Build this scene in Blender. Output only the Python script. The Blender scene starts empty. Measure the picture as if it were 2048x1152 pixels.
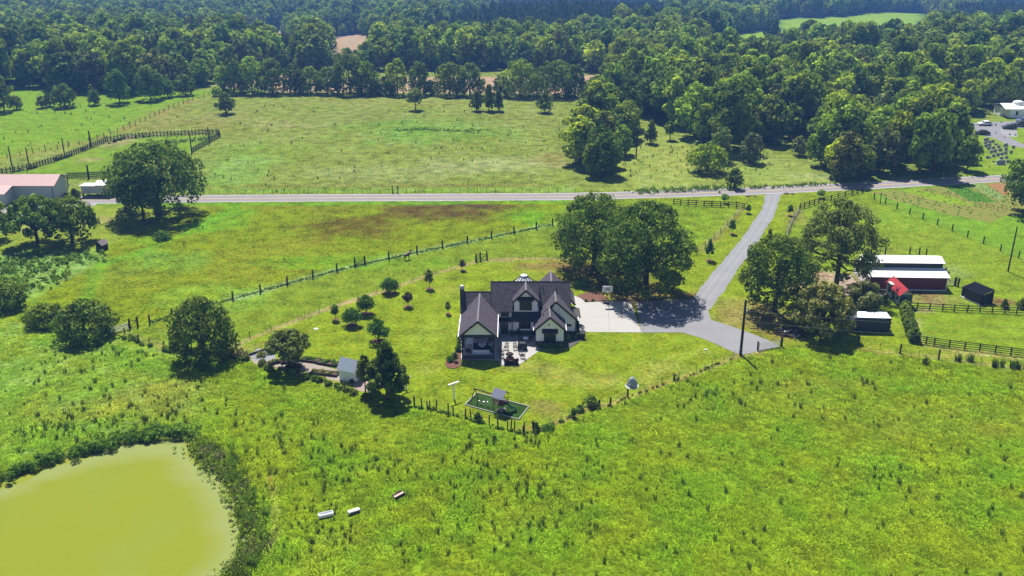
import bpy, math, random
import numpy as np
from mathutils import Vector, Matrix
rnd = random.Random(7)
R = math.radians
sc = bpy.context.scene
COL = sc.collection

# ---------------------------------------------------------------- camera, sky, sun, exposure
CAMH, PITCH, F = 68.0, R(22.0), 1910.0
cam_d = bpy.data.cameras.new('camera'); cam = bpy.data.objects.new('camera', cam_d); COL.objects.link(cam)
cam.location = (0, 0, CAMH); cam.rotation_euler = (R(90) - PITCH, 0, 0)
cam_d.sensor_width = 36.0; cam_d.lens = 36.0 * F / 2048.0; cam_d.clip_end = 8000; cam_d.clip_start = 0.5
sc.camera = cam
SUN_EL, SUN_DIR = R(59.0), Vector((-0.25, 0.97, 0)).normalized()
w = bpy.data.worlds.new('World'); sc.world = w; w.use_nodes = True
wn = w.node_tree; sky = wn.nodes.new('ShaderNodeTexSky'); sky.sky_type = 'NISHITA'; sky.sun_disc = False
sky.sun_elevation = SUN_EL; sky.sun_rotation = math.atan2(SUN_DIR.x, SUN_DIR.y); sky.air_density = 1.0; sky.dust_density = 0.6; sky.ozone_density = 1.6
wn.links.new(sky.outputs[0], wn.nodes['Background'].inputs[0]); wn.nodes['Background'].inputs[1].default_value = 0.05
sd = bpy.data.lights.new('sun', 'SUN'); sd.energy = 4.6; sd.angle = R(0.5); sd.color = (1.0, 0.95, 0.85)
sun = bpy.data.objects.new('sun', sd); COL.objects.link(sun)
tosun = Vector((SUN_DIR.x * math.cos(SUN_EL), SUN_DIR.y * math.cos(SUN_EL), math.sin(SUN_EL)))
sun.rotation_euler = tosun.to_track_quat('Z', 'Y').to_euler(); sun.location = (0, 0, 120)
sc.view_settings.view_transform = 'Standard'; sc.view_settings.look = 'None'; sc.view_settings.gamma = 1.0
sc.view_settings.exposure = 1.07
sc.cycles.max_bounces = 6; sc.cycles.transparent_max_bounces = 6; sc.cycles.volume_bounces = 0
sc.cycles.diffuse_bounces = 3; sc.cycles.use_denoising = True

# ---------------------------------------------------------------- measuring helpers (photo pixel of the 2048x1152 picture -> place on the land)
def raydir(px, py):
    u = (px - 1024) / F; v = (py - 576) / F
    return u, math.cos(PITCH) - v * math.sin(PITCH), -math.sin(PITCH) - v * math.cos(PITCH)
def terr(x, y):
    t = np.clip((np.asarray(y, float) - 345.0), 0, None)
    z = -0.064 * t * t / (t + 90.0)
    z = np.maximum(z, -62 + 0 * z)
    k = np.clip(t / 200.0, 0, 1)
    return z + k * ((2.0 + 4.0 * np.clip((t - 150) / 300, 0, 1)) * np.sin(np.asarray(x) * 0.013 + 1.0) * np.sin(np.asarray(y) * 0.011) )
def G(px, py, z=None):
    u, a, b = raydir(px, py); zz = 0.0 if z is None else z
    for _ in range(40 if z is None else 1):
        k = (zz - CAMH) / b; x, y = u * k, a * k
        if z is None:
            nz = float(terr(x, y)); 
            if abs(nz - zz) < 1e-4: break
            zz = nz
    return Vector((x, y, zz))
def SC(p):  # metres per photo pixel at a place
    return (p[1] * math.cos(PITCH) + (CAMH - p[2]) * math.sin(PITCH)) / F
def HT(y, py):  # height seen at picture row py over ground distance y
    u, a, b = raydir(1024, py)
    return CAMH + b / a * y
def lin(r, g, b, k=1.0):
    f = lambda c: (c / 255 / 12.92 if c / 255 <= 0.04045 else ((c / 255 + 0.055) / 1.055) ** 2.4) * k
    return (f(r), f(g), f(b))

# ---------------------------------------------------------------- object helpers
def tag(o, label=None, cat=None, group=None, kind=None):
    if label: o['label'] = label
    if cat: o['category'] = cat
    if group: o['group'] = group
    if kind: o['kind'] = kind
    return o
def empty(name, loc, label=None, cat=None, group=None, rz=0.0):
    o = bpy.data.objects.new(name, None); COL.objects.link(o)
    o.location = loc; o.rotation_euler = (0, 0, rz); o.empty_display_size = 0.3
    return tag(o, label, cat, group)
def wloc(o):
    v = Vector((0, 0, 0))
    while o is not None: v = v + o.location; o = o.parent
    return v
class MB:
    def __init__(s): s.v = []; s.f = []
    def add(s, vs, fs):
        n = len(s.v); s.v += [tuple(q) for q in vs]; s.f += [tuple(i + n for i in f) for f in fs]; return s
    def box(s, x0, x1, y0, y1, z0, z1):
        return s.add([(x0, y0, z0), (x1, y0, z0), (x1, y1, z0), (x0, y1, z0), (x0, y0, z1), (x1, y0, z1), (x1, y1, z1), (x0, y1, z1)],
                     [(0, 3, 2, 1), (4, 5, 6, 7), (0, 1, 5, 4), (1, 2, 6, 5), (2, 3, 7, 6), (3, 0, 4, 7)])
    def prism(s, poly, z0, z1):
        n = len(poly)
        return s.add([(p[0], p[1], z0) for p in poly] + [(p[0], p[1], z1) for p in poly],
                     [tuple(range(n - 1, -1, -1)), tuple(range(n, 2 * n))] + [(i, (i + 1) % n, n + (i + 1) % n, n + i) for i in range(n)])
    def prism_y(s, poly, y0, y1):  # poly of (x, z), extruded along y
        n = len(poly)
        return s.add([(p[0], y0, p[1]) for p in poly] + [(p[0], y1, p[1]) for p in poly],
                     [tuple(range(n)), tuple(range(2 * n - 1, n - 1, -1))] + [((i + 1) % n, i, n + i, n + (i + 1) % n) for i in range(n)])
    def prism_x(s, poly, x0, x1):  # poly of (y, z), extruded along x
        n = len(poly)
        return s.add([(x0, p[0], p[1]) for p in poly] + [(x1, p[0], p[1]) for p in poly],
                     [tuple(range(n - 1, -1, -1)), tuple(range(n, 2 * n))] + [(i, (i + 1) % n, n + (i + 1) % n, n + i) for i in range(n)])
    def tube(s, pts, rad, n=6, cap=True):
        pts = [Vector(p) for p in pts]
        if not hasattr(rad, '__len__'): rad = [rad] * len(pts)
        rings = []
        for i, p in enumerate(pts):
            d = (pts[min(i + 1, len(pts) - 1)] - pts[max(i - 1, 0)]).normalized()
            a = d.orthogonal().normalized() if abs(d.z) > 0.9 else Vector((0, 0, 1)).cross(d).normalized()
            if abs(d.z) > 0.9: a = (Vector((1, 0, 0)) - d * d.x).normalized()
            b = d.cross(a)
            rings.append([p + (a * math.cos(t * 2 * math.pi / n) + b * math.sin(t * 2 * math.pi / n)) * rad[i] for t in range(n)])
        vs = [q for r_ in rings for q in r_]; fs = []
        for i in range(len(pts) - 1):
            for j in range(n): fs.append((i * n + j, i * n + (j + 1) % n, (i + 1) * n + (j + 1) % n, (i + 1) * n + j))
        if cap: fs += [tuple(range(n - 1, -1, -1)), tuple(range((len(pts) - 1) * n, len(pts) * n))]
        return s.add(vs, fs)
    def beam(s, a, b, w, h=None):
        h = h or w; a, b = Vector(a), Vector(b); d = (b - a).normalized()
        sx = (d.cross(Vector((0, 0, 1))) if abs(d.z) < 0.95 else Vector((1, 0, 0))).normalized(); sz = sx.cross(d).normalized()
        vs = [p + sx * i * w / 2 + sz * j * h / 2 for p in (a, b) for i, j in ((-1, -1), (1, -1), (1, 1), (-1, 1))]
        return s.add(vs, [(3, 2, 1, 0), (4, 5, 6, 7), (0, 1, 5, 4), (1, 2, 6, 5), (2, 3, 7, 6), (3, 0, 4, 7)])
    def lathe(s, prof, n=16, c=(0, 0, 0), sx=1, sy=1):
        vs = [(c[0] + r_ * math.cos(2 * math.pi * i / n) * sx, c[1] + r_ * math.sin(2 * math.pi * i / n) * sy, c[2] + z) for r_, z in prof for i in range(n)]
        fs = [(k * n + i, k * n + (i + 1) % n, (k + 1) * n + (i + 1) % n, (k + 1) * n + i) for k in range(len(prof) - 1) for i in range(n)]
        return s.add(vs, fs + [tuple(range(n - 1, -1, -1)), tuple(range((len(prof) - 1) * n, len(prof) * n))])
    def slab(s, quad, t):  # quad of 4 points, thickened downwards along its normal
        q = [Vector(p) for p in quad]; nrm = (q[1] - q[0]).cross(q[2] - q[0]).normalized()
        if nrm.z < 0: nrm = -nrm; 
        lo = [p - nrm * t for p in q]; n = len(q)
        up = (q[1] - q[0]).cross(q[2] - q[0]).z > 0
        top = tuple(range(n)) if up else tuple(range(n - 1, -1, -1))
        return s.add(q + lo, [top, tuple(i + n for i in reversed(top))] + [(i, (i + 1) % n, n + (i + 1) % n, n + i) for i in range(n)])
    def mesh(s, name, m, off=None, smooth=False):
        me = bpy.data.meshes.new(name); o = off or (0, 0, 0)
        me.from_pydata([(v[0] - o[0], v[1] - o[1], v[2] - o[2]) for v in s.v], [], s.f)
        if m: me.materials.append(m)
        if smooth: me.polygons.foreach_set('use_smooth', [True] * len(me.polygons))
        me.validate(); me.update(); return me
    def build(s, name, m, parent=None, world=True, smooth=False, bevel=0):
        off = wloc(parent) if (parent is not None and world) else None
        o = bpy.data.objects.new(name, s.mesh(name, m, off, smooth)); COL.objects.link(o); o.parent = parent
        if bevel:
            b = o.modifiers.new('bevel', 'BEVEL'); b.width = bevel; b.segments = 1; b.limit_method = 'ANGLE'
        return o
    def thing(s, name, m, loc, label, cat, group=None, smooth=False, rz=0):  # a thing that is one mesh, coordinates local
        o = bpy.data.objects.new(name, s.mesh(name, m, None, smooth)); COL.objects.link(o); o.location = loc; o.rotation_euler = (0, 0, rz)
        return tag(o, label, cat, group)
def copy_thing(src, loc, label=None, rz=0.0, scale=None, group=None):
    c = src.copy(); COL.objects.link(c); c.location = loc; c.rotation_euler = (0, 0, rz)
    if scale is not None: c.scale = scale
    if label: c['label'] = label
    if group: c['group'] = group
    for ch in src.children:
        k = ch.copy(); COL.objects.link(k); k.parent = c
        for g in ch.children:
            h = g.copy(); COL.objects.link(h); h.parent = k
    return c
def fastmesh(name, V, Fq, m, attrs=None, smooth=False):  # V (n,3), Fq (m,4) arrays
    me = bpy.data.meshes.new(name); n, k = len(V), len(Fq)
    me.vertices.add(n); me.vertices.foreach_set('co', np.ascontiguousarray(V, np.float32).ravel())
    me.loops.add(4 * k); me.loops.foreach_set('vertex_index', np.ascontiguousarray(Fq, np.int32).ravel())
    me.polygons.add(k); me.polygons.foreach_set('loop_start', np.arange(k, dtype=np.int32) * 4)
    try: me.polygons.foreach_set('loop_total', np.full(k, 4, np.int32))
    except Exception: pass
    for an, av in (attrs or {}).items():
        if av.ndim == 1:
            a = me.attributes.new(an, 'FLOAT', 'POINT'); a.data.foreach_set('value', av.astype(np.float32))
        else:
            a = me.attributes.new(an, 'FLOAT_COLOR', 'POINT'); a.data.foreach_set('color', np.concatenate([av, np.ones((len(av), 1))], 1).astype(np.float32).ravel())
    if m: me.materials.append(m)
    me.update(calc_edges=True)
    if smooth: me.polygons.foreach_set('use_smooth', np.ones(k, bool))
    return me

# ---------------------------------------------------------------- materials
class NT:
    def __init__(s, name):
        s.m = bpy.data.materials.new(name); s.m.use_nodes = True; s.t = s.m.node_tree; s.b = s.t.nodes['Principled BSDF']; s.out = s.t.nodes['Material Output']
    def n(s, typ, **kw):
        nd = s.t.nodes.new(typ)
        for k, v in kw.items():
            if isinstance(k, str) and hasattr(nd, k): setattr(nd, k, v)
            else: nd.inputs[k].default_value = v
        return nd
    def l(s, a, b): s.t.links.new(a, b)
    def noise(s, scale, detail=3, vec=None, rough=0.55):
        nd = s.n('ShaderNodeTexNoise'); nd.inputs['Scale'].default_value = scale; nd.inputs['Detail'].default_value = detail; nd.inputs['Roughness'].default_value = rough
        s.l(vec if vec is not None else s.pos(), nd.inputs['Vector']); return nd.outputs['Fac']
    def pos(s):
        if not hasattr(s, '_p'): s._p = s.n('ShaderNodeNewGeometry').outputs['Position']
        return s._p
    def objc(s):
        if not hasattr(s, '_o'): s._o = s.n('ShaderNodeTexCoord').outputs['Object']
        return s._o
    def math(s, op, a, b=0.0, c=0.0, clamp=False):
        nd = s.n('ShaderNodeMath', operation=op, use_clamp=clamp)
        for i, q in enumerate((a, b, c)):
            if isinstance(q, (int, float)): nd.inputs[i].default_value = q
            else: s.l(q, nd.inputs[i])
        return nd.outputs[0]
    def mix(s, fac, a, b, blend='MIX'):
        nd = s.n('ShaderNodeMix'); nd.data_type = 'RGBA'; nd.blend_type = blend
        for idx, q in ((0, fac), (6, a), (7, b)):
            if isinstance(q, (int, float)): nd.inputs[idx].default_value = q
            elif isinstance(q, tuple): nd.inputs[idx].default_value = (*q[:3], 1)
            else: s.l(q, nd.inputs[idx])
        return nd.outputs[2]
    def ramp(s, fac, lo, hi):
        nd = s.n('ShaderNodeMapRange'); nd.inputs[1].default_value = lo; nd.inputs[2].default_value = hi; s.l(fac, nd.inputs[0]); return nd.outputs[0]
    def scale(s, col, f):
        nd = s.n('ShaderNodeVectorMath', operation='SCALE'); s.l(col, nd.inputs[0])
        if isinstance(f, (int, float)): nd.inputs['Scale'].default_value = f
        else: s.l(f, nd.inputs['Scale'])
        return nd.outputs[0]
    def bump(s, h, strength, dist=0.05):
        nd = s.n('ShaderNodeBump'); nd.inputs['Strength'].default_value = strength; nd.inputs['Distance'].default_value = dist; s.l(h, nd.inputs['Height']); s.l(nd.outputs[0], s.b.inputs['Normal'])
    def base(s, c, rough=0.8, spec=0.3):
        if isinstance(c, tuple): s.b.inputs['Base Color'].default_value = (*c[:3], 1)
        else: s.l(c, s.b.inputs['Base Color'])
        s.b.inputs['Roughness'].default_value = rough; s.b.inputs['Specular IOR Level'].default_value = spec
        return s.m
def mat(name, c, rough=0.7, var=0.25, scale=2.0, bump=0.0, spec=0.3, dirt=None, metal=0.0):
    t = NT(name); n = t.noise(scale, 4, t.objc())
    f = t.math('MULTIPLY_ADD', n, 2 * var, 1 - var)
    rgb = t.n('ShaderNodeRGB'); rgb.outputs[0].default_value = (*c, 1)
    col = t.scale(rgb.outputs[0], f)
    if dirt:
        n2 = t.noise(scale * 0.35, 5, t.objc()); col = t.mix(t.ramp(n2, 0.52, 0.66), col, dirt)
    t.base(col, rough, spec); t.b.inputs['Metallic'].default_value = metal
    if bump: t.bump(t.noise(scale * 6, 3, t.objc()), bump)
    return t.m
def stripes(name, c, axis=0, freq=2.2, width=0.1, dark=0.55, rough=0.6, var=0.08, metal=0.0, spec=0.3, raised=True, c2=None):
    t = NT(name); sp = t.n('ShaderNodeSeparateXYZ'); t.l(t.objc(), sp.inputs[0])
    fr = t.math('FRACT', t.math('MULTIPLY', sp.outputs[axis], freq))
    st = t.math('LESS_THAN', fr, width)
    n = t.math('MULTIPLY_ADD', t.noise(1.5, 4, t.objc()), 2 * var, 1 - var)
    rgb = t.n('ShaderNodeRGB'); rgb.outputs[0].default_value = (*c, 1)
    d = c2 or tuple(q * dark for q in c)
    t.base(t.mix(st, t.scale(rgb.outputs[0], n), d), rough, spec); t.b.inputs['Metallic'].default_value = metal
    t.bump(st, 0.6 if raised else -0.6, 0.03); return t.m
def shingle(name, c):
    t = NT(name); n = t.noise(1.1, 3, t.objc()); sp = t.n('ShaderNodeSeparateXYZ'); t.l(t.objc(), sp.inputs[0])
    row = t.math('MULTIPLY', sp.outputs[2], 5.5); fl = t.math('FLOOR', row); fr = t.math('FRACT', row)
    hor = t.math('ADD', t.math('ADD', sp.outputs[0], sp.outputs[1]), t.math('MULTIPLY', fl, 0.37))
    wn_ = t.n('ShaderNodeTexWhiteNoise', noise_dimensions='2D'); cb = t.n('ShaderNodeCombineXYZ'); t.l(t.math('FLOOR', t.math('MULTIPLY', hor, 3.2)), cb.inputs[0]); t.l(fl, cb.inputs[1]); t.l(cb.outputs[0], wn_.inputs['Vector'])
    f = t.math('ADD', t.math('MULTIPLY_ADD', wn_.outputs[0], 0.5, 0.72), t.math('MULTIPLY_ADD', n, 0.5, -0.25))
    f = t.math('MULTIPLY', f, t.math('SUBTRACT', 1.0, t.math('MULTIPLY', t.math('LESS_THAN', fr, 0.14), 0.35)))
    rgb = t.n('ShaderNodeRGB'); rgb.outputs[0].default_value = (*c, 1)
    t.base(t.scale(rgb.outputs[0], f), 0.9, 0.15); t.bump(fr, 0.35, 0.03); return t.m
def leafmat(name, dark, light, trans=0.3, spread=0.35, warm=(1.35, 1.1, 0.6)):
    t = NT(name); at = t.n('ShaderNodeAttribute', attribute_name='tone')
    oi = t.n('ShaderNodeObjectInfo')
    col = t.mix(at.outputs['Fac'], dark, light)
    f = t.math('MULTIPLY_ADD', oi.outputs['Random'], spread, 1 - spread * 0.5)
    col = t.scale(col, f)
    r2 = t.math('FRACT', t.math('MULTIPLY', oi.outputs['Random'], 7.31))
    wv = t.n('ShaderNodeVectorMath', operation='MULTIPLY'); t.l(col, wv.inputs[0]); wv.inputs[1].default_value = warm
    col = t.mix(t.math('MULTIPLY', r2, r2), col, wv.outputs[0])
    t.base(col, 0.75, 0.06)
    tr = t.n('ShaderNodeBsdfTranslucent'); vm = t.n('ShaderNodeVectorMath', operation='MULTIPLY'); t.l(col, vm.inputs[0]); vm.inputs[1].default_value = (1.5, 1.7, 0.5); t.l(vm.outputs[0], tr.inputs[0])
    ms = t.n('ShaderNodeMixShader'); ms.inputs[0].default_value = trans; t.l(t.b.outputs[0], ms.inputs[1]); t.l(tr.outputs[0], ms.inputs[2]); t.l(ms.outputs[0], t.out.inputs[0])
    return t.m
M = {}
M['leaf_oak'] = leafmat('oak foliage', (0.022, 0.048, 0.007), (0.225, 0.325, 0.045), 0.22, 0.25, (1.15, 1.05, 0.8))
M['leaf_forest'] = leafmat('forest foliage', (0.034, 0.070, 0.008), (0.32, 0.45, 0.045), 0.26, 0.85, (1.6, 1.25, 0.7))
M['leaf_lime'] = leafmat('lime foliage', (0.102, 0.189, 0.017), (0.246, 0.377, 0.043), 0.3, 0.3)
M['leaf_grey'] = leafmat('grey green foliage', (0.065, 0.085, 0.032), (0.28, 0.31, 0.13), 0.2, 0.2)
M['leaf_airy'] = leafmat('thin foliage', (0.055, 0.080, 0.025), (0.29, 0.36, 0.10), 0.28, 0.2)
M['leaf_cedar'] = leafmat('cedar foliage', (0.028, 0.055, 0.009), (0.19, 0.27, 0.035), 0.15, 0.25)
M['leaf_pine'] = leafmat('pine foliage', (0.029, 0.052, 0.023), (0.094, 0.138, 0.051), 0.12, 0.4, (1.1, 1.1, 0.9))
M['leaf_wood_grey'] = leafmat('pale wood foliage', (0.05, 0.07, 0.02), (0.22, 0.26, 0.08), 0.2, 0.5)
M['leaf_wood_lime'] = leafmat('yellow green wood foliage', (0.06, 0.11, 0.008), (0.32, 0.42, 0.035), 0.25, 0.5)
M['leaf_wood_dark'] = leafmat('dark wood foliage', (0.020, 0.045, 0.008), (0.16, 0.25, 0.035), 0.2, 0.5)
M['leaf_shrub'] = leafmat('shrub foliage', (0.029, 0.080, 0.014), (0.131, 0.261, 0.036), 0.25, 0.3)
M['leaf_purple'] = leafmat('plum foliage', (0.058, 0.051, 0.036), (0.160, 0.145, 0.087), 0.2, 0.2)
M['bark'] = mat('bark', (0.055, 0.042, 0.032), 0.9, 0.4, 6, 0.5)
M['bark_pale'] = mat('pale bark', (0.13, 0.11, 0.09), 0.9, 0.3, 6, 0.5)
M['shingle'] = shingle('shingles', (0.070, 0.060, 0.076))
M['ridge'] = mat('ridge cap', (0.20, 0.19, 0.21), 0.8, 0.15, 3)
M['white_board'] = stripes('white board and batten', (0.93, 0.87, 0.95), 0, 2.3, 0.09, 0.5)
M['white_board_y'] = stripes('white board and batten side', (0.93, 0.87, 0.95), 1, 2.3, 0.09, 0.5)
M['white'] = mat('white paint', (0.90, 0.86, 0.92), 0.5, 0.05, 3)
M['black_trim'] = mat('black trim', (0.018, 0.018, 0.020), 0.4, 0.2, 3)
M['black_metal'] = stripes('black metal roof', (0.025, 0.026, 0.030), 0, 2.5, 0.08, 1.9, 0.35, 0.1, 0.3)
M['stone'] = mat('dark stone wainscot', (0.07, 0.065, 0.062), 0.85, 0.6, 5, 0.6)
M['glass'] = mat('dark window glass', (0.012, 0.014, 0.016), 0.22, 0.2, 1.0, 0, 0.35)
M['conc'] = mat('concrete', (0.47, 0.44, 0.43), 0.85, 0.06, 0.5, 0.05, 0.2)
M['dark_wood'] = mat('dark stained wood', (0.030, 0.023, 0.018), 0.8, 0.4, 8, 0.2)
M['wood'] = mat('weathered post wood', (0.075, 0.060, 0.046), 0.9, 0.4, 8, 0.3)
M['wire'] = mat('fence wire', (0.16, 0.15, 0.14), 0.6, 0.1, 3)
M['tpost'] = mat('green steel post', (0.10, 0.10, 0.075), 0.6, 0.2, 3)
M['steel'] = mat('galvanised steel', (0.42, 0.43, 0.44), 0.45, 0.1, 3, 0, 0.4, None, 0.5)
M['mulch'] = mat('mulch', (0.115, 0.052, 0.034), 0.95, 0.5, 4, 0.6)
M['water_green'] = None
# ---------------------------------------------------------------- the ground: one sheet, coloured by field
def P2(pts): return [tuple(G(*p)[:2]) for p in pts]
def sdf(X, Y, poly):  # signed distance, positive inside
    d = np.full(X.shape, 1e9); ins = np.zeros(X.shape, bool); n = len(poly)
    for i in range(n):
        x0, y0 = poly[i]; x1, y1 = poly[(i + 1) % n]
        ex, ey = x1 - x0, y1 - y0; L = ex * ex + ey * ey + 1e-9
        t = np.clip(((X - x0) * ex + (Y - y0) * ey) / L, 0, 1)
        d = np.minimum(d, np.hypot(X - x0 - t * ex, Y - y0 - t * ey))
        c = ((y0 > Y) != (y1 > Y))
        ins ^= c & (X < (x1 - x0) * (Y - y0) / ((y1 - y0) if abs(y1 - y0) > 1e-9 else 1e-9) + x0)
    return np.where(ins, d, -d)
def pdist(X, Y, line):
    d = np.full(X.shape, 1e9)
    for (x0, y0), (x1, y1) in zip(line[:-1], line[1:]):
        ex, ey = x1 - x0, y1 - y0; t = np.clip(((X - x0) * ex + (Y - y0) * ey) / (ex * ex + ey * ey + 1e-9), 0, 1)
        d = np.minimum(d, np.hypot(X - x0 - t * ex, Y - y0 - t * ey))
    return d
_tab = np.random.RandomState(3).rand(256, 256)
def vnoise(X, Y, s):  # smooth value noise 0..1
    x, y = X / s, Y / s; xi, yi = np.floor(x).astype(int), np.floor(y).astype(int); fx, fy = x - xi, y - yi
    fx, fy = fx * fx * (3 - 2 * fx), fy * fy * (3 - 2 * fy); g = lambda a, b: _tab[a % 256, b % 256]
    return (g(xi, yi) * (1 - fx) + g(xi + 1, yi) * fx) * (1 - fy) + (g(xi, yi + 1) * (1 - fx) + g(xi + 1, yi + 1) * fx) * fy
def fbm(X, Y, s): return 0.5 * vnoise(X, Y, s) + 0.3 * vnoise(X + 31, Y + 7, s * 0.47) + 0.2 * vnoise(X + 9, Y + 57, s * 0.21)
KG = 1 / 2.55
POND = [(-60, 985), (0, 967), (40, 950), (78, 931), (115, 921), (157, 910), (195, 900), (235, 892), (265, 887), (298, 884), (340, 883), (377, 882.5), (382, 900), (392, 918), (410, 930), (432, 943),
        (448, 965), (463, 990), (470, 1012), (475, 1034), (482, 1055), (487, 1077), (483, 1108), (465, 1130), (443, 1151), (420, 1175), (380, 1215), (250, 1290), (60, 1330), (-150, 1300), (-260, 1180), (-160, 1040)]
YARD = [(500, 674), (680, 607), (754, 583), (824, 560), (872, 545), (928, 529), (952, 521), (1100, 517), (1200, 505), (1390, 500), (1428, 479), (1469, 436), (1488, 418), (1400, 412), (1340, 404), (1200, 398), (1500, 380), (1720, 372), (1722, 384), (1655, 405), (1600, 418), (1585, 445), (1560, 480), (1640, 590), (1700, 560), (1730, 600), (1800, 640), (1835, 690), (2060, 715), (2060, 738), (1877, 718), (1800, 706), (1562, 692), (1480, 709), (1392, 745),
        (1323, 767), (1255, 793), (1183, 812), (1100, 850), (1060, 868), (1028, 860), (940, 836), (829, 812), (730, 790), (600, 752), (490, 712)]
ZONES = [
 # north meadow beyond the road
 ([(-400, 392), (430, 392), (1150, 384), (1700, 372), (2500, 350), (2500, 120), (-400, 120)], (150, 168, 66), 3, 1.1, .42),
 # bright green pasture, far left
 ([(-500, 320), (0, 319), (182, 292), (260, 262), (330, 225), (400, 196), (440, 186), (100, 140), (-500, 140)], (142, 184, 48), 3, .5, .0),
 # round pen
 ([(24, 345), (64, 338), (132, 316), (182, 297), (253, 278), (374, 270), (436, 268), (440, 274), (385, 305), (220, 353), (136, 358), (0, 392), (-300, 392)], (142, 180, 50), 2, .5, .05),
 # left farmyard below the road
 ([(-400, 398), (200, 400), (470, 398), (430, 425), (330, 440), (200, 500), (0, 500), (-400, 520)], (158, 180, 62), 4, .45, .0),
 # field south of the road
 ([(200, 500), (330, 440), (430, 410), (480, 403), (1130, 400), (1105, 451), (983, 477), (834, 507), (674, 543), (575, 570), (466, 600), (278, 652), (180, 655), (80, 595)], (144, 164, 28), 2, 1.0, .0),
 # pasture between the two fences
 ([(278, 652), (466, 600), (575, 570), (674, 543), (834, 507), (983, 477), (1105, 451), (1135, 440), (1200, 500), (1100, 516), (952, 520), (872, 544), (754, 582), (680, 606), (500, 673), (460, 700), (340, 690)], (144, 170, 46), 2, .8, .0),
 (YARD, (154, 178, 40), 1.0, .7, .0),
 # paddock between the copse and road
 ([(1225, 380), (1240, 300), (1300, 255), (1400, 300), (1620, 330), (1650, 368), (1480, 378)], (164, 182, 78), 3, .8, .45),
 # right pasture
 ([(1610, 418), (1725, 386), (1874, 450), (2060, 520), (2060, 625), (1834, 618), (1900, 560), (1700, 540), (1600, 470)], (150, 178, 48), 2, .7, .0),
 ([(1833, 622), (2060, 630), (2060, 712), (1833, 684)], (150, 182, 44), 1.0, .5, .0),
 ([(1725, 384), (2060, 352), (2400, 340), (2400, 560), (2060, 520), (1874, 450)], (138, 184, 48), 2, .5, .0),
 # burial ground lawn
 ([(1925, 365), (1940, 240), (2400, 225), (2400, 350), (2000, 352)], (152, 186, 52), 2, .3, .0),
 # tall weeds, far left
 ([(0, 505), (195, 500), (205, 520), (80, 590), (0, 620), (-200, 640), (-200, 510)], (138, 182, 78), 3, 1.1, .5),
 # meadow north of the pond
 ([(-200, 660), (90, 640), (230, 690), (350, 715), (400, 800), (370, 870), (160, 895), (0, 950), (-200, 1000)], (148, 186, 66), 6, 1.1, .45),
 ([(1466, 74), (1500, 66), (1560, 60), (1560, 38), (1700, 33), (1848, 27), (1840, 60), (1820, 96), (1700, 110), (1560, 118), (1480, 122), (1440, 110)], (160, 200, 56), 6, .2, .0),
]
TANZ = [([(540, 158), (1200, 150), (1190, 188), (860, 186), (540, 184)], 3), ([(655, 74), (720, 66), (818, 69), (795, 84), (750, 94), (700, 112), (672, 106)], 6),
        ([(500, 76), (560, 62), (590, 62), (580, 76), (540, 88), (505, 86)], 6), ([(870, 8), (930, 2), (960, 14), (890, 22)], 8), ([(420, 150), (600, 150), (560, 176), (440, 176)], 4)]
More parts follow.
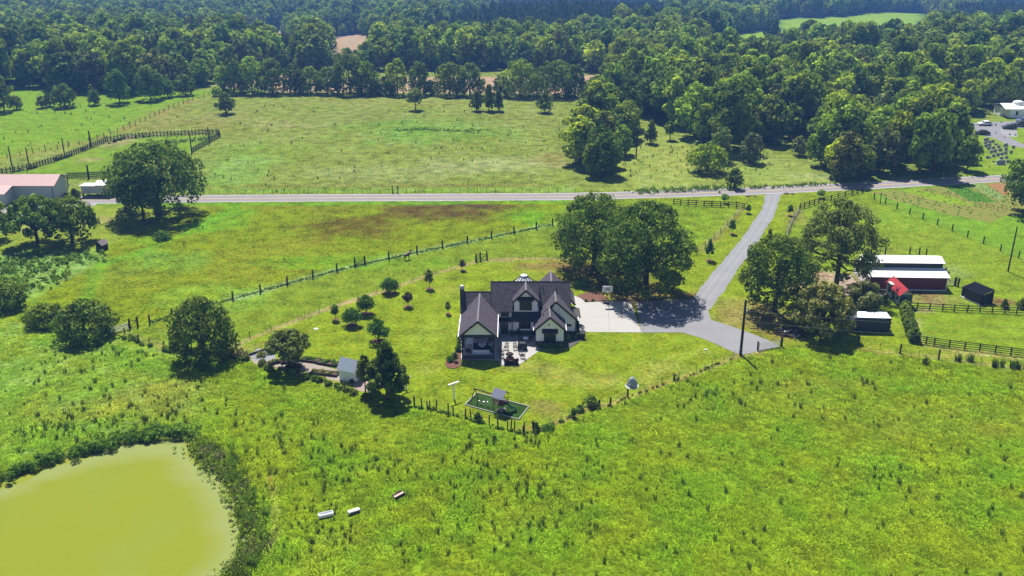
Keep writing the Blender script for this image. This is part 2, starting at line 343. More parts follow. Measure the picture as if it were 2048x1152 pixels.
SPOTS = [  # px, py, half width px, half height px, colour, strength
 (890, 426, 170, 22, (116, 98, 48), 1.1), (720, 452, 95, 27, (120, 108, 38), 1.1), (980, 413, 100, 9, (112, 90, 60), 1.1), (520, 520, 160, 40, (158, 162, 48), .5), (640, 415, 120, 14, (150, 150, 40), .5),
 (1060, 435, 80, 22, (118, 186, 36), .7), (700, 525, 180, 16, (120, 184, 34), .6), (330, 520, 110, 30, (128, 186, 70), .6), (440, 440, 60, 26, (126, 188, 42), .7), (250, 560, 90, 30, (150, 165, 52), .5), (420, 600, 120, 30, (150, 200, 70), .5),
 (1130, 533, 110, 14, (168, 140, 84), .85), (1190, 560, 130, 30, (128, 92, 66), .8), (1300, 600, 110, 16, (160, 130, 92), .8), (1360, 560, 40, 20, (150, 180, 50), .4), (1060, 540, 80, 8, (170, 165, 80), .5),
 (1440, 660, 30, 26, (176, 170, 92), .6), (1520, 630, 70, 26, (178, 150, 104), .8), (1570, 665, 60, 16, (168, 120, 86), .9), (1480, 610, 40, 18, (180, 178, 92), .6), (1640, 575, 80, 30, (190, 160, 130), .85), (1700, 560, 50, 16, (205, 180, 155), .85), (1500, 700, 20, 10, (200, 170, 140), .6),
 (1850, 595, 50, 14, (176, 142, 104), .85), (1905, 600, 40, 10, (168, 168, 96), .6), (1990, 602, 30, 9, (160, 120, 86), .8), (1850, 622, 30, 5, (190, 170, 140), .7), (1780, 655, 40, 18, (165, 185, 60), .5), (1950, 710, 120, 4, (200, 196, 110), .6),
 (1180, 760, 90, 22, (178, 180, 92), .55), (1060, 735, 60, 12, (176, 172, 96), .55), (1330, 735, 70, 14, (182, 190, 90), .5), (850, 735, 40, 20, (176, 180, 84), .45), (870, 665, 60, 24, (172, 196, 70), .5), (900, 580, 40, 14, (176, 184, 78), .5),
 (1090, 815, 40, 16, (168, 150, 88), .7), (1058, 855, 20, 6, (170, 140, 90), .7), (1480, 640, 30, 12, (170, 170, 84), .5), (1130, 700, 60, 14, (140, 180, 44), .4), (480, 700, 50, 12, (186, 168, 112), .8), (630, 658, 7, 3, (200, 190, 160), .9), (540, 690, 40, 10, (190, 180, 100), .5),
 (880, 262, 190, 26, (126, 180, 56), .8), (470, 330, 90, 50, (140, 184, 66), .6), (700, 235, 120, 12, (140, 150, 70), .5), (620, 375, 200, 6, (140, 130, 60), .5), (900, 372, 160, 8, (146, 132, 70), .5), (420, 240, 60, 20, (168, 158, 96), .5), (480, 255, 160, 24, (160, 158, 72), .45), (740, 350, 160, 20, (176, 186, 118), .5), (560, 300, 100, 16, (150, 180, 60), .5), (980, 330, 130, 16, (186, 194, 134), .6), (1020, 240, 120, 26, (158, 164, 78), .5), (1110, 320, 40, 14, (168, 148, 96), .6), (800, 205, 300, 10, (166, 170, 82), .6),
 (560, 250, 90, 8, (182, 186, 120), .5), (480, 345, 60, 30, (146, 190, 84), .6), (230, 285, 50, 12, (182, 168, 124), .8), (330, 235, 60, 30, (166, 160, 88), .6), (180, 320, 24, 4, (190, 180, 130), .8),
 (120, 300, 90, 20, (160, 172, 76), .6), (300, 480, 50, 12, (128, 186, 44), .5), (200, 440, 30, 8, (196, 184, 124), .6), (60, 450, 120, 12, (186, 182, 120), .5),
 (1350, 320, 60, 30, (182, 188, 84), .5), (1520, 350, 80, 20, (160, 190, 80), .5), (1620, 352, 60, 8, (180, 196, 130), .5), (1600, 440, 30, 20, (172, 160, 84), .5), (1750, 500, 80, 10, (158, 170, 72), .5), (1900, 540, 40, 14, (158, 180, 112), .5), (1800, 440, 90, 20, (140, 186, 52), .5),
 (330, 780, 90, 60, (172, 184, 104), .5), (60, 740, 80, 40, (170, 200, 100), .5), (150, 820, 90, 20, (164, 176, 92), .5), (620, 800, 80, 30, (150, 184, 48), .4), (1500, 800, 250, 30, (152, 172, 58), .45), (1850, 850, 200, 40, (156, 166, 62), .5), (1650, 770, 90, 16, (166, 170, 76), .5),
 (1200, 900, 300, 40, (136, 176, 34), .4), (1000, 1060, 200, 60, (142, 180, 52), .4), (700, 1100, 150, 50, (150, 182, 72), .4), (1120, 1010, 60, 20, (150, 160, 60), .4), (1400, 1000, 200, 60, (128, 170, 34), .4), (250, 860, 120, 16, (96, 150, 36), .5), (1900, 930, 200, 40, (140, 184, 48), .4),
]
PATHS = [  # worn strips along fences: line px, half width m, colour, strength
 ([(472, 692), (500, 677), (542, 660), (587, 644), (639, 623), (680, 609), (754, 586), (801, 571), (824, 562), (872, 547), (928, 531), (951, 524)], .55, (196, 176, 128), .85),
 ([(975, 521), (1040, 518), (1110, 518), (1190, 520)], .6, (200, 178, 130), .8),
 ([(466, 598), (521, 583), (575, 567), (626, 553), (674, 540), (778, 516), (834, 504), (885, 493.5), (935, 483.6), (983, 474), (1028, 464.5), (1072, 455), (1105, 448)], .9, (178, 214, 140), .7),
 ([(1066, 864), (1100, 852), (1138, 837), (1183, 814), (1220, 810), (1255, 795), (1288, 783), (1323, 769), (1348, 762), (1392, 746), (1425, 733), (1467, 715), (1490, 708)], .45, (190, 166, 104), .8),
 ([(1720, 698), (1800, 709), (1877, 719), (1961, 728), (2060, 739)], .5, (184, 166, 112), .7),
 ([(1833, 640), (1840, 688), (1900, 700), (2060, 720)], .6, (196, 190, 120), .7),
 ([(240, 660), (340, 700), (480, 712), (600, 750), (700, 780)], .6, (170, 150, 100), .6),
 ([(0, 318), (110, 300), (182, 283), (260, 254), (330, 222), (390, 198), (430, 187)], 1.0, (176, 148, 96), .6),
 ([(1280, 765), (1310, 735), (1350, 712), (1400, 700)], .5, (188, 196, 92), .6), ([(1295, 768), (1330, 738), (1370, 716), (1420, 704)], .5, (188, 196, 92), .5),
 ([(150, 655), (200, 530), (280, 505), (400, 455), (470, 412)], 1.2, (122, 190, 48), .55),
 ([(1485, 418), (1469, 436), (1441, 466), (1428, 480), (1400, 500)], .8, (176, 158, 96), .6),
 ([(1600, 420), (1588, 437), (1577, 462)], .7, (150, 150, 96), .7),
 ([(540, 957), (545, 985), (552, 1030), (548, 1075), (530, 1110)], .35, (190, 178, 120), .6),
 ([(420, 222), (800, 226), (1150, 228)], .6, (166, 178, 96), .5),
 ([(430, 381), (900, 380), (1150, 379)], 1.6, (140, 190, 52), .7), ([(200, 408), (600, 407), (1130, 403)], 1.6, (120, 186, 46), .7),
 ([(1560, 378), (1750, 366), (1990, 357)], 1.2, (150, 190, 60), .5), ([(1250, 391), (1440, 384), (1530, 381)], 1.4, (120, 190, 46), .6),
]
def landcolour(X, Y):
    C = np.empty(X.shape + (3,)); C[:] = lin(143, 174, 42, KG)
    Z = np.zeros(X.shape + (3,)); Z[..., 0] = 1.0
    far = Y > 420; C[far] = lin(70, 90, 40, KG); Z[far, 0] = .6
    wob = (fbm(X, Y, 9.0) - .5)
    for poly, c, soft, rg, pale in ZONES:
        d = sdf(X, Y, P2(poly)) + wob * soft * 1.5; k = np.clip(d / soft + .5, 0, 1)[..., None]
        C = C * (1 - k) + np.array(lin(*c, KG)) * k; Z = Z * (1 - k) + np.array((rg, pale, 0)) * k
    for poly, soft in TANZ:
        d = sdf(X, Y, P2(poly)) + wob * soft; k = np.clip(d / soft + .5, 0, 1)[..., None]
        C = C * (1 - k) + np.array(lin(206, 180, 148, KG)) * k; Z = Z * (1 - k) + np.array((.3, 0, 0)) * k
    w1 = fbm(X, Y, 7.0)
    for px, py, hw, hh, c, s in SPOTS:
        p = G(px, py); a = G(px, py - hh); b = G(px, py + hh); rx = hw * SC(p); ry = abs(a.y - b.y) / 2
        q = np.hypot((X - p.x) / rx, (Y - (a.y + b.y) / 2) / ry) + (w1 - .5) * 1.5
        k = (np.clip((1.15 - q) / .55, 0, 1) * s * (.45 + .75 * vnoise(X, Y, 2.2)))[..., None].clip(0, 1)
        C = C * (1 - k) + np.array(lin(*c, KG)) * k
    for line, hw, c, s in PATHS:
        d = pdist(X, Y, P2(line)) + (w1 - .5) * hw * 1.6; k = (np.clip((hw * 1.5 - d) / hw, 0, 1) * s)[..., None]
        C = C * (1 - k) + np.array(lin(*c, KG)) * k
    pd = sdf(X, Y, P2(POND)); k = np.clip((pd + 2.5) / 2.0, 0, 1)[..., None]
    C = C * (1 - k) + np.array((.085, .12, .03)) * k
    return C, Z, pd
def axis(vals):
    out = []
    for a, b, s in vals: out += list(np.arange(a, b, s))
    return np.array(out + [vals[-1][1]])
gx = axis([(-3000, -600, 200), (-600, -200, 12), (-200, -110, 3), (-110, 110, 1.1), (110, 200, 3), (200, 600, 12), (600, 3000, 200)])
gy = axis([(-900, -100, 100), (-100, 60, 20), (60, 240, 1.1), (240, 390, 1.8), (390, 700, 5), (700, 1700, 14), (1700, 5200, 150)])
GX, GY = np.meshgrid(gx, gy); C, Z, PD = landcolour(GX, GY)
GZ = terr(GX, GY); GZ = GZ - np.clip((PD + 1.2) / 1.6, 0, 1) * 1.3
ny, nx = GX.shape; idx = np.arange(ny * nx).reshape(ny, nx)
quads = np.stack([idx[:-1, :-1], idx[:-1, 1:], idx[1:, 1:], idx[1:, :-1]], -1).reshape(-1, 4)
t = NT('land'); ca = t.n('ShaderNodeAttribute', attribute_name='Col'); za = t.n('ShaderNodeAttribute', attribute_name='Zn')
zs = t.n('ShaderNodeSeparateColor'); t.l(za.outputs['Color'], zs.inputs[0]); rough_, pale_ = zs.outputs[0], zs.outputs[1]
n1 = t.noise(1.7, 5, None, .65); n2 = t.noise(.32, 4); n3 = t.noise(.06, 3)
st = t.n('ShaderNodeMapping'); st.inputs['Scale'].default_value = (.22, .9, .5); st.inputs['Rotation'].default_value = (0, 0, R(8)); t.l(t.pos(), st.inputs[0]); n4 = t.noise(1.0, 6, st.outputs[0], .7)
f = t.math('ADD', t.math('MULTIPLY', t.math('SUBTRACT', n1, .5), t.math('MULTIPLY_ADD', rough_, 2.4, .9)), 1.0)
f = t.math('ADD', f, t.math('MULTIPLY', t.math('SUBTRACT', n2, .5), t.math('MULTIPLY_ADD', rough_, 1.3, .6)))
f = t.math('ADD', f, t.math('MULTIPLY', t.math('SUBTRACT', n3, .5), .35))
f = t.math('MAXIMUM', f, .25)
col = t.scale(ca.outputs['Color'], f)
wv = t.n('ShaderNodeVectorMath', operation='MULTIPLY'); t.l(col, wv.inputs[0]); wv.inputs[1].default_value = (1.3, 1.0, 0.9)
col = t.mix(t.ramp(t.noise(.55, 5), .5, .72), col, wv.outputs[0])
wv2 = t.n('ShaderNodeVectorMath', operation='MULTIPLY'); t.l(col, wv2.inputs[0]); wv2.inputs[1].default_value = (.62, .88, .8)
col = t.mix(t.math('MULTIPLY', t.ramp(t.noise(.9, 5), .5, .68), t.math('MULTIPLY', rough_, .8, clamp=True)), col, wv2.outputs[0])
pf = t.math('MULTIPLY', t.math('MULTIPLY', t.ramp(n4, .50, .64), t.ramp(n3, .35, .6)), pale_, clamp=True)
col = t.mix(pf, col, (.27, .32, .17))
t.base(col, 1.0, 0.0); t.bump(n1, .9, .25)
M['land'] = t.m
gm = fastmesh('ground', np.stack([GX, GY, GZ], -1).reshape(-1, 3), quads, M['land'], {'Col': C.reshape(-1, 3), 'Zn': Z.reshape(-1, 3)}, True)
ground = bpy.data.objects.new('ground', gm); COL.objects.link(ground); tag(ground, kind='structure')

def sheet(name, poly, z, m, world=False):  # a flat sheet on the land, outline in photo pixels
    pts = poly if world else P2(poly); mb = MB(); mb.add([(x, y, z) for x, y in pts], [tuple(range(len(pts)))])
    me = mb.mesh(name, m)
    import bmesh
    bm = bmesh.new(); bm.from_mesh(me); bmesh.ops.triangulate(bm, faces=bm.faces[:]); bmesh.ops.recalc_face_normals(bm, faces=bm.faces[:])
    for fc in bm.faces:
        if fc.normal.z < 0: fc.normal_flip()
    bm.to_mesh(me); bm.free()
    o = bpy.data.objects.new(name, me); COL.objects.link(o); return tag(o, kind='structure')
def ribbon(name, line, hw, z, m, zf=None, rag=0.0):
    if rag:
        L2 = []
        for (a, b), (c, d) in zip(line[:-1], line[1:]):
            k = max(1, int(math.hypot(c - a, d - b) / 1.2)); L2 += [(a + (c - a) * i / k, b + (d - b) * i / k, ) for i in range(k)]
        if hasattr(hw, '__len__'): hw = list(np.interp(np.linspace(0, 1, len(L2) + 1), np.linspace(0, 1, len(hw)), hw))
        line = L2 + [tuple(line[-1])]  # line of world (x, y), half widths
    vs, fs = [], []; n = len(line)
    if not hasattr(hw, '__len__'): hw = [hw] * n
    for i, (x, y) in enumerate(line):
        a, b = line[max(i - 1, 0)], line[min(i + 1, n - 1)]; d = Vector((b[0] - a[0], b[1] - a[1])).normalized()
        for s_ in (-1, 1):
            hh_ = hw[i] + (rag * (vnoise(np.array(x * 1.0 + s_ * 40), np.array(y * 1.0), 1.3) + vnoise(np.array(x + s_ * 90), np.array(y), 4.0) - 1.0) if rag else 0)
            vs.append((x + s_ * d.y * hh_, y - s_ * d.x * hh_, z + (float(terr(x, y)) if zf else 0)))
    fs = [(2 * i, 2 * i + 1, 2 * i + 3, 2 * i + 2) for i in range(n - 1)]
    o = bpy.data.objects.new(name, MB().add(vs, fs).mesh(name, m)); COL.objects.link(o); return tag(o, kind='structure')
def smooth_line(pts, per=8):
    out = []; P = [pts[0]] + list(pts) + [pts[-1]]
    for i in range(1, len(P) - 2):
        for k in range(per):
            t_ = k / per; q = []
            for j in (0, 1):
                a, b, c, d = P[i - 1][j], P[i][j], P[i + 1][j], P[i + 2][j]
                q.append(.5 * (2 * b + (c - a) * t_ + (2 * a - 5 * b + 4 * c - d) * t_ ** 2 + (3 * b - a - 3 * c + d) * t_ ** 3))
            out.append(tuple(q))
    return out + [tuple(pts[-1])]
def paving(name, c, v=.12, sc_=3, speck=.35, pale=None):
    t = NT(name); a = t.noise(sc_, 5); b = t.noise(.25, 4); c_ = t.noise(22, 2)
    f = t.math('ADD', t.math('MULTIPLY', t.math('SUBTRACT', a, .5), v * 2), t.math('MULTIPLY', t.math('SUBTRACT', b, .5), v * 3))
    f = t.math('ADD', t.math('ADD', f, 1.0), t.math('MULTIPLY', t.math('SUBTRACT', c_, .5), speck))
    rgb = t.n('ShaderNodeRGB'); rgb.outputs[0].default_value = (*c, 1); t.base(t.scale(rgb.outputs[0], f), .95, .1); t.bump(c_, .3, .02); return t.m
M['asphalt'] = paving('road asphalt', lin(186, 180, 184, KG), .06, 1.2, .2)
M['gravel'] = paving('blue grey gravel', lin(184, 184, 191, KG), .12, 2.5, .7)
M['tyre_track'] = paving('pale tyre track', lin(193, 193, 198, KG), .12, 2.5, .5)
M['concrete'] = paving('concrete paving', lin(232, 229, 226, KG), .03, .6, .05)
M['lot'] = paving('car park asphalt', lin(178, 176, 186, KG), .05, 1.0, .1)
M['paint'] = paving('road paint', (.62, .62, .58), .1, 3, .2); M['yellow'] = paving('yellow road paint', (.5, .38, .12), .15, 3, .2)
# road: centre line from the top and bottom edges in the photo
rl = [(-500, 401), (-200, 399.5), (0, 398), (185, 400), (420, 397.3), (700, 395.5), (1000, 394), (1160, 392.5), (1330, 388), (1480, 383), (1620, 377), (1740, 371), (1850, 365), (2000, 357), (2150, 349), (2400, 335)]
road = smooth_line([tuple(G(x, y)[:2]) for x, y in rl]); ribbon('road', road, 3.15, .012, M['asphalt'], rag=.3)
for s_ in (-.12, .12):
    off = [(x, y + s_) for x, y in road]; ribbon('road_centre_marking', off, .06, .02, M['yellow'])
for s_ in (-2.8, 2.8): ribbon('road_edge_marking', [(x, y + s_) for x, y in road], .07, .02, M['paint'])
# driveway
sheet('driveway_apron', [(1500, 381), (1530, 386), (1536, 394), (1531, 404), (1556, 404), (1557, 395), (1566, 387), (1612, 380.5), (1600, 377), (1520, 378)], .008, M['gravel'])
dl = [(1545, 392), (1543, 402), (1535, 425), (1517, 455), (1494, 487), (1467, 522), (1442, 554), (1424, 578), (1405, 604), (1385, 625)]
drv = smooth_line([tuple(G(x, y)[:2]) for x, y in dl]); ribbon('driveway', drv, np.interp(np.arange(len(drv)), [0, 10, 40, len(drv) - 1], [1.9, 1.7, 1.9, 2.4]), .016, M['gravel'], rag=.4)
for s_ in (-.75, .75): ribbon('driveway_tyre_track', [(x + s_, y) for x, y in drv], .22, .021, M['tyre_track'])
sheet('gravel_yard', [(1272, 604), (1396, 598), (1408, 606), (1414, 612), (1422, 640), (1470, 655), (1515, 672), (1550, 686), (1558, 694), (1520, 702), (1487, 709), (1470, 706), (1432, 688), (1405, 677), (1365, 665), (1283, 665)], .022, M['gravel'])
sheet('concrete_pad', [(1150, 664), (1150, 606), (1213, 603), (1262, 603.5), (1272, 633), (1283, 665)], .030, M['concrete'])
sheet('concrete_walk', [(1140, 606), (1144, 592), (1150, 592), (1163, 597), (1172, 606), (1160, 612)], .026, M['concrete'])
for a, b in (((1150, 634.5), (1274, 634.5)), ((1216, 604), (1219, 664))):
    p, q = G(*a), G(*b); ribbon('concrete_joint', [tuple(p[:2]), tuple(q[:2])], .03, .034, M['wire'])
sheet('concrete_patio', [(918, 719), (918, 640), (1072, 640), (1074, 690), (1082, 693), (1078, 702), (1037, 731), (1000, 731), (1000, 722)], .030, M['concrete'])
# round paving by the shed
cc = G(735, 769); sheet('circle_paving', [(cc.x + 2.1 * math.cos(a * R(15)), cc.y + 2.3 * math.sin(a * R(15))) for a in range(24)], .02, paving('pink pavers', lin(214, 190, 178, KG), .1, 2, .4), True)
M['mulch_path'] = paving('grit path', lin(205, 190, 178, KG), .1, 2, .4)
sheet('garden_path', [(548, 716), (600, 722), (640, 730), (676, 740), (690, 764), (660, 760), (640, 748), (560, 736), (510, 728), (500, 718)], .012, M['mulch_path'])
sheet('gravel_bed', [(497, 712), (515, 697), (548, 702), (552, 716), (520, 724), (504, 716)], .016, paving('pale gravel', lin(186, 190, 198, KG), .12, 3, .6))
# beds
def bed(px_poly, lbl):
    pts = P2(px_poly); mb = MB(); c0 = Vector((sum(p[0] for p in pts) / len(pts), sum(p[1] for p in pts) / len(pts), 0))
    mb.prism([(x - c0.x, y - c0.y) for x, y in pts], 0.0, .09); return mb.thing('mulch_bed', M['mulch'], c0, lbl, 'mulch bed')
bed([(889, 729), (896, 721), (905, 712), (912, 700), (917, 690), (922, 690), (922, 732), (908, 738), (895, 736)], 'curved reddish mulch bed left of the covered porch')
bed([(1154, 592), (1172, 586), (1200, 585), (1210, 594), (1212, 602), (1172, 603.5)], 'reddish brown mulch bed behind the concrete pad near the basketball hoop')
M['mulch'], _mk = M['stone'], M['mulch']; bed([(1138, 697), (1150, 690), (1163, 680), (1166, 668), (1160, 660), (1136, 662), (1130, 695)], 'mulch bed coloured dark as shade, curving round the right front house corner'); M['mulch'] = _mk  # dark colour paints in shade here; the house shadow misses this bed
bed([(1226, 603), (1236, 599), (1262, 598), (1262, 602.5)], 'narrow dark mulch bed behind the shaded edge of the concrete pad')
# crops east of the junction
def cropmat(name, soil, green, freq, ang, share=.5):
    t = NT(name); mp = t.n('ShaderNodeMapping'); mp.inputs['Rotation'].default_value = (0, 0, ang); t.l(t.pos(), mp.inputs[0])
    sp = t.n('ShaderNodeSeparateXYZ'); t.l(mp.outputs[0], sp.inputs[0]); s_ = t.math('SINE', t.math('ADD', t.math('MULTIPLY', sp.outputs[1], freq), t.math('MULTIPLY', t.noise(.6, 3), 1.5)))
    k = t.ramp(t.math('ADD', s_, t.math('MULTIPLY', t.math('SUBTRACT', t.noise(1.6, 4), .5), 2.2)), 0.2 - share, 0.6 - share)
    t.base(t.mix(k, soil, green), 1.0, 0.0); t.bump(k, .5, .3); return t.m
a_, b_ = G(1745, 392), G(2000, 452); ROWANG = math.atan2(b_.y - a_.y, b_.x - a_.x)
soil = lin(196, 158, 112, KG); sheet('crop_field', [(1738, 384), (1830, 378), (1912, 371), (2000, 364), (2070, 362), (2070, 428), (2010, 432), (1980, 446), (1900, 430), (1800, 404)], .008, cropmat('crop rows', lin(196, 164, 106, KG), lin(116, 172, 52, KG), 3.6, -ROWANG, .35))
sheet('crop_field', [(1890, 374), (1925, 371), (1990, 402), (1975, 405), (1940, 402)], .016, cropmat('green crop', lin(120, 146, 60, KG), lin(96, 156, 48, KG), 5, -ROWANG, 1.2))
sheet('crop_field', [(1935, 369.5), (1965, 368), (2012, 396), (1996, 400)], .016, cropmat('pale crop', lin(160, 170, 110, KG), lin(160, 196, 110, KG), 5, -ROWANG, .8))
sheet('crop_field', [(1975, 368), (2008, 366), (2020, 385), (2010, 392)], .016, cropmat('bare soil', soil, lin(190, 140, 96, KG), 4, -ROWANG, .2))
sheet('crop_field', [(1800, 381), (1835, 378), (1910, 396), (1960, 412), (1900, 408), (1850, 396)], .020, cropmat('yellow green crop', lin(176, 190, 60, KG), lin(150, 196, 50, KG), 3, -ROWANG, .8))
# car park by the white building
sheet('car_park', [(1940, 246), (1975, 244), (2012, 243), (2070, 240), (2070, 256), (2032, 256), (2036, 273), (1998, 273), (1990, 276), (1966, 272), (1950, 258)], .006, M['lot'])
ribbon('car_park_lane', smooth_line([tuple(G(*p)[:2]) for p in ((1985, 268), (2008, 278), (2030, 288), (2055, 293), (2090, 298))]), 2.6, .012, M['lot'])
for k in range(7):
    p, q = G(2000 + k * .6, 256 + k * 2.9), G(2033 + k * .5, 256.6 + k * 2.8); ribbon('parking_marking', [tuple(p[:2]), tuple(q[:2])], .09, .012, M['paint'])
# pond
t = NT('green pond water'); sp_ = t.noise(.05, 4); wn1 = t.n('ShaderNodeMapping'); wn1.inputs['Scale'].default_value = (1, 2.5, 1); t.l(t.pos(), wn1.inputs[0]); w1_ = t.noise(.11, 6, wn1.outputs[0], .6)
w1_n = t.n('ShaderNodeTexNoise'); w1_n.inputs['Scale'].default_value = .045; w1_n.inputs['Detail'].default_value = 5; w1_n.inputs['Distortion'].default_value = 1.2; t.l(t.pos(), w1_n.inputs['Vector'])
col = t.mix(t.ramp(sp_, .35, .65), lin(168, 177, 30, KG), lin(160, 178, 40, KG)); col = t.mix(t.math('MULTIPLY', t.ramp(w1_n.outputs[0], .55, .62), .07), col, lin(172, 196, 120, KG))
pa = t.n('ShaderNodeAttribute', attribute_name='shore'); col = t.mix(t.math('MULTIPLY', t.ramp(t.math('ADD', pa.outputs['Fac'], t.math('MULTIPLY', t.math('SUBTRACT', w1_, .5), .45)), .45, .75), .75), col, lin(180, 194, 118, KG))
col = t.mix(t.math('MULTIPLY', t.ramp(t.math('ADD', pa.outputs['Fac'], t.math('MULTIPLY', t.math('SUBTRACT', t.noise(.09, 4), .5), 2.0)), .88, 1.05), .9), col, lin(170, 182, 36, KG))
t.base(col, .7, .08); M['pond'] = t.m
pp = P2(POND); xs = np.arange(-110, -20, 1.0); ys = np.arange(55, 125, 1.0); PX, PY = np.meshgrid(xs, ys); pdd = sdf(PX, PY, pp)
pidx = np.arange(PX.size).reshape(PX.shape); pq = np.stack([pidx[:-1, :-1], pidx[:-1, 1:], pidx[1:, 1:], pidx[1:, :-1]], -1).reshape(-1, 4)
pm_ = fastmesh('pond_water', np.stack([PX, PY, np.full(PX.shape, -.38)], -1).reshape(-1, 3), pq[(pdd.ravel()[pq] > -2.2).all(1)], M['pond'], {'shore': np.exp(-np.clip(pdd, 0, None) / 6.0).ravel()})
pond = bpy.data.objects.new('pond_water', pm_); COL.objects.link(pond); tag(pond, kind='structure')
# ---------------------------------------------------------------- the farmhouse
house = empty('farmhouse', (1, 147, 0), 'white board and batten farmhouse with steep grey shingled gables and black trim', 'house')
def wing(x0, x1, yf, yb, ze, zr, gut=True, yb2=None):
    xm = (x0 + x1) / 2; r_ = MB(); y2 = yb2 or yb
    r_.slab([(x0, yf, ze), (xm, yf, zr), (xm, yb, zr), (x0, y2, ze)], .16); o = r_.build('roof', M['shingle'], house)
    r_ = MB(); r_.slab([(xm + .004, yf, zr), (x1, yf, ze), (x1, y2, ze), (xm + .004, yb, zr)], .16); o2 = r_.build('roof', M['shingle'], house)
    c = MB(); c.add([(xm - .11, yf - .02, zr - .06), (xm, yf - .02, zr + .05), (xm + .11, yf - .02, zr - .06), (xm - .11, yb, zr - .06), (xm, yb, zr + .05), (xm + .11, yb, zr - .06)], [(0, 1, 4, 3), (1, 2, 5, 4), (0, 2, 1), (3, 4, 5)])
    c.build('ridge_cap', M['ridge'], o)
    tr = MB(); 
    for (a, b) in (((x0 - .03, ze - .05), (xm, zr - .02)), ((x1 + .03, ze - .05), (xm, zr - .02))):
        tr.beam((a[0], yf - .05, a[1] - .1), (b[0], yf - .05, b[1] - .1), .07, .30)
    tr.build('rake_trim', M['black_trim'], house)
    if gut:
        MB().box(x0 - .10, x0 - .01, yf + .05, y2, ze - .13, ze - .02).build('gutter', M['white'], house); MB().box(x1 + .01, x1 + .10, yf + .05, y2, ze - .13, ze - .02).build('gutter', M['white'], house)
def gwall(name, x0, x1, y, z0, ze, xm, zr, m, clipx=None, th=.14):  # gable wall
    MB().prism_y([(x0, z0), (x1, z0), (x1, ze), (xm, zr), (x0, ze)], y, y + th).build(name, m, house)
def window(x0, x1, z0, z1, y, n=2, name='window', tr=.09, awn=None):
    o = MB().box(x0 - tr, x1 + tr, y - .05, y + .03, z0 - tr, z1 + tr).build(name, M['black_trim'], house)
    w_ = (x1 - x0) / n
    for i in range(n): MB().box(x0 + i * w_ + .04, x0 + (i + 1) * w_ - .04, y - .065, y - .04, z0 + .03, z1 - .03).build('pane', M['glass'], o)
    if awn:
        a = awn; mb = MB(); mb.prism_x([(y, z1 + .75), (y, z1 + .12), (y - .62, z1 + .12), (y - .62, z1 + .22)], x0 - a, x1 + a); mb.build('awning', M['black_metal'], house)
    return o
# covered porch wing
PX0, PX1, PYF = -8.53, -2.34, 137.7
wing(PX0, PX1, PYF, 149.4, 3.97, 6.73, True, 146.8)
gwall('gable_wall', -7.95, -2.92, 138.12, 4.16, 4.18, -5.435, 6.42, M['white_board'])
MB().box(-8.05, -2.82, 138.0, 138.25, 3.74, 4.15).build('porch_beam', M['black_trim'], house)
MB().box(-8.05, -7.85, 138.25, 146, 3.74, 4.0).build('porch_beam', M['black_trim'], house); MB().box(-3.02, -2.82, 138.25, 146, 3.74, 4.0).build('porch_beam', M['black_trim'], house)
for x, y in ((-7.93, 138.13), (-2.94, 138.13), (-7.93, 142.1), (-2.94, 142.1)):
    MB().box(x - .13, x + .13, y - .12, y + .13, .1, 3.74).build('porch_post', M['black_trim'], house)
    MB().beam((x + (.12 if x < -5 else -.12), y, 3.0), (x + (.8 if x < -5 else -.8), y, 3.72), .12).build('post_brace', M['black_trim'], house)
MB().box(-8.2, -2.66, 137.95, 147.3, 0.035, .11).build('porch_floor', M['conc'], house)
MB().box(-8.05, -2.80, 137.84, 138.0, 0, .62).build('stone_knee_wall', M['stone'], house)
MB().box(-8.2, -2.66, 146.0, 146.16, .11, 4.0).build('porch_back_wall', M['white'], house)
fp = MB(); fp.box(-6.3, -4.6, 145.5, 146.0, .11, 3.6); fpo = fp.build('fireplace', M['stone'], house); MB().box(-5.9, -5.0, 145.46, 145.52, .5, 1.2).build('firebox', M['black_trim'], fpo)
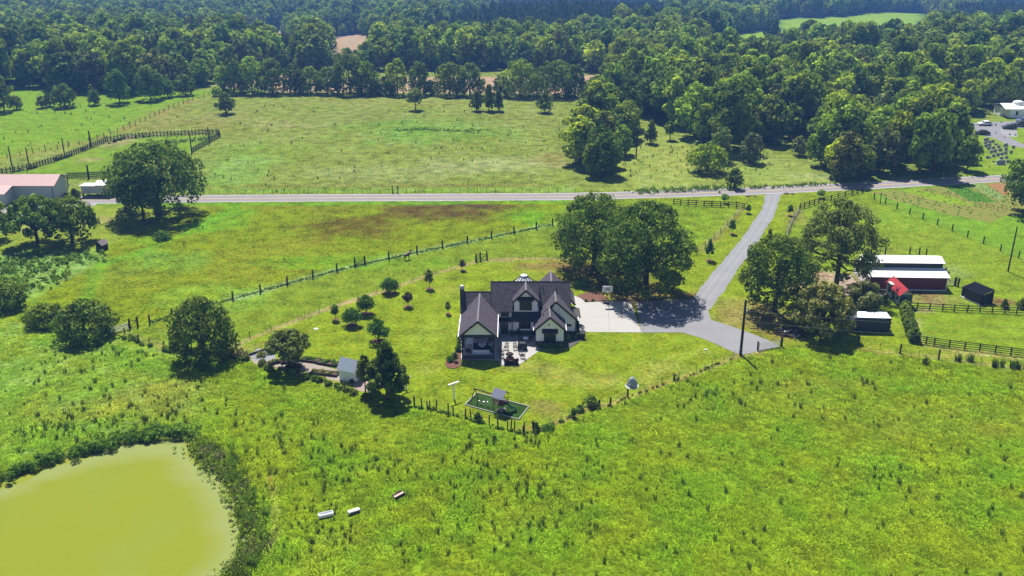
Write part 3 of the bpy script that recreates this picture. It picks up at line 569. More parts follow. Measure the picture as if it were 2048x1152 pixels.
# main block: walls
MB().box(-8.3, 4.5, 147.4, 152.0, 0, 4.2).build('wall', M['white_board'], house)
MB().box(-3.4, 4.5, 152.01, 154.3, 0, 4.3).build('wall', M['white_board'], house)
MB().box(4.51, 9.75, 149.0, 156.6, 0, 2.75).build('wall', M['white_board_y'], house)
MB().prism_x([(147.5, 4.21), (151.9, 4.21), (149.5, 6.7)], -8.28, -8.1).build('gable_wall', M['white_board_y'], house)
MB().prism_x([(147.6, 4.3), (154.2, 4.3), (150.8, 7.9)], 4.3, 4.44).build('gable_wall', M['white_board_y'], house)
MB().prism_x([(148.2, 2.76), (156.4, 2.76), (152.3, 7.3)], 9.55, 9.72).build('gable_wall', M['white_board_y'], house)
MB().prism_x([(147.7, 4.6), (153.9, 4.6), (150.8, 8.0)], -3.4, -3.25).build('gable_wall', M['white_board_y'], house)
def cross_roof(x0, x1, yf, zf, yr, zr, yb, zb, cut=None):
    a = MB()
    if cut: xc, yc = cut; zc = zf + (zr - zf) * (yc - yf) / (yr - yf); a.slab([(x0, yf, zf), (xc, yf, zf), (xc, yr, zr), (x0, yr, zr)], .16); b = MB(); b.slab([(xc + .003, yc, zc), (x1, yc, zc), (x1, yr, zr), (xc + .003, yr, zr)], .16); b.build('roof', M['shingle'], house)
    else: a.slab([(x0, yf, zf), (x1, yf, zf), (x1, yr, zr), (x0, yr, zr)], .16)
    o = a.build('roof', M['shingle'], house)
    a = MB(); a.slab([(x0, yr + .004, zr), (x1, yr + .004, zr), (x1, yb, zb), (x0, yb, zb)], .16); a.build('roof', M['shingle'], house)
    c = MB(); c.add([(x0, yr - .14, zr - .09), (x0, yr, zr + .05), (x0, yr + .14, zr - .09), (x1, yr - .14, zr - .09), (x1, yr, zr + .05), (x1, yr + .14, zr - .09)], [(0, 1, 4, 3), (1, 2, 5, 4), (0, 2, 1), (3, 4, 5)]); c.build('ridge_cap', M['black_trim'], o)
    for x in (x0 - .05, x1 + .05):
        yq, zq = (yf, zf) if not (cut and x > x1) else (149.0, zf + (zr - zf) * (149.0 - yf) / (yr - yf))
        t_ = MB(); t_.beam((x, yq, zq - .1), (x, yr, zr - .1), .07, .26); t_.beam((x, yr, zr - .1), (x, yb, zb - .1), .07, .26); t_.build('rake_trim', M['black_trim'], house)
cross_roof(-8.55, -3.56, 146.92, 4.41, 149.5, 6.97, 152.1, 4.41)
cross_roof(-3.55, 4.57, 146.9, 4.41, 150.8, 8.29, 154.7, 4.41, (.06, 147.62))
cross_roof(4.58, 9.95, 147.6, 3.0, 152.3, 7.7, 157.0, 3.0)
MB().box(-2.2, .1, 146.78, 146.9, 4.2, 4.36).build('gutter', M['black_trim'], house)
# chimney
ch = MB().box(-8.75, -8.08, 148.4, 149.9, 0, 7.75).build('chimney', M['stone'], house); MB().box(-8.80, -8.03, 148.35, 149.95, 7.75, 7.84).build('chimney_cap', M['black_trim'], ch)
MB().lathe([(.16, 0), (.16, .35), (.26, .36), (.03, .52)], 10, (-8.42, 149.1, 7.84)).build('flue', M['white'], ch)
# central dormer
wing(.08, 4.58, 147.0, 150.7, 6.12, 8.24, False, 148.7)
gwall('gable_wall', .36, 4.3, 147.36, 4.2, 6.2, 2.33, 8.02, M['white_board'], th=.25)
window(1.35, 3.25, 4.5, 6.15, 147.34, 2, awn=.42)
MB().prism_x([(147.36, 4.18), (147.36, 2.8), (146.1, 2.8), (146.1, 2.92)], -.05, 4.75).build('lower_shed_roof', M['black_metal'], house)
for x in (.02, 4.6): MB().box(x - .08, x + .08, 146.2, 146.36, .1, 2.8).build('porch_post', M['black_trim'], house)
# first floor bays and the door
MB().box(-2.2, -.08, 147.28, 147.39, 3.2, 4.15).build('transom_wall', M['white'], house); window(-1.75, -.55, 3.38, 4.02, 147.27, 2)
MB().prism_x([(147.38, 3.2), (147.38, 2.6), (146.5, 2.6), (146.5, 2.72)], -2.3, -.08).build('door_shed_roof', M['black_metal'], house)
dr = MB().box(-1.95, -.62, 147.30, 147.42, .1, 2.5).build('door', M['black_trim'], house)
for x in (-1.86, -1.2):
    MB().box(x, x + .5, 147.27, 147.31, .9, 2.35).build('pane', M['glass'], dr)
MB().tube([(-1.30, 147.24, 1.0), (-1.30, 147.24, 1.35)], .025).build('handle', M['steel'], dr)
MB().box(.1, 4.6, 147.2, 147.38, .78, 2.8).build('bay_wall', M['white_board'], house)
MB().box(-.5, 4.6, 147.14, 147.4, .1, .77).build('stone_base', M['stone'], house)
window(1.25, 3.05, 1.2, 2.35, 147.19, 1)
l_ = MB().box(-.4, -.28, 147.2, 147.28, 1.9, 2.2).build('wall_lantern', M['black_trim'], house)
# nested right gables
wing(3.57, 8.9, 142.6, 147.3, 2.86, 5.3, True, 147.3)
wing(3.57, 11.12, 146.6, 151.0, 2.84, 6.36, False, 148.3)
MB().box(11.14, 11.25, 146.65, 148.3, 2.7, 2.82).build('gutter', M['white'], house)
gwall('gable_wall', 3.95, 8.5, 143.0, .77, 3.0, 6.235, 5.08, M['white_board'])
MB().box(4.09, 8.36, 143.14, 146.99, 0, 2.8).build('wall', M['white_board_y'], house)
MB().box(3.9, 8.55, 142.94, 143.16, 0, .76).build('stone_base', M['stone'], house)
gwall('gable_wall', 8.0, 10.75, 147.0, .77, 3.05, 8.02, 5.6, M['white_board'])
MB().prism_y([(6.4, 4.2), (8.0, 3.0), (8.0, 5.6), (7.35, 6.15)], 147.0, 147.14).build('gable_wall', M['white_board'], house)
MB().box(8.4, 10.8, 146.94, 147.16, 0, .76).build('stone_base', M['stone'], house)
MB().box(8.4, 10.7, 147.15, 149.0, 0, 2.7).build('wall', M['white_board_y'], house)
window(5.35, 7.15, .45, 2.25, 142.98, 2, 'french_window', awn=.4)
window(9.0, 9.95, 1.75, 1.95, 146.98, 1); MB().box(5.9, 6.2, 142.95, 142.99, 3.6, 3.8).build('vent_grille', M['ridge'], house)
MB().tube([(10.72, 146.9, 2.75), (10.72, 146.9, .2)], .05).build('downpipe', M['black_trim'], house)
# rear wing, turret and side lean-to
wing(2.7, 11.0, 152.6, 158.2, 3.3, 7.35, False)
MB().box(3.2, 10.5, 156.61, 157.8, 0, 3.3).build('wall', M['white_board'], house)
gwall('gable_wall', 3.2, 10.5, 157.81, 3.31, 3.35, 6.85, 6.9, M['white_board'])
tu = MB().lathe([(2.9, 0), (2.9, 4.1)], 12, (2.1, 157.2, 0)).build('turret', M['white'], house)
MB().lathe([(3.3, 4.1), (3.28, 4.2), (.62, 6.75), (.6, 6.95), (.02, 7.2)], 12, (2.1, 157.2, 0)).build('turret_roof', mat('white metal cone', (.72, .73, .75), .4, .05, 2), tu)
tt = MB()
for k in range(12):
    a = k * math.pi / 6; tt.beam((2.1 + 3.28 * math.cos(a), 157.2 + 3.28 * math.sin(a), 4.24), (2.1 + .63 * math.cos(a), 157.2 + .63 * math.sin(a), 6.80), .10, .06)
tt.build('turret_seam', M['black_trim'], tu)
MB().box(9.8, 11.5, 149.3, 152.6, 0, 2.3).build('side_lean_to', M['dark_wood'], house)
MB().slab([(9.96, 149.0, 3.0), (11.75, 149.0, 2.4), (11.75, 152.9, 2.4), (9.96, 152.9, 3.0)], .12).build('lean_to_roof', mat('olive lean-to roof', (.05, .05, .045), .8, .2, 3), house)
for x, y, z in ((7.6, 151.1, 6.6), (5.3, 151.2, 6.7), (5.2, 145.0, 4.4)):
    MB().tube([(x, y, z - .3), (x, y, z + .45)], .06).build('vent_pipe', M['black_trim'], house)

# ---------------------------------------------------------------- round the house
def ac(x, y, lbl):
    e = empty('heat_pump', (x, y, 0), lbl, 'heat pump', 'heat pumps beside the house')
    MB().box(-.42, .42, -.42, .42, .05, .95).build('casing', M['steel'], e, False, bevel=.03); MB().lathe([(.36, .951), (.36, .99), (.30, 1.0)], 14).build('fan_grille', M['black_trim'], e, False)
    MB().box(-.5, .5, -.5, .5, 0, .05).build('pad', M['conc'], e, False)
ac(11.9, 147.3, 'grey heat pump unit beside the right wall, nearer the lawn'); ac(12.0, 148.7, 'grey heat pump unit beside the right wall, nearer the driveway')
bn = empty('trash_bin', (11.9, 145.6, 0), 'black wheeled bin standing at the corner of the concrete pad', 'bin')
MB().add([(-.28, -.28, .05), (.28, -.28, .05), (.28, .28, .05), (-.28, .28, .05), (-.36, -.36, 1.0), (.36, -.36, 1.0), (.36, .36, 1.0), (-.36, .36, 1.0)], [(0, 3, 2, 1), (4, 5, 6, 7), (0, 1, 5, 4), (1, 2, 6, 5), (2, 3, 7, 6), (3, 0, 4, 7)]).build('bin_body', M['black_trim'], bn, False)
MB().box(-.4, .4, -.4, .42, 1.0, 1.08).build('lid', M['black_trim'], bn, False)
# porch furniture
M['sofa'] = mat('pale cushions', (.62, .62, .64), .9, .1, 2); M['rug'] = mat('dark rug', (.035, .035, .04), .95, .4, 1.5)
MB().box(-1.5, 1.5, -1.3, 1.3, 0, .02).thing('rug', M['rug'], (-4.9, 142.3, .112), 'dark patterned rug on the covered porch floor', 'rug')
ct = empty('coffee_table', (-4.9, 142.2, .132), 'round white coffee table in the middle of the dark rug', 'table')
MB().lathe([(.62, .36), (.64, .38), (.64, .43), (.62, .45)], 24).build('table_top', M['white'], ct, False); MB().lathe([(.3, 0), (.12, .1), (.12, .36)], 12).build('pedestal', M['white'], ct, False)
MB().lathe([(.05, 0), (.13, .05), (.15, .16), (.12, .17)], 10).thing('bowl', M['black_trim'], (-4.95, 142.2, .583), 'small dark bowl on the round white coffee table', 'bowl')
so = empty('sofa', (-5.0, 139.6, .11), 'long white outdoor sofa facing into the covered porch', 'sofa')
MB().box(-1.3, 1.3, -.42, .45, .06, .3).build('frame', M['white'], so, False); MB().box(-1.3, 1.3, -.45, -.28, .3, .82).build('backrest', M['white'], so, False)
for i in range(3): MB().box(-1.12 + i * .75, -.39 + i * .75, -.26, .43, .305, .46).build('cushion', M['sofa'], so, False, bevel=.04)
for s_ in (-1, 1): MB().box(s_ * 1.3 - .1, s_ * 1.3 + .1, -.44, .45, .06, .6).build('armrest', M['white'], so, False, bevel=.03)
def club(x, y, rz, lbl, m='sofa', fr='black_trim', z=.11):
    e = empty('lounge_chair', (x, y, z), lbl, 'chair', 'lounge chairs on the covered porch', rz)
    MB().box(-.36, .36, -.34, .36, .28, .40).build('seat', M[m], e, False, bevel=.03); MB().slab([(-.36, .30, .95), (.36, .30, .95), (.36, .24, .40), (-.36, .24, .40)], .08).build('backrest', M[m], e, False)
    for a in (-.33, .33):
        for b in (-.3, .3): MB().box(a - .03, a + .03, b - .03, b + .03, 0, .29 if b < 0 else .6).build('leg', M[fr], e, False)
        MB().box(a - .04, a + .04, -.32, .32, .57, .61).build('armrest', M[fr], e, False)
club(-2.0 - 1.55, 139.9, R(200), 'dark framed lounge chair at the right end of the white sofa', 'rug'); club(-7.1, 139.9, R(160), 'dark framed lounge chair at the left end of the white sofa', 'rug')
club(-3.6, 144.2, R(-30), 'lounge chair near the fireplace at the back right of the porch', 'rug'); club(-3.5, 142.4, R(-90), 'lounge chair on the right edge of the dark rug')
tb = empty('dining_table', (-6.95, 142.9, .11), 'white rectangular table on the left side of the covered porch', 'table')
MB().box(-.55, .55, -1.1, 1.1, .70, .76).build('table_top', M['white'], tb, False)
for a in (-.48, .48):
    for b in (-1.0, 1.0): MB().box(a - .04, a + .04, b - .04, b + .04, 0, .7).build('leg', M['white'], tb, False)
# metal patio chairs
def metal_chair():
    e = empty('patio_chair', (0, 0, .03), 'dark metal patio chair', 'chair', 'dark metal chairs round the fire pit')
    s_ = MB(); 
    for i in range(6): s_.box(-.30 + i * .1, -.23 + i * .1, -.28, .28, .40, .43)
    s_.build('seat', M['black_trim'], e, False)
    b_ = MB()
    for i in range(5): b_.beam((-.24 + i * .12, .27, .43), (-.30 + i * .15, .50, 1.08 + .06 * (2 - abs(i - 2))), .07, .03)
    b_.beam((-.31, .46, 1.0), (.31, .46, 1.0), .05); b_.build('backrest', M['black_trim'], e, False)
    for a in (-.30, .30):
        MB().beam((a, -.32, .62), (a, .34, .60), .11, .03).build('armrest', M['black_trim'], e, False)
        MB().beam((a, -.28, 0), (a, -.26, .62), .05).build('leg', M['black_trim'], e, False); MB().beam((a, .38, 0), (a, .27, .6), .05).build('leg', M['black_trim'], e, False)
    return e
mc = metal_chair(); first = True
for px, py, rz, lb in ((1012.5, 700, -15, 'dark metal chair behind the fire pit, left of the pair facing the lawn'), (1031, 700, 15, 'dark metal chair behind the fire pit, right of the pair facing the lawn'),
                       (1003.5, 707.5, 75, 'dark metal chair left of the fire pit, nearer the house'), (1004, 715.5, 105, 'dark metal chair left of the fire pit, nearer the lawn'),
                       (1041, 708.5, -75, 'dark metal chair right of the fire pit, nearer the house'), (1045, 717, -105, 'dark metal chair right of the fire pit, nearer the lawn')):
    p = G(px, py); p.z = .032
    if first: mc.location = p; mc.rotation_euler = (0, 0, R(rz)); mc['label'] = lb; first = False
    else: copy_thing(mc, p, lb, R(rz))
fpit = empty('fire_pit', (G(1019, 714)[0], G(1019, 714)[1], .03), 'dark iron fire pit with a lid in the middle of the pale patio', 'fire pit')
MB().lathe([(.28, 0), (.20, .12), (.24, .3), (.62, .42), (.66, .50), (.60, .50), (.5, .40), (.05, .36)], 18).build('fire_bowl', M['black_trim'], fpit, False, True)
MB().lathe([(.62, .50), (.5, .66), (.25, .78), (.06, .82), (.06, .9), (.02, .92)], 18).build('mesh_lid', M['dark_wood'], fpit, False, True)
gr = empty('covered_grill', (G(1045, 699)[0], G(1045, 699)[1], .03), 'large grill under a rounded black cover on the pale patio', 'grill')
MB().prism_y([(-.75, .02), (.75, .02), (.78, .8), (.70, 1.05), (.45, 1.22), (-.45, 1.22), (-.70, 1.05), (-.78, .8)], -.38, .38).build('cover', mat('black cover', (.014, .014, .016), .5, .3, 3, .1), gr, False, bevel=.05)
for s_ in (-.55, .55): MB().lathe([(.09, -.03), (.09, .03)], 10, (s_, -.36, .09)).build('wheel', M['dark_wood'], gr, False)
pt_ = empty('patio_table', (G(1051.5, 684)[0], G(1051.5, 684)[1], .03), 'small square table with a bright white top beside the bay window wall', 'table')
MB().box(-.42, .42, -.42, .42, .70, .75).build('table_top', M['white'], pt_, False)
for a in (-.36, .36):
    for b in (-.36, .36): MB().box(a - .03, a + .03, b - .03, b + .03, 0, .7).build('leg', M['black_trim'], pt_, False)
first = None
for px, py, rz, lb in ((1042, 682, 90, 'shaded patio chair left of the small white table'), (1061, 682, -90, 'shaded patio chair right of the small white table'), (1039, 672, 20, 'shaded patio chair against the wall under the bay window, left one'), (1064, 672, -20, 'shaded patio chair against the wall under the bay window, right one')):
    p = G(px, py); p.z = .032; copy_thing(mc, p, lb, R(rz), group='shaded chairs below the bay window')
pb = G(1022.5, 728); px_ = empty('planter_box', (pb.x, pb.y, 0), 'long low planter box of dark reddish plants at the lawn edge of the patio', 'planter')
MB().box(-1.12, 1.12, -.42, .42, 0, .75).build('box', mat('dark red box', (.022, .010, .009), .9, .3, 4, .3), px_, False)
# ---------------------------------------------------------------- fences
def interp_posts(pts, n):  # pts world xy polyline -> evenly spaced
    P = [Vector((p[0], p[1])) for p in pts]; L = [0]
    for a, b in zip(P[:-1], P[1:]): L.append(L[-1] + (b - a).length)
    out = []
    for k in range(n):
        t_ = L[-1] * k / (n - 1); i = max(j for j in range(len(L)) if L[j] <= t_ + 1e-6); i = min(i, len(P) - 2)
        f_ = (t_ - L[i]) / (L[i + 1] - L[i]); out.append(tuple(P[i].lerp(P[i + 1], f_)))
    return out
def fence(name, label, posts, h, pw, rails=(), rail=.12, wires=(), m='wood', mr=None, cat='fence', rnd_h=.0, tposts=(), group=None, wt=.012):
    p0 = posts[0]; root = empty(name, (p0[0], p0[1], float(terr(p0[0], p0[1]))), label, cat, group)
    zt = lambda p: float(terr(p[0], p[1]))
    base = MB().tube([(0, 0, -.05), (0, 0, h)], pw / 2, 6).mesh('post', M[m]) if not rails else MB().box(-pw / 2, pw / 2, -pw / 2, pw / 2, -.05, h).mesh('post', M[m])
    for p in posts[:100]:
        o = bpy.data.objects.new('post', base); COL.objects.link(o); o.parent = root; o.location = (p[0] - p0[0], p[1] - p0[1], zt(p) - root.location.z)
        if rnd_h: o.scale.z = 1 + rnd.uniform(-rnd_h, rnd_h); o.rotation_euler = (rnd.uniform(-.08, .08), rnd.uniform(-.08, .08), rnd.uniform(0, 3))
    if tposts:
        tb_ = MB().box(-.03, .03, -.03, .03, -.05, 1.25).mesh('steel_post', M['tpost'])
        for p in tposts[:100]:
            o = bpy.data.objects.new('steel_post', tb_); COL.objects.link(o); o.parent = root; o.location = (p[0] - p0[0], p[1] - p0[1], zt(p) - root.location.z)
    ln = sorted(list(posts) + list(tposts), key=lambda q: (q[0] - p0[0]) ** 2 + (q[1] - p0[1]) ** 2) if tposts else posts
    for z in rails:
        r_ = MB()
        for a, b in zip(posts[:-1], posts[1:]): r_.beam((a[0], a[1] - pw / 2 - .02, z + zt(a)), (b[0], b[1] - pw / 2 - .02, z + zt(b)), .04, rail)
        r_.build('rail', M[mr or m], root)
    if wires:
        r_ = MB()
        for z in wires:
            for a, b in zip(ln[:-1], ln[1:]): r_.beam((a[0], a[1], z + zt(a)), (b[0], b[1], z + zt(b)), wt, wt)
        r_.build('wire', M['wire'], root)
    return root
def gate(a, b, label, h=1.2, n=5, m='dark_wood', tall=1.6, brace=True, posts=True, cat='gate', name='gate'):
    a, b = Vector(a[:2]), Vector(b[:2]); root = empty(name, (a.x, a.y, 0), label, cat)
    d = (b - a); 
    if posts:
        for q in (a, b): MB().box(q.x - .12, q.x + .12, q.y - .12, q.y + .12, 0, tall).build('gate_post', M['dark_wood'], root)
    p = a + d * .06; q = a + d * .94; f_ = MB()
    for i in range(n): z = .15 + (h - .2) * i / (n - 1); f_.beam((p.x, p.y, z), (q.x, q.y, z), .045, .07)
    for t_ in (0, 1): r_ = p.lerp(q, t_); f_.beam((r_.x, r_.y, .1), (r_.x, r_.y, h), .06)
    if brace: f_.beam((p.x, p.y, .15), (q.x, q.y, h - .05), .05, .08)
    f_.build('gate_leaf', M[m], root); return root
W = lambda *pts: [tuple(G(*p)[:2]) for p in pts]
fA = W((466, 600), (521, 586), (575, 570), (626, 556), (674, 543)); fB = W((730, 528.5), (778, 519), (834, 507), (885, 496.5), (935, 486.6), (983, 477), (1028, 467.5), (1072.6, 458), (1105, 451), (1140, 443))
fence('wire_fence', 'thick posts and wire along the middle pasture, left of the small gate', W((300, 648), (345, 636), (400, 620)) + fA + W((710, 533)), 1.75, .32, wires=(.4, .8, 1.2), m='dark_wood')
fence('wire_fence', 'thick posts and wire along the middle pasture, right of the small gate', fB, 1.75, .32, wires=(.4, .8, 1.2), m='dark_wood')
gate(G(710, 533), G(730, 528.5), 'small dark braced gate in the long middle pasture fence', tall=1.9, h=1.3)
gate(G(952.5, 523), G(960.4, 521.3), 'narrow dark gate at the back corner of the yard, left half', tall=1.7, h=1.2, n=3); gate(G(960.8, 521.2), G(973.6, 519), 'wide dark gate at the back corner of the yard, right half', tall=1.9, h=1.3, n=3)
gate(G(217, 669), G(260, 657.6), 'long silvery five bar gate beside the dark bushes on the left', n=6, m='steel', tall=1.4, h=1.2); gate(G(260.3, 657.5), G(276, 653.8), 'short braced timber gate ending at a thick post on the left', tall=1.9, h=1.4, n=2)
gate(G(455, 697.5), G(472, 692), 'dark gate under the large round evergreen by the worn path', tall=2.0, h=1.3)
ty = W((542, 660), (587, 644), (610, 635), (639, 623), (660, 615), (680, 609), (715, 596), (754, 586), (780, 577), (801, 571), (824, 562), (848, 555), (872, 547), (900, 539), (928, 531))
fence('wire_fence', 'thin steel post and wire fence along the worn strip behind the orchard trees', W((500, 676)) + W((951, 524)), 1.3, .14, wires=(), tposts=ty)
fence('wire_fence', 'thin wire fence running from the back gate towards the big oaks', W((975, 520.5), (1190, 519)), 1.3, .14, wires=(.5, 1.0), tposts=W((998, 519.6), (1021, 519), (1046, 518.5), (1070, 518), (1095, 518), (1120, 518), (1150, 518)))
# lower yard fence
fence('rustic_fence', 'leaning old timber posts of the overgrown fence left of the playset', W((829, 812), (843.6, 814), (855, 817), (860, 818), (872.5, 819.5), (897, 830), (906.6, 828), (931, 834), (942, 837), (978.6, 850), (996, 854), (1015, 858), (1022, 858.5), (1028.6, 860), (1046, 867), (1049, 866.5), (1066, 861)), 1.55, .2, wires=(.5, 1.0), m='wood', rnd_h=.22)
fence('wire_fence', 'thick post and steel post fence climbing from the playset corner to the tall pole', W((1066.8, 860), (1197, 816), (1220.6, 810), (1255, 793), (1348, 762), (1480, 711)), 1.35, .3, wires=(.4, .8, 1.1), tposts=W((1100, 850), (1123, 841), (1138, 834), (1288, 783), (1323, 768), (1358, 758), (1392.5, 745), (1409, 739), (1425, 732), (1447, 725), (1467, 715)), m='dark_wood', rnd_h=.1)
fence('rustic_fence', 'overgrown post and wire fence below the long gate and round evergreen', W((250, 672), (277, 683), (300, 690), (330, 697), (350, 703), (385, 709), (440, 712), (495, 716)), 1.4, .2, wires=(.5, 1.0), m='wood', rnd_h=.2)
fence('rustic_fence', 'old posts along the vine covered fence below the garden beds', W((497, 722), (540, 742), (600, 752), (651, 764), (690, 780), (737, 786), (745, 788), (772, 800), (800, 806), (828, 811)), 1.4, .18, wires=(.5, 1.0), m='wood', rnd_h=.2)
gate(G(1515, 701), G(1562, 693), 'pale pipe gate across the end of the gravel yard', n=6, m='steel', tall=1.6, h=1.3, brace=False)
fence('wire_fence', 'widely spaced dark posts and wire bordering the meadow, right of the pipe gate', W((1563, 693), (1640, 690), (1716.5, 690), (1800, 707), (1877, 718), (2048, 737), (2120, 745)), 1.7, .3, wires=(.4, .8, 1.2), tposts=W((1680, 690), (1760, 699), (1837.6, 712), (1919.6, 722), (1961, 728), (2003, 732)), m='dark_wood')
# brown board fences on the right
fence('board_fence', 'brown four board fence along the upper side of the small paddock', W((1812, 617.5), (1834, 618.6), (1859, 619.6), (1884.6, 621), (1908, 622.5), (1934.6, 623.8), (1959, 624.5), (1984, 625.5), (2009, 626.5), (2032.6, 627.5), (2057, 629), (2082, 630)), 1.35, .16, (.3, .72, 1.2), .13, m='dark_wood')
fence('board_fence', 'brown four board fence along the lower side of the small paddock', W((1833, 685), (1852, 688), (1868, 690.5), (1898, 694.6), (1929, 698.8), (1959, 702), (1990, 706), (2021, 710), (2052, 713.5), (2083, 717)), 1.4, .16, (.25, .62, 1.0, 1.3), .12, m='dark_wood')
fence('white_fence', 'thin white rail fence beside the clipped hedge', W((1819, 620), (1824, 641), (1829, 663), (1833, 684)), 1.1, .1, (1.05,), .12, m='white')
fence('board_fence', 'dark board fence between the big oaks and the driveway entrance', W((1347, 408), (1361, 410), (1376, 411), (1392, 411.6), (1408, 412.6), (1423.5, 413), (1440.7, 413.7), (1457, 414.2), (1473, 415), (1488, 418)), 1.45, .2, (.35, .8, 1.3), .16, m='dark_wood')
fence('board_fence', 'dark board fence rising from the driveway towards the crop field', W((1600, 418), (1608.6, 415.5), (1618, 412.6), (1628, 409.8), (1637, 407.6), (1647, 405), (1662, 401), (1676, 397.5), (1690, 394), (1704, 390), (1714, 387), (1725, 386)), 1.45, .2, (.35, .8, 1.3), .16, m='dark_wood')
fence('wire_fence', 'wire fence running down from the driveway board fence behind the big oaks', W((1484, 419), (1469, 436), (1455, 451), (1441, 466), (1428, 479), (1410, 494)), 1.3, .14, wires=(.4, .8, 1.2), m='wood', wt=.03)
fence('wire_fence', 'grey wire fence running down from the board fence right of the driveway', W((1598, 421), (1588, 437), (1580, 452), (1576, 466), (1572, 480)), 1.3, .14, wires=(.2, .5, .8, 1.1), m='wood', wt=.04)
fence('wire_fence', 'line of thick dark posts between the right pasture and the crop field', W((1725, 386.5), (1748, 398), (1770.6, 407.7), (1793.7, 418), (1819, 429), (1845.6, 438.7), (1874.5, 450), (1904, 462), (1934.6, 474.5), (1966.5, 487), (2000.6, 502), (2037, 516.5), (2070, 530)), 1.55, .30, wires=(.4, .8, 1.2), m='dark_wood')
fence('wire_fence', 'wire fence just behind the red barn', W((1700, 512), (1735, 510), (1770, 509), (1819, 508), (1838, 509), (1852, 511)), 1.5, .3, wires=(.5, 1.0), m='dark_wood')
gate(G(1890, 551), G(1895, 558.5), 'short braced dark gate at the right end of the red barn', tall=1.6, h=1.2, n=2); gate(G(1884, 571), G(1909, 571), 'pale pipe gate right of the red barn', n=5, m='steel', tall=1.6, brace=False)
gate(G(1910, 571), G(1916, 573), 'small braced corner gate between the barn and the dark shed', n=2, tall=1.7)
gate(G(1962, 606), G(1982, 607.5), 'dark two post gate beside the black run-in shed', n=2, tall=1.9, brace=False)
# north side fences
fence('wire_fence', 'faint post fence along the north verge of the road', interp_posts(W((420, 388), (900, 385.5), (1150, 384)), 42), 1.2, .1, wires=(.5, 1.1), m='wood')
gate(G(785, 386), G(796, 386), 'dark crossed timber gate on the north side of the road', tall=1.9, h=1.8, n=2); 
fence('wire_fence', 'post and wire fence along the verge by the dark round evergreen', interp_posts(W((1370, 384), (1480, 380), (1560, 377), (1660, 371)), 16), 1.3, .14, wires=(.5, 1.1), m='wood')
fence('wire_fence', 'long thin fence dividing the bright left pasture from the big meadow', interp_posts(W((-60, 331), (0, 318), (110, 300), (182, 284), (260, 255), (330, 223), (390, 199), (430, 188)), 34), 1.6, .22, wires=(.5, 1.1), m='wood', rnd_h=.25)
penw = W((-20, 352), (24, 344.5), (64, 338), (132, 316), (182, 297), (215, 283), (253, 277.5), (308, 273), (374, 270), (435, 267.6), (440.7, 274), (385, 305))
pn = fence('picket_fence', 'grey slatted stock fence curving round the green pen', interp_posts(penw, 98), 1.7, .2, (.3, .75, 1.2), .2, m='wood', mr='wood')
fence('picket_fence', 'grey slatted stock fence behind the small white shed on stilts', interp_posts(W((136, 357), (175, 356), (220, 353.5)), 24), 1.7, .16, (.4, .9, 1.4), .2, m='wood')
fence('board_fence', 'short timber fence right of the pink roofed barn', W((130, 394), (143, 394), (156, 394), (166, 394)), 1.1, .12, (.3, 1.0), .1, m='dark_wood')

# ---------------------------------------------------------------- poles and wires
def pole(bx, by, tx, ty, label, arm=True, r=.15, group='tall timber utility poles', ins=False, name='utility_pole', cat='utility pole'):
    b = G(bx, by); h = HT(b.y, ty); e = empty(name, b, label, cat, group)
    MB().tube([(0, 0, -.1), (0, 0, h)], [r, r * .75], 8).build('pole', M['dark_wood'], e, False)
    if ins:
        MB().tube([(.25, 0, h - 2.6), (.25, 0, h - 1.8)], .16, 10).build('meter_can', M['steel'], e, False); MB().tube([(.05, 0, h - 1.6), (.3, 0, h - 1.4)], .05).build('insulator', M['white'], e, False)
    return b, h
pA, hA = pole(1481, 709, 1493, 600, 'tall dark pole with a small metal can at the end of the gravel yard', r=.24, ins=True)
pB, hB = pole(2016, 543, 2033, 453, 'tall dark pole standing alone in the right pasture', r=.16)
pC, hC = pole(1272, 318, 1273, 256, 'tall thin pole in the clearing beside the dark copse', r=.2)
pole(1760, 408, 1761, 385, 'short dark pole beside the post line at the crop field', r=.12, group=None)
for i, (a, b, c, d, l_) in enumerate(((26.4, 344, 14.5, 293, 'tall pole behind the pink roofed barn, farthest left'), (59, 336, 50, 295, 'tall pole on the stock fence, second from the left'), (129.7, 312, 120, 276.4, 'tall pole with ivy on the curve of the stock fence'), (182, 292, 174.3, 261.4, 'thick tall pole rising just outside the stock fence'),
                    (178, 357, 172, 330, 'tall pole behind the small white shed on stilts'), (383.5, 305, 375.4, 266.5, 'tall pole right of the big spreading oak'), (418.7, 287, 414.3, 254, 'tall pole near the top corner of the green pen'))): pole(a, b, c, d, l_, r=.28 if i in (3, 4) else .2, group='tall poles round the green pen')
pD = G(2230, 760); e = empty('utility_pole', pD, 'tall pole beyond the right edge of the meadow', 'utility pole', 'tall timber utility poles'); MB().tube([(0, 0, 0), (0, 0, 9)], [.22, .17], 8).build('pole', M['dark_wood'], e, False)
def cable(a, b, sag, label, r=.022):
    a, b = Vector(a), Vector(b); mb = MB(); pts = []
    for i in range(17):
        t_ = i / 16; p = a.lerp(b, t_); p.z -= sag * 4 * t_ * (1 - t_); pts.append(p - a)
    mb.tube(pts, r, 4); mb.thing('power_cable', M['wire'], a, label, 'cable', 'thin cables from the gravel yard pole')
cable((pA.x, pA.y, hA - 1.8), (pD.x, pD.y, 8.6), .9, 'upper thin cable running right from the gravel yard pole'); cable((pA.x, pA.y, hA - 3.6), (pD.x, pD.y, 6.6), .9, 'lower thin cable running right from the gravel yard pole')

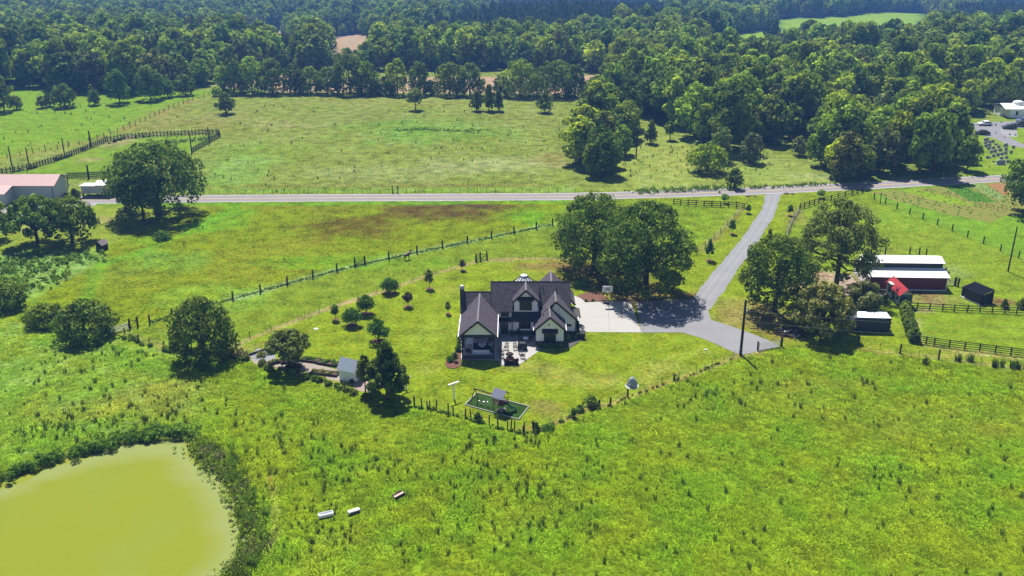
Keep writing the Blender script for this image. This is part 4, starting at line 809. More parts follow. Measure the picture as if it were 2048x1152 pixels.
# ---------------------------------------------------------------- red barn
bl = G(1735, 580); bp = empty('red_barn', (67.4, 167.4, 0), 'long red barn with a white two level metal roof', 'barn', None, R(-2.2))
M['red'] = stripes('red metal siding', (.135, .018, .020), 0, 3.3, .1, .6, .5, .1); M['red_y'] = stripes('red metal siding end', (.135, .018, .020), 1, 3.3, .1, .6, .5, .1)
M['white_metal'] = stripes('white metal roof', (.74, .74, .76), 0, 2.2, .05, .8, .35, .04)
L_, D_ = 14.4, 9.4
MB().box(0, L_, 0, .15, 0, 2.75).build('front_wall', M['red'], bp, False); MB().box(0, L_, D_ - .15, D_, 0, 2.75).build('back_wall', M['red'], bp, False)
gp_ = [(0.16, 0), (D_ - .16, 0), (D_ - .16, 2.7), (6.4, 3.5), (6.4, 4.55), (4.7, 5.05), (3.0, 4.55), (3.0, 3.5), (.16, 2.7)]
for x0, x1 in ((0, .15), (L_ - .15, L_)): MB().prism_x(gp_, x0, x1).build('end_wall', M['red_y'], bp, False)
for y0, y1, nm in ((.8, 3.2, 'sliding_door'), (3.5, 6.1, 'sliding_door'), (6.6, 8.8, 'sliding_door')):
    o = MB().box(-.12, -.02, y0, y1, .05, 2.5).build(nm, M['white_board_y'], bp, False); MB().box(-.15, -.12, y0 + .1, y0 + .2, 1.0, 1.4).build('handle', M['black_trim'], o, False)
tr = MB(); tr.box(-.04, .1, -.04, .0, 0, 2.8); tr.box(L_ - .1, L_ + .04, -.04, .0, 0, 2.8); tr.box(-.05, L_ + .05, -.06, -.005, 2.62, 2.78); tr.box(0, L_, -.045, -.004, 0, .18); tr.build('white_trim', M['white'], bp, False)
MB().box(.3, L_ - .3, 2.85, 3.0, 3.4, 4.6).build('clerestory_wall', M['black_trim'], bp, False); MB().box(.3, L_ - .3, 6.4, 6.55, 3.4, 4.6).build('clerestory_wall', M['black_trim'], bp, False)
for q in ([(-.3, -.35, 2.74), (L_ + .35, -.35, 2.74), (L_ + .35, 2.98, 3.56), (-.3, 2.98, 3.56)], [(-.3, 6.42, 3.56), (L_ + .35, 6.42, 3.56), (L_ + .35, D_ + .35, 2.74), (-.3, D_ + .35, 2.74)]):
    MB().slab(q, .06).build('lower_roof', M['white_metal'], bp, False)
MB().slab([(-.5, 2.5, 4.56), (L_ + .2, 2.5, 4.56), (L_ + .2, 4.7, 5.2), (-.5, 4.7, 5.2)], .06).build('upper_roof', M['white_metal'], bp, False); MB().slab([(-.5, 4.704, 5.2), (L_ + .2, 4.704, 5.2), (L_ + .2, 6.9, 4.56), (-.5, 6.9, 4.56)], .06).build('upper_roof', M['white_metal'], bp, False)
sheet('barn_apron', [(1726, 584), (1700, 548), (1680, 552), (1668, 575), (1700, 600), (1760, 598), (1775, 585)], .01, paving('pale dirt', lin(206, 184, 166, KG), .15, 1.5, .4))
# small cabin with a red roof
cbn = empty('cabin', (69.9, 158.9, 0), 'narrow white cabin with a red metal roof in front of the barn', 'cabin', None, R(1))
M['oldwhite'] = mat('weathered white boards', (.55, .54, .50), .8, .25, 1.2, .1, .2, (.25, .23, .20)); M['redroof'] = stripes('red metal roof', (.30, .022, .028), 1, 2.4, .08, .7, .4, .12)
MB().box(0, 2.3, 0, 6.2, .35, 2.5).build('wall', M['oldwhite'], cbn, False); MB().prism_y([(0, 2.5), (2.3, 2.5), (1.15, 3.5)], .0, .12).build('gable_wall', M['oldwhite'], cbn, False); MB().prism_y([(0, 2.5), (2.3, 2.5), (1.15, 3.5)], 6.1, 6.2).build('gable_wall', M['oldwhite'], cbn, False)
MB().box(.02, 2.28, -.03, 0, .35, 2.45).build('front_panel', mat('blue grey front', (.09, .12, .13), .8, .2, 2), cbn, False)
MB().slab([(-.3, -.35, 2.35), (1.15, -.35, 3.62), (1.15, 6.5, 3.62), (-.3, 6.5, 2.35)], .06).build('roof', M['redroof'], cbn, False); MB().slab([(1.154, -.35, 3.62), (2.6, -.35, 2.35), (2.6, 6.5, 2.35), (1.154, 6.5, 3.62)], .06).build('roof', M['redroof'], cbn, False)
for y in (.6, 4.4):
    o = MB().box(-.04, .0, y, y + .7, 1.2, 2.1).build('window', M['glass'], cbn, False)
o = MB().box(-.04, .0, 2.4, 3.2, .45, 2.2).build('door', M['glass'], cbn, False)
MB().box(-.30, .4, 3.8, 5.3, 2.45, 2.95).build('dormer', M['oldwhite'], cbn, False); MB().box(-.33, -.30, 3.9, 5.2, 2.55, 2.88).build('dormer_glass', M['glass'], cbn, False)
for y in (.7, 2.2, 4, 5.5):
    for x in (.1, 2.2): MB().box(x - .12, x + .12, y - .15, y + .15, 0, .36).build('pier', M['dark_wood'], cbn, False)
# covered trailer
g1 = G(1694, 658); ct_ = empty('covered_trailer', (57.6, 148.4, 0), 'long trailer under a dark fitted cover with a pale top', 'trailer', None, R(-3))
bd = MB(); prof = [(-.9, .25), (-.6, .9), (.1, 1.9), (.7, 2.5), (1.2, 2.66), (6.6, 2.62), (6.85, 2.45), (6.7, 2.1), (6.86, 1.7), (6.72, 1.3), (6.88, .9), (6.7, .5), (6.6, .2)]
bd.prism_y(prof, 0, 2.6); bd.build('cover', mat('navy cover', (.030, .036, .052), .55, .25, 1.5, .3), ct_, False, bevel=.08)
MB().slab([(1.1, -.02, 2.70), (6.65, -.02, 2.66), (6.65, 2.62, 2.66), (1.1, 2.62, 2.70)], .05).build('top_panel', mat('pale top', (.62, .66, .72), .5, .08, 1), ct_, False)
for x in (3.2, 4.1): MB().prism_y([(x + .33 * math.cos(a * R(30)), .33 + .33 * math.sin(a * R(30))) for a in range(12)], .05, .3).build('wheel', M['black_trim'], ct_, False)
# a pale pickup parked behind it under the grey tree, and cars
M['tyre'] = mat('tyre', (.02, .02, .02), .8, .2, 4); M['cglass'] = mat('car glass', (.02, .025, .03), .1, .1, 2, 0, .6)
def paint(n, c): return mat(n, c, .3, .05, 1, 0, .6)
def car(name, x, y, z, rz, c, label, cat='car', L=4.5, Wd=1.8, H=1.45, pickup=False, group=None):
    e = empty(name, (x, y, z), label, cat, group, rz); m = paint('car paint', c); h = Wd / 2
    if pickup: side = [(-L / 2, .4), (L / 2, .4), (L / 2, .85), (L / 2 - .1, 1.0), (L * .22, 1.08), (L * .1, H), (-L * .12, H), (-L * .16, 1.05), (-L / 2, 1.05)]
    else: side = [(-L / 2, .3), (L / 2, .3), (L / 2, .7), (L / 2 - .15, .85), (L * .24, .95), (L * .08, H), (-L * .26, H - .02), (-L * .42, 1.0), (-L / 2, .92)]
    MB().prism_y(side, -h, h).build('body', m, e, False, bevel=.09)
    gl = MB(); gl.slab([(L * .225, -h + .15, 1.0), (L * .225, h - .15, 1.0), (L * .10, h - .2, H - .06), (L * .10, -h + .2, H - .06)], .03); gl.build('windscreen', M['cglass'], e, False)
    for s_ in (-1, 1):
        q = [(L * .19, s_ * (h + .012), 1.0), (L * .07, s_ * (h + .012), H - .1), ((-L * .12) if pickup else (-L * .25), s_ * (h + .012), H - .1), ((-L * .14) if pickup else (-L * .38), s_ * (h + .012), 1.0)]
        MB().add(q + [(a, b - s_ * .03, c_) for a, b, c_ in q], [(0, 1, 2, 3), (7, 6, 5, 4), (0, 4, 5, 1), (1, 5, 6, 2), (2, 6, 7, 3), (3, 7, 4, 0)]).build('side_window', M['cglass'], e, False)
        for wx in (-L * .31, L * .31):
            wo = MB().prism_y([(wx + .34 * math.cos(a * R(24)), .34 + .34 * math.sin(a * R(24))) for a in range(15)], s_ * h - .12, s_ * h + .10).build('wheel', M['tyre'], e, False)
            MB().prism_y([(wx + .2 * math.cos(a * R(36)), .34 + .2 * math.sin(a * R(36))) for a in range(10)], s_ * (h + .105) - .01, s_ * (h + .105) + .01).build('rim', M['steel'], wo, False)
        MB().box(L / 2 - .02, L / 2 + .02, s_ * (h - .3) - .15, s_ * (h - .3) + .15, .62, .76).build('headlight', M['white'], e, False)
        MB().box(-L / 2 - .02, -L / 2 + .02, s_ * (h - .25) - .12, s_ * (h - .25) + .12, .66, .86).build('tail_light', M['red'], e, False)
    return e
p = G(1690, 618); car('pickup_truck', p.x, p.y, 0, R(12), (.7, .7, .72), 'white pickup half hidden under the grey green tree behind the covered trailer', 'pickup truck', 5.2, 1.9, 1.8, True)
p = G(36, 445); car('parked_car', p.x, p.y, 0, R(20), (.7, .7, .72), 'white car parked under the spreading trees at the left edge', group='white cars under the left trees')
p = G(8, 450); car('parked_car', p.x, p.y, 0, R(10), (.66, .66, .68), 'white car cut by the left edge of the picture under the trees', group='white cars under the left trees')
p = G(1969, 250.5); car('parked_car', p.x, p.y, 0, R(183), (.75, .75, .77), 'white sedan parked on the left part of the church lot', H=1.5)
p = G(2018, 257.5); car('parked_car', p.x, p.y, 0, R(178), (.02, .02, .025), 'black sedan parked in the marked church bays')
p = G(2040, 252.5); car('pickup_truck', p.x, p.y, 0, R(181), (.03, .035, .05), 'dark pickup parked in front of the white church building', 'pickup truck', 5.6, 2, 1.85, True)
p = G(2046, 243.5); car('parked_car', p.x, p.y, 0, R(181), (.08, .12, .25), 'blue car parked close to the white church wall')
p = G(1964, 269); car('parked_car', p.x, p.y, 0, R(170), (.02, .02, .02), 'black car half hidden at the edge of the copse')
# run-in shed, black, seen from behind
ri = empty('run_in_shed', (0, 0, 0), 'low black run-in shed leaning away from the barn', 'shed'); a = G(1922, 592.5); b = G(1961, 610); ri.location = a
d = b - a; hz = 1.9
MB().add([a + Vector(q) for q in ((0, 0, 0), (0, 0, hz), (0.0, .12, 0), (0.0, .12, hz))] + [b + Vector(q) for q in ((0, 0, 0), (0, 0, hz), (0, .12, 0), (0, .12, hz))], [(0, 4, 5, 1), (2, 3, 7, 6), (1, 5, 7, 3), (0, 1, 3, 2), (4, 6, 7, 5), (0, 2, 6, 4)]).build('back_wall', M['black_trim'], ri)
n_ = Vector((-d.y, d.x, 0)).normalized(); up = Vector((0, 0, 1))
MB().slab([a + up * (hz + .03) - n_ * .3, b + up * (hz + .03) - n_ * .3, b + n_ * 2.9 + up * 2.5, a + n_ * 2.9 + up * 2.5], .08).build('roof', mat('charcoal roof', (.010, .011, .014), 1.0, .3, 1.5, 0, 0.0), ri)
for q in (a + n_ * 2.7, b + n_ * 2.7, a.lerp(b, .5) + n_ * 2.7): MB().box(q.x - .1, q.x + .1, q.y - .1, q.y + .1, 0, 2.4).build('post', M['dark_wood'], ri)
for q in (a, b): MB().add([q + n_ * .13, q + n_ * 2.7, q + n_ * 2.7 + up * 2.3, q + n_ * .13 + up * 1.88] + [v + d.normalized() * .08 for v in (q + n_ * .13, q + n_ * 2.7, q + n_ * 2.7 + up * 2.3, q + n_ * .13 + up * 1.88)], [(0, 1, 2, 3), (7, 6, 5, 4), (0, 4, 5, 1), (1, 5, 6, 2), (2, 6, 7, 3), (3, 7, 4, 0)]).build('side_wall', M['dark_wood'], ri)
MB().beam(a - n_ * .2 + up * .08, b - n_ * .2 + up * .08, .12, .16).build('sill', M['white'], ri)

# ---------------------------------------------------------------- left farm buildings
M['pinkroof'] = stripes('faded red roof', (.40, .255, .25), 0, 1.6, .05, .8, .5, .12); M['palewall'] = stripes('pale metal wall', (.42, .46, .46), 0, 3, .07, .75, .6, .08); M['palewall_y'] = stripes('pale metal end wall', (.42, .46, .46), 1, 3, .07, .75, .6, .08)
pbn = empty('pink_roofed_barn', (-124, 226, 0), 'long pale barn with a faded pink metal roof at the left edge', 'barn')
MB().box(-145, -112.5, 226.3, 233.6, 0, 3.75).build('wall', M['palewall'], pbn); MB().prism_x([(226.32, 3.76), (233.58, 3.76), (230, 5.3)], -112.7, -112.52).build('gable_wall', M['palewall_y'], pbn)
MB().slab([(-145, 225.7, 3.7), (-111.9, 225.7, 3.7), (-111.9, 230, 5.5), (-145, 230, 5.5)], .1).build('roof', M['pinkroof'], pbn); MB().slab([(-145, 230.004, 5.5), (-111.9, 230.004, 5.5), (-111.9, 234.3, 3.7), (-145, 234.3, 3.7)], .1).build('roof', M['pinkroof'], pbn)
MB().box(-145, -122.3, 221.4, 226.2, 0, 3.0).build('lean_to', M['palewall'], pbn); MB().slab([(-145, 220.9, 3.0), (-121.9, 220.9, 3.0), (-121.9, 225.65, 3.9), (-145, 225.65, 3.9)], .08).build('lean_to_roof', M['pinkroof'], pbn)
MB().slab([(-121.5, 234.4, 3.4), (-114, 234.4, 3.4), (-114, 238.5, 3.1), (-121.5, 238.5, 3.1)], .15).build('rear_awning', M['dark_wood'], pbn)
for x in (-121, -114.4): MB().box(x - .1, x + .1, 238.1, 238.3, 0, 3.0).build('awning_post', M['dark_wood'], pbn)
MB().beam((-112.4, 225.6, 3.6), (-112.4, 225.6, 0), .12).build('corner_trim', M['black_trim'], pbn)
ws = empty('raised_shed', (-104, 229, 0), 'small pale metal shed raised on timber legs near the road', 'shed')
MB().box(-106.8, -103.0, 228.6, 231.6, .95, 2.7).build('wall', M['palewall'], ws); MB().box(-103.0 + .001, -99.8, 228.6, 231.6, .95, 3.05).build('wall', M['palewall_y'], ws)
MB().slab([(-107.1, 228.3, 2.95), (-103.1, 228.3, 2.95), (-103.1, 231.9, 2.75), (-107.1, 231.9, 2.75)], .06).build('lower_roof', M['white_metal'], ws)
MB().slab([(-103.2, 228.3, 3.1), (-99.6, 228.3, 3.1), (-99.6, 230.1, 3.9), (-103.2, 230.1, 3.9)], .06).build('upper_roof', M['white_metal'], ws); MB().slab([(-103.2, 230.104, 3.9), (-99.6, 230.104, 3.9), (-99.6, 231.9, 3.1), (-103.2, 231.9, 3.1)], .06).build('upper_roof', M['white_metal'], ws)
MB().prism_x([(228.65, 3.06), (231.55, 3.06), (230.1, 3.75)], -99.95, -99.82).build('gable_wall', M['palewall_y'], ws)
for x in (-106.5, -103, -100.2):
    for y in (228.8, 231.4): MB().box(x - .12, x + .12, y - .12, y + .12, 0, .95).build('leg', M['dark_wood'], ws)
dh = G(205, 499); dg = empty('dog_house', dh, 'small dark peaked hut standing in the left field', 'hut', None, R(-20))
MB().box(-.8, .8, -.9, .9, 0, 1.3).build('wall', M['dark_wood'], dg, False); MB().prism_y([(-.8, 1.3), (.8, 1.3), (0, 2.0)], -.9, .9).build('gable_wall', M['dark_wood'], dg, False)
for s_ in (-1, 1): MB().slab([(0, -1.05, 2.12), (0, 1.05, 2.12), (s_ * 1.0, 1.05, 1.25), (s_ * 1.0, -1.05, 1.25)], .06).build('roof', mat('grey hut roof', (.16, .13, .14), .8, .2, 3), dg, False)
MB().box(-.3, .3, -.93, -.9, .1, 1.0).build('opening', M['black_trim'], dg, False)
sheet('gravel_lane', [(-50, 414), (100, 404), (160, 401), (200, 401), (190, 412), (110, 418), (60, 436), (30, 452), (-50, 470)], .008, paving('pale lane gravel', lin(200, 196, 196, KG), .1, 2, .4))
# white church building at the right edge
cp_ = G(2011, 236); cx, cy = cp_.x, cp_.y; chb = empty('church_building', (cx + 8, cy + 3, 0), 'low white church building with a pale metal roof at the right edge', 'church')
MB().box(cx + 1.2, cx + 34, cy, cy + 8, 0, 3.1).build('wall', M['white'], chb); MB().box(cx - .4, cx + 1.19, cy + 3.5, cy + 8, 0, 3.0).build('entry', M['white'], chb)
MB().slab([(cx - .8, cy - .5, 3.1), (cx + 34.5, cy - .5, 3.1), (cx + 34.5, cy + 4, 4.3), (cx - .8, cy + 4, 4.3)], .1).build('roof', M['white_metal'], chb); MB().slab([(cx - .8, cy + 4.004, 4.3), (cx + 34.5, cy + 4.004, 4.3), (cx + 34.5, cy + 8.5, 3.1), (cx - .8, cy + 8.5, 3.1)], .1).build('roof', M['white_metal'], chb)
MB().lathe([(2.0, 4.0), (1.6, 4.9), (.6, 5.2), (.05, 5.25)], 14, (cx + 5.5, cy + 4, 0)).build('dome', M['white_metal'], chb, True, True)
for k in range(6): o = MB().box(cx + 3.2 + k * 2.9, cx + 4.0 + k * 2.9, cy - .05, cy, .9, 2.3).build('window', M['glass'], chb)
# headstones
stones = [(353, 615), (397, 645), (443, 635), (345, 660), (395, 688), (350, 695), (385, 728), (447, 718), (522, 705), (590, 692), (618, 685), (720, 712), (542, 750), (620, 738), (420, 775), (472, 767), (688, 780), (615, 792), (563, 803), (510, 818), (453, 830), (408, 842), (370, 850), (627, 850), (558, 868), (445, 900), (645, 908), (548, 930), (475, 668), (502, 664)]
M['granite'] = mat('grey granite', (.24, .25, .26), .5, .3, 6); hs = None
for i, (a, b) in enumerate(stones):
    p = G(1920 + a / 6.776, 190 + (b + 10) / 6.776); s_ = .55 if (a, b) in ((475, 668), (502, 664), (445, 900), (590, 692), (408, 842)) else 1.0
    if hs is None:
        hs = empty('headstone', p, 'small grey granite headstone standing in the mown burial ground', 'headstone', 'headstones in the burial ground')
        MB().box(-1.0, 1.0, -.3, .3, 0, .18).build('base', M['conc'], hs, False)
        MB().prism_y([(-.8, .18), (.8, .18), (.8, .85), (.5, 1.02), (-.5, 1.02), (-.8, .85)], -.14, .14).build('tablet', M['granite'], hs, False)
    else: copy_thing(hs, p, scale=(s_ * rnd.uniform(.55, .75), .8, s_ * rnd.uniform(.75, .95)), rz=rnd.uniform(-.15, .15))
hs2 = copy_thing(hs, G(2001, 329), 'largest pale headstone at the front of the burial ground', scale=(1.5, 1.6, 1.3), group=None); del hs2['group']

# ---------------------------------------------------------------- yard objects
# shed with metal roof
sh = empty('garden_shed', (-25.2, 130.05, 0), 'small white garden shed with a ribbed blue grey metal roof', 'shed', None, R(-24))
MB().box(-1.38, 1.38, .0, 2.0, 0, 2.05).build('wall', mat('white shed boards', (.78, .79, .81), .6, .05, 2), sh, False)
for s_ in (-1.38, 1.26): MB().prism_x([(0, 2.05), (2.0, 2.05), (1.0, 3.35)], s_, s_ + .12).build('gable_wall', M['white'], sh, False)
M['bluemetal'] = stripes('ribbed roof', (.30, .34, .42), 0, 5.2, .25, 1.6, .35, .1)
MB().slab([(-1.6, -.3, 1.9), (1.6, -.3, 1.9), (1.6, 1.0, 3.5), (-1.6, 1.0, 3.5)], .05).build('roof', M['bluemetal'], sh, False); MB().slab([(-1.6, 1.004, 3.5), (1.6, 1.004, 3.5), (1.6, 2.3, 1.9), (-1.6, 2.3, 1.9)], .05).build('roof', M['bluemetal'], sh, False)
o = MB().box(1.38, 1.42, .5, 1.5, .85, 1.8).build('window', M['black_trim'], sh, False); MB().box(1.42, 1.44, .58, 1.42, .92, 1.73).build('pane', M['glass'], o, False); MB().box(1.44, 1.7, .45, 1.55, .7, .78).build('window_shelf', M['dark_wood'], o, False)
# raised beds
def raised(px, ang, L2, W2, label, m='dark_wood'):
    p = G(*px); e = empty('raised_bed', p, label, 'raised bed', 'timber raised beds by the garden shed', ang)
    f_ = MB(); f_.box(-L2, L2, -W2, -W2 + .1, 0, .4); f_.box(-L2, L2, W2 - .1, W2, 0, .4); f_.box(-L2, -L2 + .1, -W2 + .1, W2 - .1, 0, .4); f_.box(L2 - .1, L2, -W2 + .1, W2 - .1, 0, .4); f_.build('frame', M['black_trim'], e, False)
    MB().box(-L2 + .1, L2 - .1, -W2 + .1, W2 - .1, 0, .3).build('soil', M['mulch'], e, False); return e
BEDS = [((657, 728), -18, 1.7, .7, 'dark framed raised bed of leafy plants just left of the shed'), ((622, 722), -15, 1.6, .65, 'dark framed raised bed right of the garden tree trunk'), ((580, 724), 25, 1.5, .45, 'narrow raised bed left of the garden tree trunk'), ((552, 726), 28, 1.5, .4, 'narrow timber framed bed beyond the garden tree'),
        ((650, 748), -14, 2.2, .6, 'long raised bed of pale plants below the grit path'), ((588, 734), -10, 1.2, .6, 'low bed of dry plants below the garden tree')]
BEDROOTS = [raised((px[0], px[1]), R(a), b, c, l_) for px, a, b, c, l_ in BEDS]
MB().beam(Vector((0, 0, .2)), Vector((3.1, 3.0, .2)), .15, .35).thing('timber_edging', M['black_trim'], G(497, 712), 'dark timber edging along the pale gravel bed', 'edging')
# clothesline posts
def tpost(px, py, ty, rz, label):
    p = G(px, py); h = HT(p.y, ty); e = empty('clothesline_post', p, label, 'clothesline post', 'white clothesline posts', rz)
    MB().box(-.09, .09, -.09, .09, 0, h).build('post', M['white'], e, False); MB().box(-.95, .95, -.09, .09, h, h + .14).build('crossbar', M['white'], e, False)
tpost(908, 799, 767.5, R(38), 'white T shaped clothesline post standing alone on the lawn'); tpost(812, 779, 757, R(38), 'white T shaped clothesline post beside the tall cedar')
# boulder
bo = G(1264, 772); import random as _r; rr = _r.Random(5)
def rock(name, label, cat, loc, rx, ry, h, m, peak=.3, seed=1, group=None):
    rr = _r.Random(seed); mb = MB(); prof = []
    n, k = 12, 6; vs = []
    for j in range(k + 1):
        t_ = j / k; r_ = (1 - t_ ** 2.2) ** .5 * (1 - peak * t_) if j < k else .03
        for i in range(n): a = 2 * math.pi * i / n; q = 1 + rr.uniform(-.13, .13); vs.append((rx * r_ * q * math.cos(a), ry * r_ * q * math.sin(a), h * t_ - (.05 if j == 0 else 0)))
    fs = [(j * n + i, j * n + (i + 1) % n, (j + 1) * n + (i + 1) % n, (j + 1) * n + i) for j in range(k) for i in range(n)] + [tuple(range(k * n, k * n + n))]
    mb.add(vs, fs); return mb.thing(name, m, loc, label, cat, group)
MB().lathe([(1.05, 0), (1.0, .05), (.2, .06)], 18).thing('stone_ring', M['steel'], (bo.x, bo.y, .0), 'ring of white stones on the lawn round the pointed boulder', 'stone ring')
rock('boulder', 'pointed grey boulder with a pale top on the lawn', 'boulder', (bo.x, bo.y, .02), .86, .75, 1.6, mat('grey boulder', (.30, .32, .36), .8, .35, 2.5, .6), .25, 4)
# play area
fr = [G(929.8, 810.5), G(954, 786.8), G(1058, 814), G(1037, 840)]
sheet('play_turf', [(930.8, 810.3), (954.3, 788), (1056.5, 814.2), (1036.5, 838.5)], .02, paving('artificial turf', lin(62, 100, 30, KG), .5, 1.2, .5))
pf = empty('play_area_border', fr[0], 'pale timber border framing the play area turf', 'border')
for i in range(4): MB().beam(fr[i] + Vector((0, 0, .09)), fr[(i + 1) % 4] + Vector((0, 0, .09)), .10, .16).build('timber', mat('weathered pale timber', (.34, .33, .30), .9, .3, 2), pf)
ps = empty('playset', G(985, 815), 'timber playset with swings, a roofed tower and a green slide', 'playset')
A_ = G(945, 800); B_ = G(955, 812); T1 = Vector((0, 0, 0)); ax = (G(1013, 826) - G(948, 806)); ax.z = 0; ax.normalize(); nn = Vector((-ax.y, ax.x, 0))
o0 = (A_ + B_) / 2; o0.z = 0; top0 = o0 + up * 2.35; tw = o0 + ax * 3.6; top1 = tw + up * 2.35
M['playwood'] = mat('playset timber', (.10, .055, .035), .8, .25, 5)
MB().beam(top0 - ax * .2, top1, .12, .16).build('swing_beam', M['playwood'], ps)
for s_ in (-1, 1): MB().beam(o0 + nn * 1.1 * s_ - ax * .2, top0 + nn * .05 * s_, .1).build('swing_leg', M['playwood'], ps)
for t_ in (1.0, 2.2):
    c_ = o0 + ax * t_; sw = MB(); sw.box(c_.x - .22, c_.x + .22, c_.y - .1, c_.y + .1, .48, .52); so_ = sw.build('swing_seat', M['black_trim'], ps)
    MB().beam(c_ + ax * .2 + up * .5, c_ + ax * .2 + up * 2.3, .025).build('chain', M['steel'], so_); MB().beam(c_ - ax * .2 + up * .5, c_ - ax * .2 + up * 2.3, .025).build('chain', M['steel'], so_)
tc = tw + ax * .85
for s_ in (-1, 1):
    for u_ in (-1, 1): q = tc + ax * .8 * s_ + nn * .75 * u_; MB().beam(q, q + up * 2.6, .1).build('tower_post', M['playwood'], ps)
q = [tc + ax * .8 * a + nn * .75 * b + up * 1.35 for a, b in ((-1, -1), (1, -1), (1, 1), (-1, 1))]; MB().slab(q, .08).build('platform', M['playwood'], ps)
rl_ = MB()
for a, b in (((-1, -1), (1, -1)), ((-1, 1), (1, 1)), ((-1, -1), (-1, 1))):
    for z in (1.65, 1.95): rl_.beam(tc + ax * .8 * a[0] + nn * .75 * a[1] + up * z, tc + ax * .8 * b[0] + nn * .75 * b[1] + up * z, .04, .12)
rl_.build('railing', M['playwood'], ps)
M['playroof'] = stripes('slate blue boards', (.15, .17, .24), 0, 3, .1, .6, .6, .2)
MB().slab([tc - ax * 1.0 + up * 3.5, tc + ax * 1.0 + up * 3.5, tc + ax * 1.0 - nn * 1.15 + up * 2.55, tc - ax * 1.0 - nn * 1.15 + up * 2.55], .05).build('tower_roof', M['playroof'], ps)
MB().slab([tc - ax * 1.0 + up * 3.5 + nn * .01, tc + ax * 1.0 + up * 3.5 + nn * .01, tc + ax * 1.0 + nn * 1.15 + up * 2.55, tc - ax * 1.0 + nn * 1.15 + up * 2.55], .05).build('tower_roof', M['playroof'], ps)
s0 = tc + ax * .85 + up * 1.4; s1 = G(1033, 822) + up * .12; sm = MB(); M['slide'] = mat('green plastic slide', (.012, .10, .055), .35, .1, 2)
prev = None; dn = (s1 - s0); dn.z = 0; dn.normalize(); sn = Vector((-dn.y, dn.x, 0)); pts = []
for i in range(13):
    t_ = i / 12; p = s0.lerp(s1, t_); p.z = .14 + 1.28 * (1 - t_) ** 1.15 + .10 * math.sin(t_ * 9); pts.append(p)
for a, b in zip(pts[:-1], pts[1:]):
    sm.slab([a - sn * .25, a + sn * .25, b + sn * .25, b - sn * .25], .04)
    for s_ in (-1, 1): sm.beam(a + sn * .27 * s_ + up * .06, b + sn * .27 * s_ + up * .06, .05, .16)
sm.build('slide', M['slide'], ps)
for q, l_ in ((G(1003, 822), 'pile of pale and coloured toys under the playset tower'),):
    mb = MB()
    for k in range(9): x, y = rr.uniform(-.5, .5), rr.uniform(-.4, .4); s_ = rr.uniform(.08, .2); mb.lathe([(s_, 0), (s_ * 1.1, s_), (s_ * .5, s_ * 1.8)], 7, (x, y, .02))
    mb.thing('toy_pile', mat('toys', (.55, .42, .35), .6, .5, 3), q, l_, 'toys')
tw_ = None
for px, py in ((958.5, 802), (967.5, 804), (975, 804)):
    p = G(px, py); p.z = .02; MB().lathe([(.11, 0), (.10, .05), (.04, .06)], 8).thing('play_disc', M['white'], p, {958.5: 'small white disc lying on the turf, left of three', 967.5: 'larger white disc lying on the turf, middle of three', 975: 'small white disc lying on the turf, right of three'}[px], 'toy', 'white discs on the play turf').scale = (1.3, 1.3, 1) if px == 967.5 else (1, 1, 1)
# basketball hoop
hp = G(1213, 608); hb = empty('basketball_hoop', hp, 'basketball hoop with a white backboard behind the concrete pad', 'basketball hoop')
MB().tube([(0, 0, 0), (0, 0, 2.6), (.0, -.5, 3.1)], .07).build('pole', M['black_trim'], hb, False)
o = MB().box(-.85, .85, -.75, -.70, 2.75, 3.75).build('backboard', mat('clear board', (.55, .55, .52), .3, .05, 2), hb, False)
b_ = MB()
for x0, x1, z0, z1 in ((-.9, .9, 3.68, 3.8), (-.9, .9, 2.7, 2.8), (-.9, -.8, 2.8, 3.68), (.8, .9, 2.8, 3.68)): b_.box(x0, x1, -.77, -.69, z0, z1)
b_.build('board_frame', M['white'], o, False)
b_ = MB(); b_.box(-.3, .3, -.765, -.75, 3.3, 3.35); b_.box(-.3, -.25, -.765, -.75, 2.95, 3.3); b_.box(.25, .3, -.765, -.75, 2.95, 3.3); b_.build('target_square', M['black_trim'], o, False)
MB().tube([(.23 * math.cos(a * R(30)), -1.0 + .23 * math.sin(a * R(30)), 3.02) for a in range(13)], .02, 5, False).build('rim', mat('orange rim', (.5, .12, .02), .5, .1, 2), hb, False)
MB().lathe([(.22, 3.0), (.13, 2.62)], 10, (0, -1.0, 0)).build('net', M['white'], hb, False); MB().box(-.5, .5, -.1, .6, .0, .18).build('base', M['black_trim'], hb, False)
# mailbox planters / logs by the junction
for px, py, l_ in ((1502, 393, 'low heap of pale rocks on the verge left of the driveway mouth'), (1578, 388, 'low heap of pale rocks on the verge right of the driveway mouth')):
    p = G(px, py); mb = MB()
    for k in range(9): x, y = rr.uniform(-1.1, 1.1), rr.uniform(-.4, .4); s_ = rr.uniform(.2, .42); mb.lathe([(s_, 0), (s_ * .9, s_ * .7), (s_ * .3, s_)], 7, (x, y, 0))
    mb.thing('rock_pile', mat('verge rocks', (.17, .15, .13), .9, .4, 3), p, l_, 'rocks')
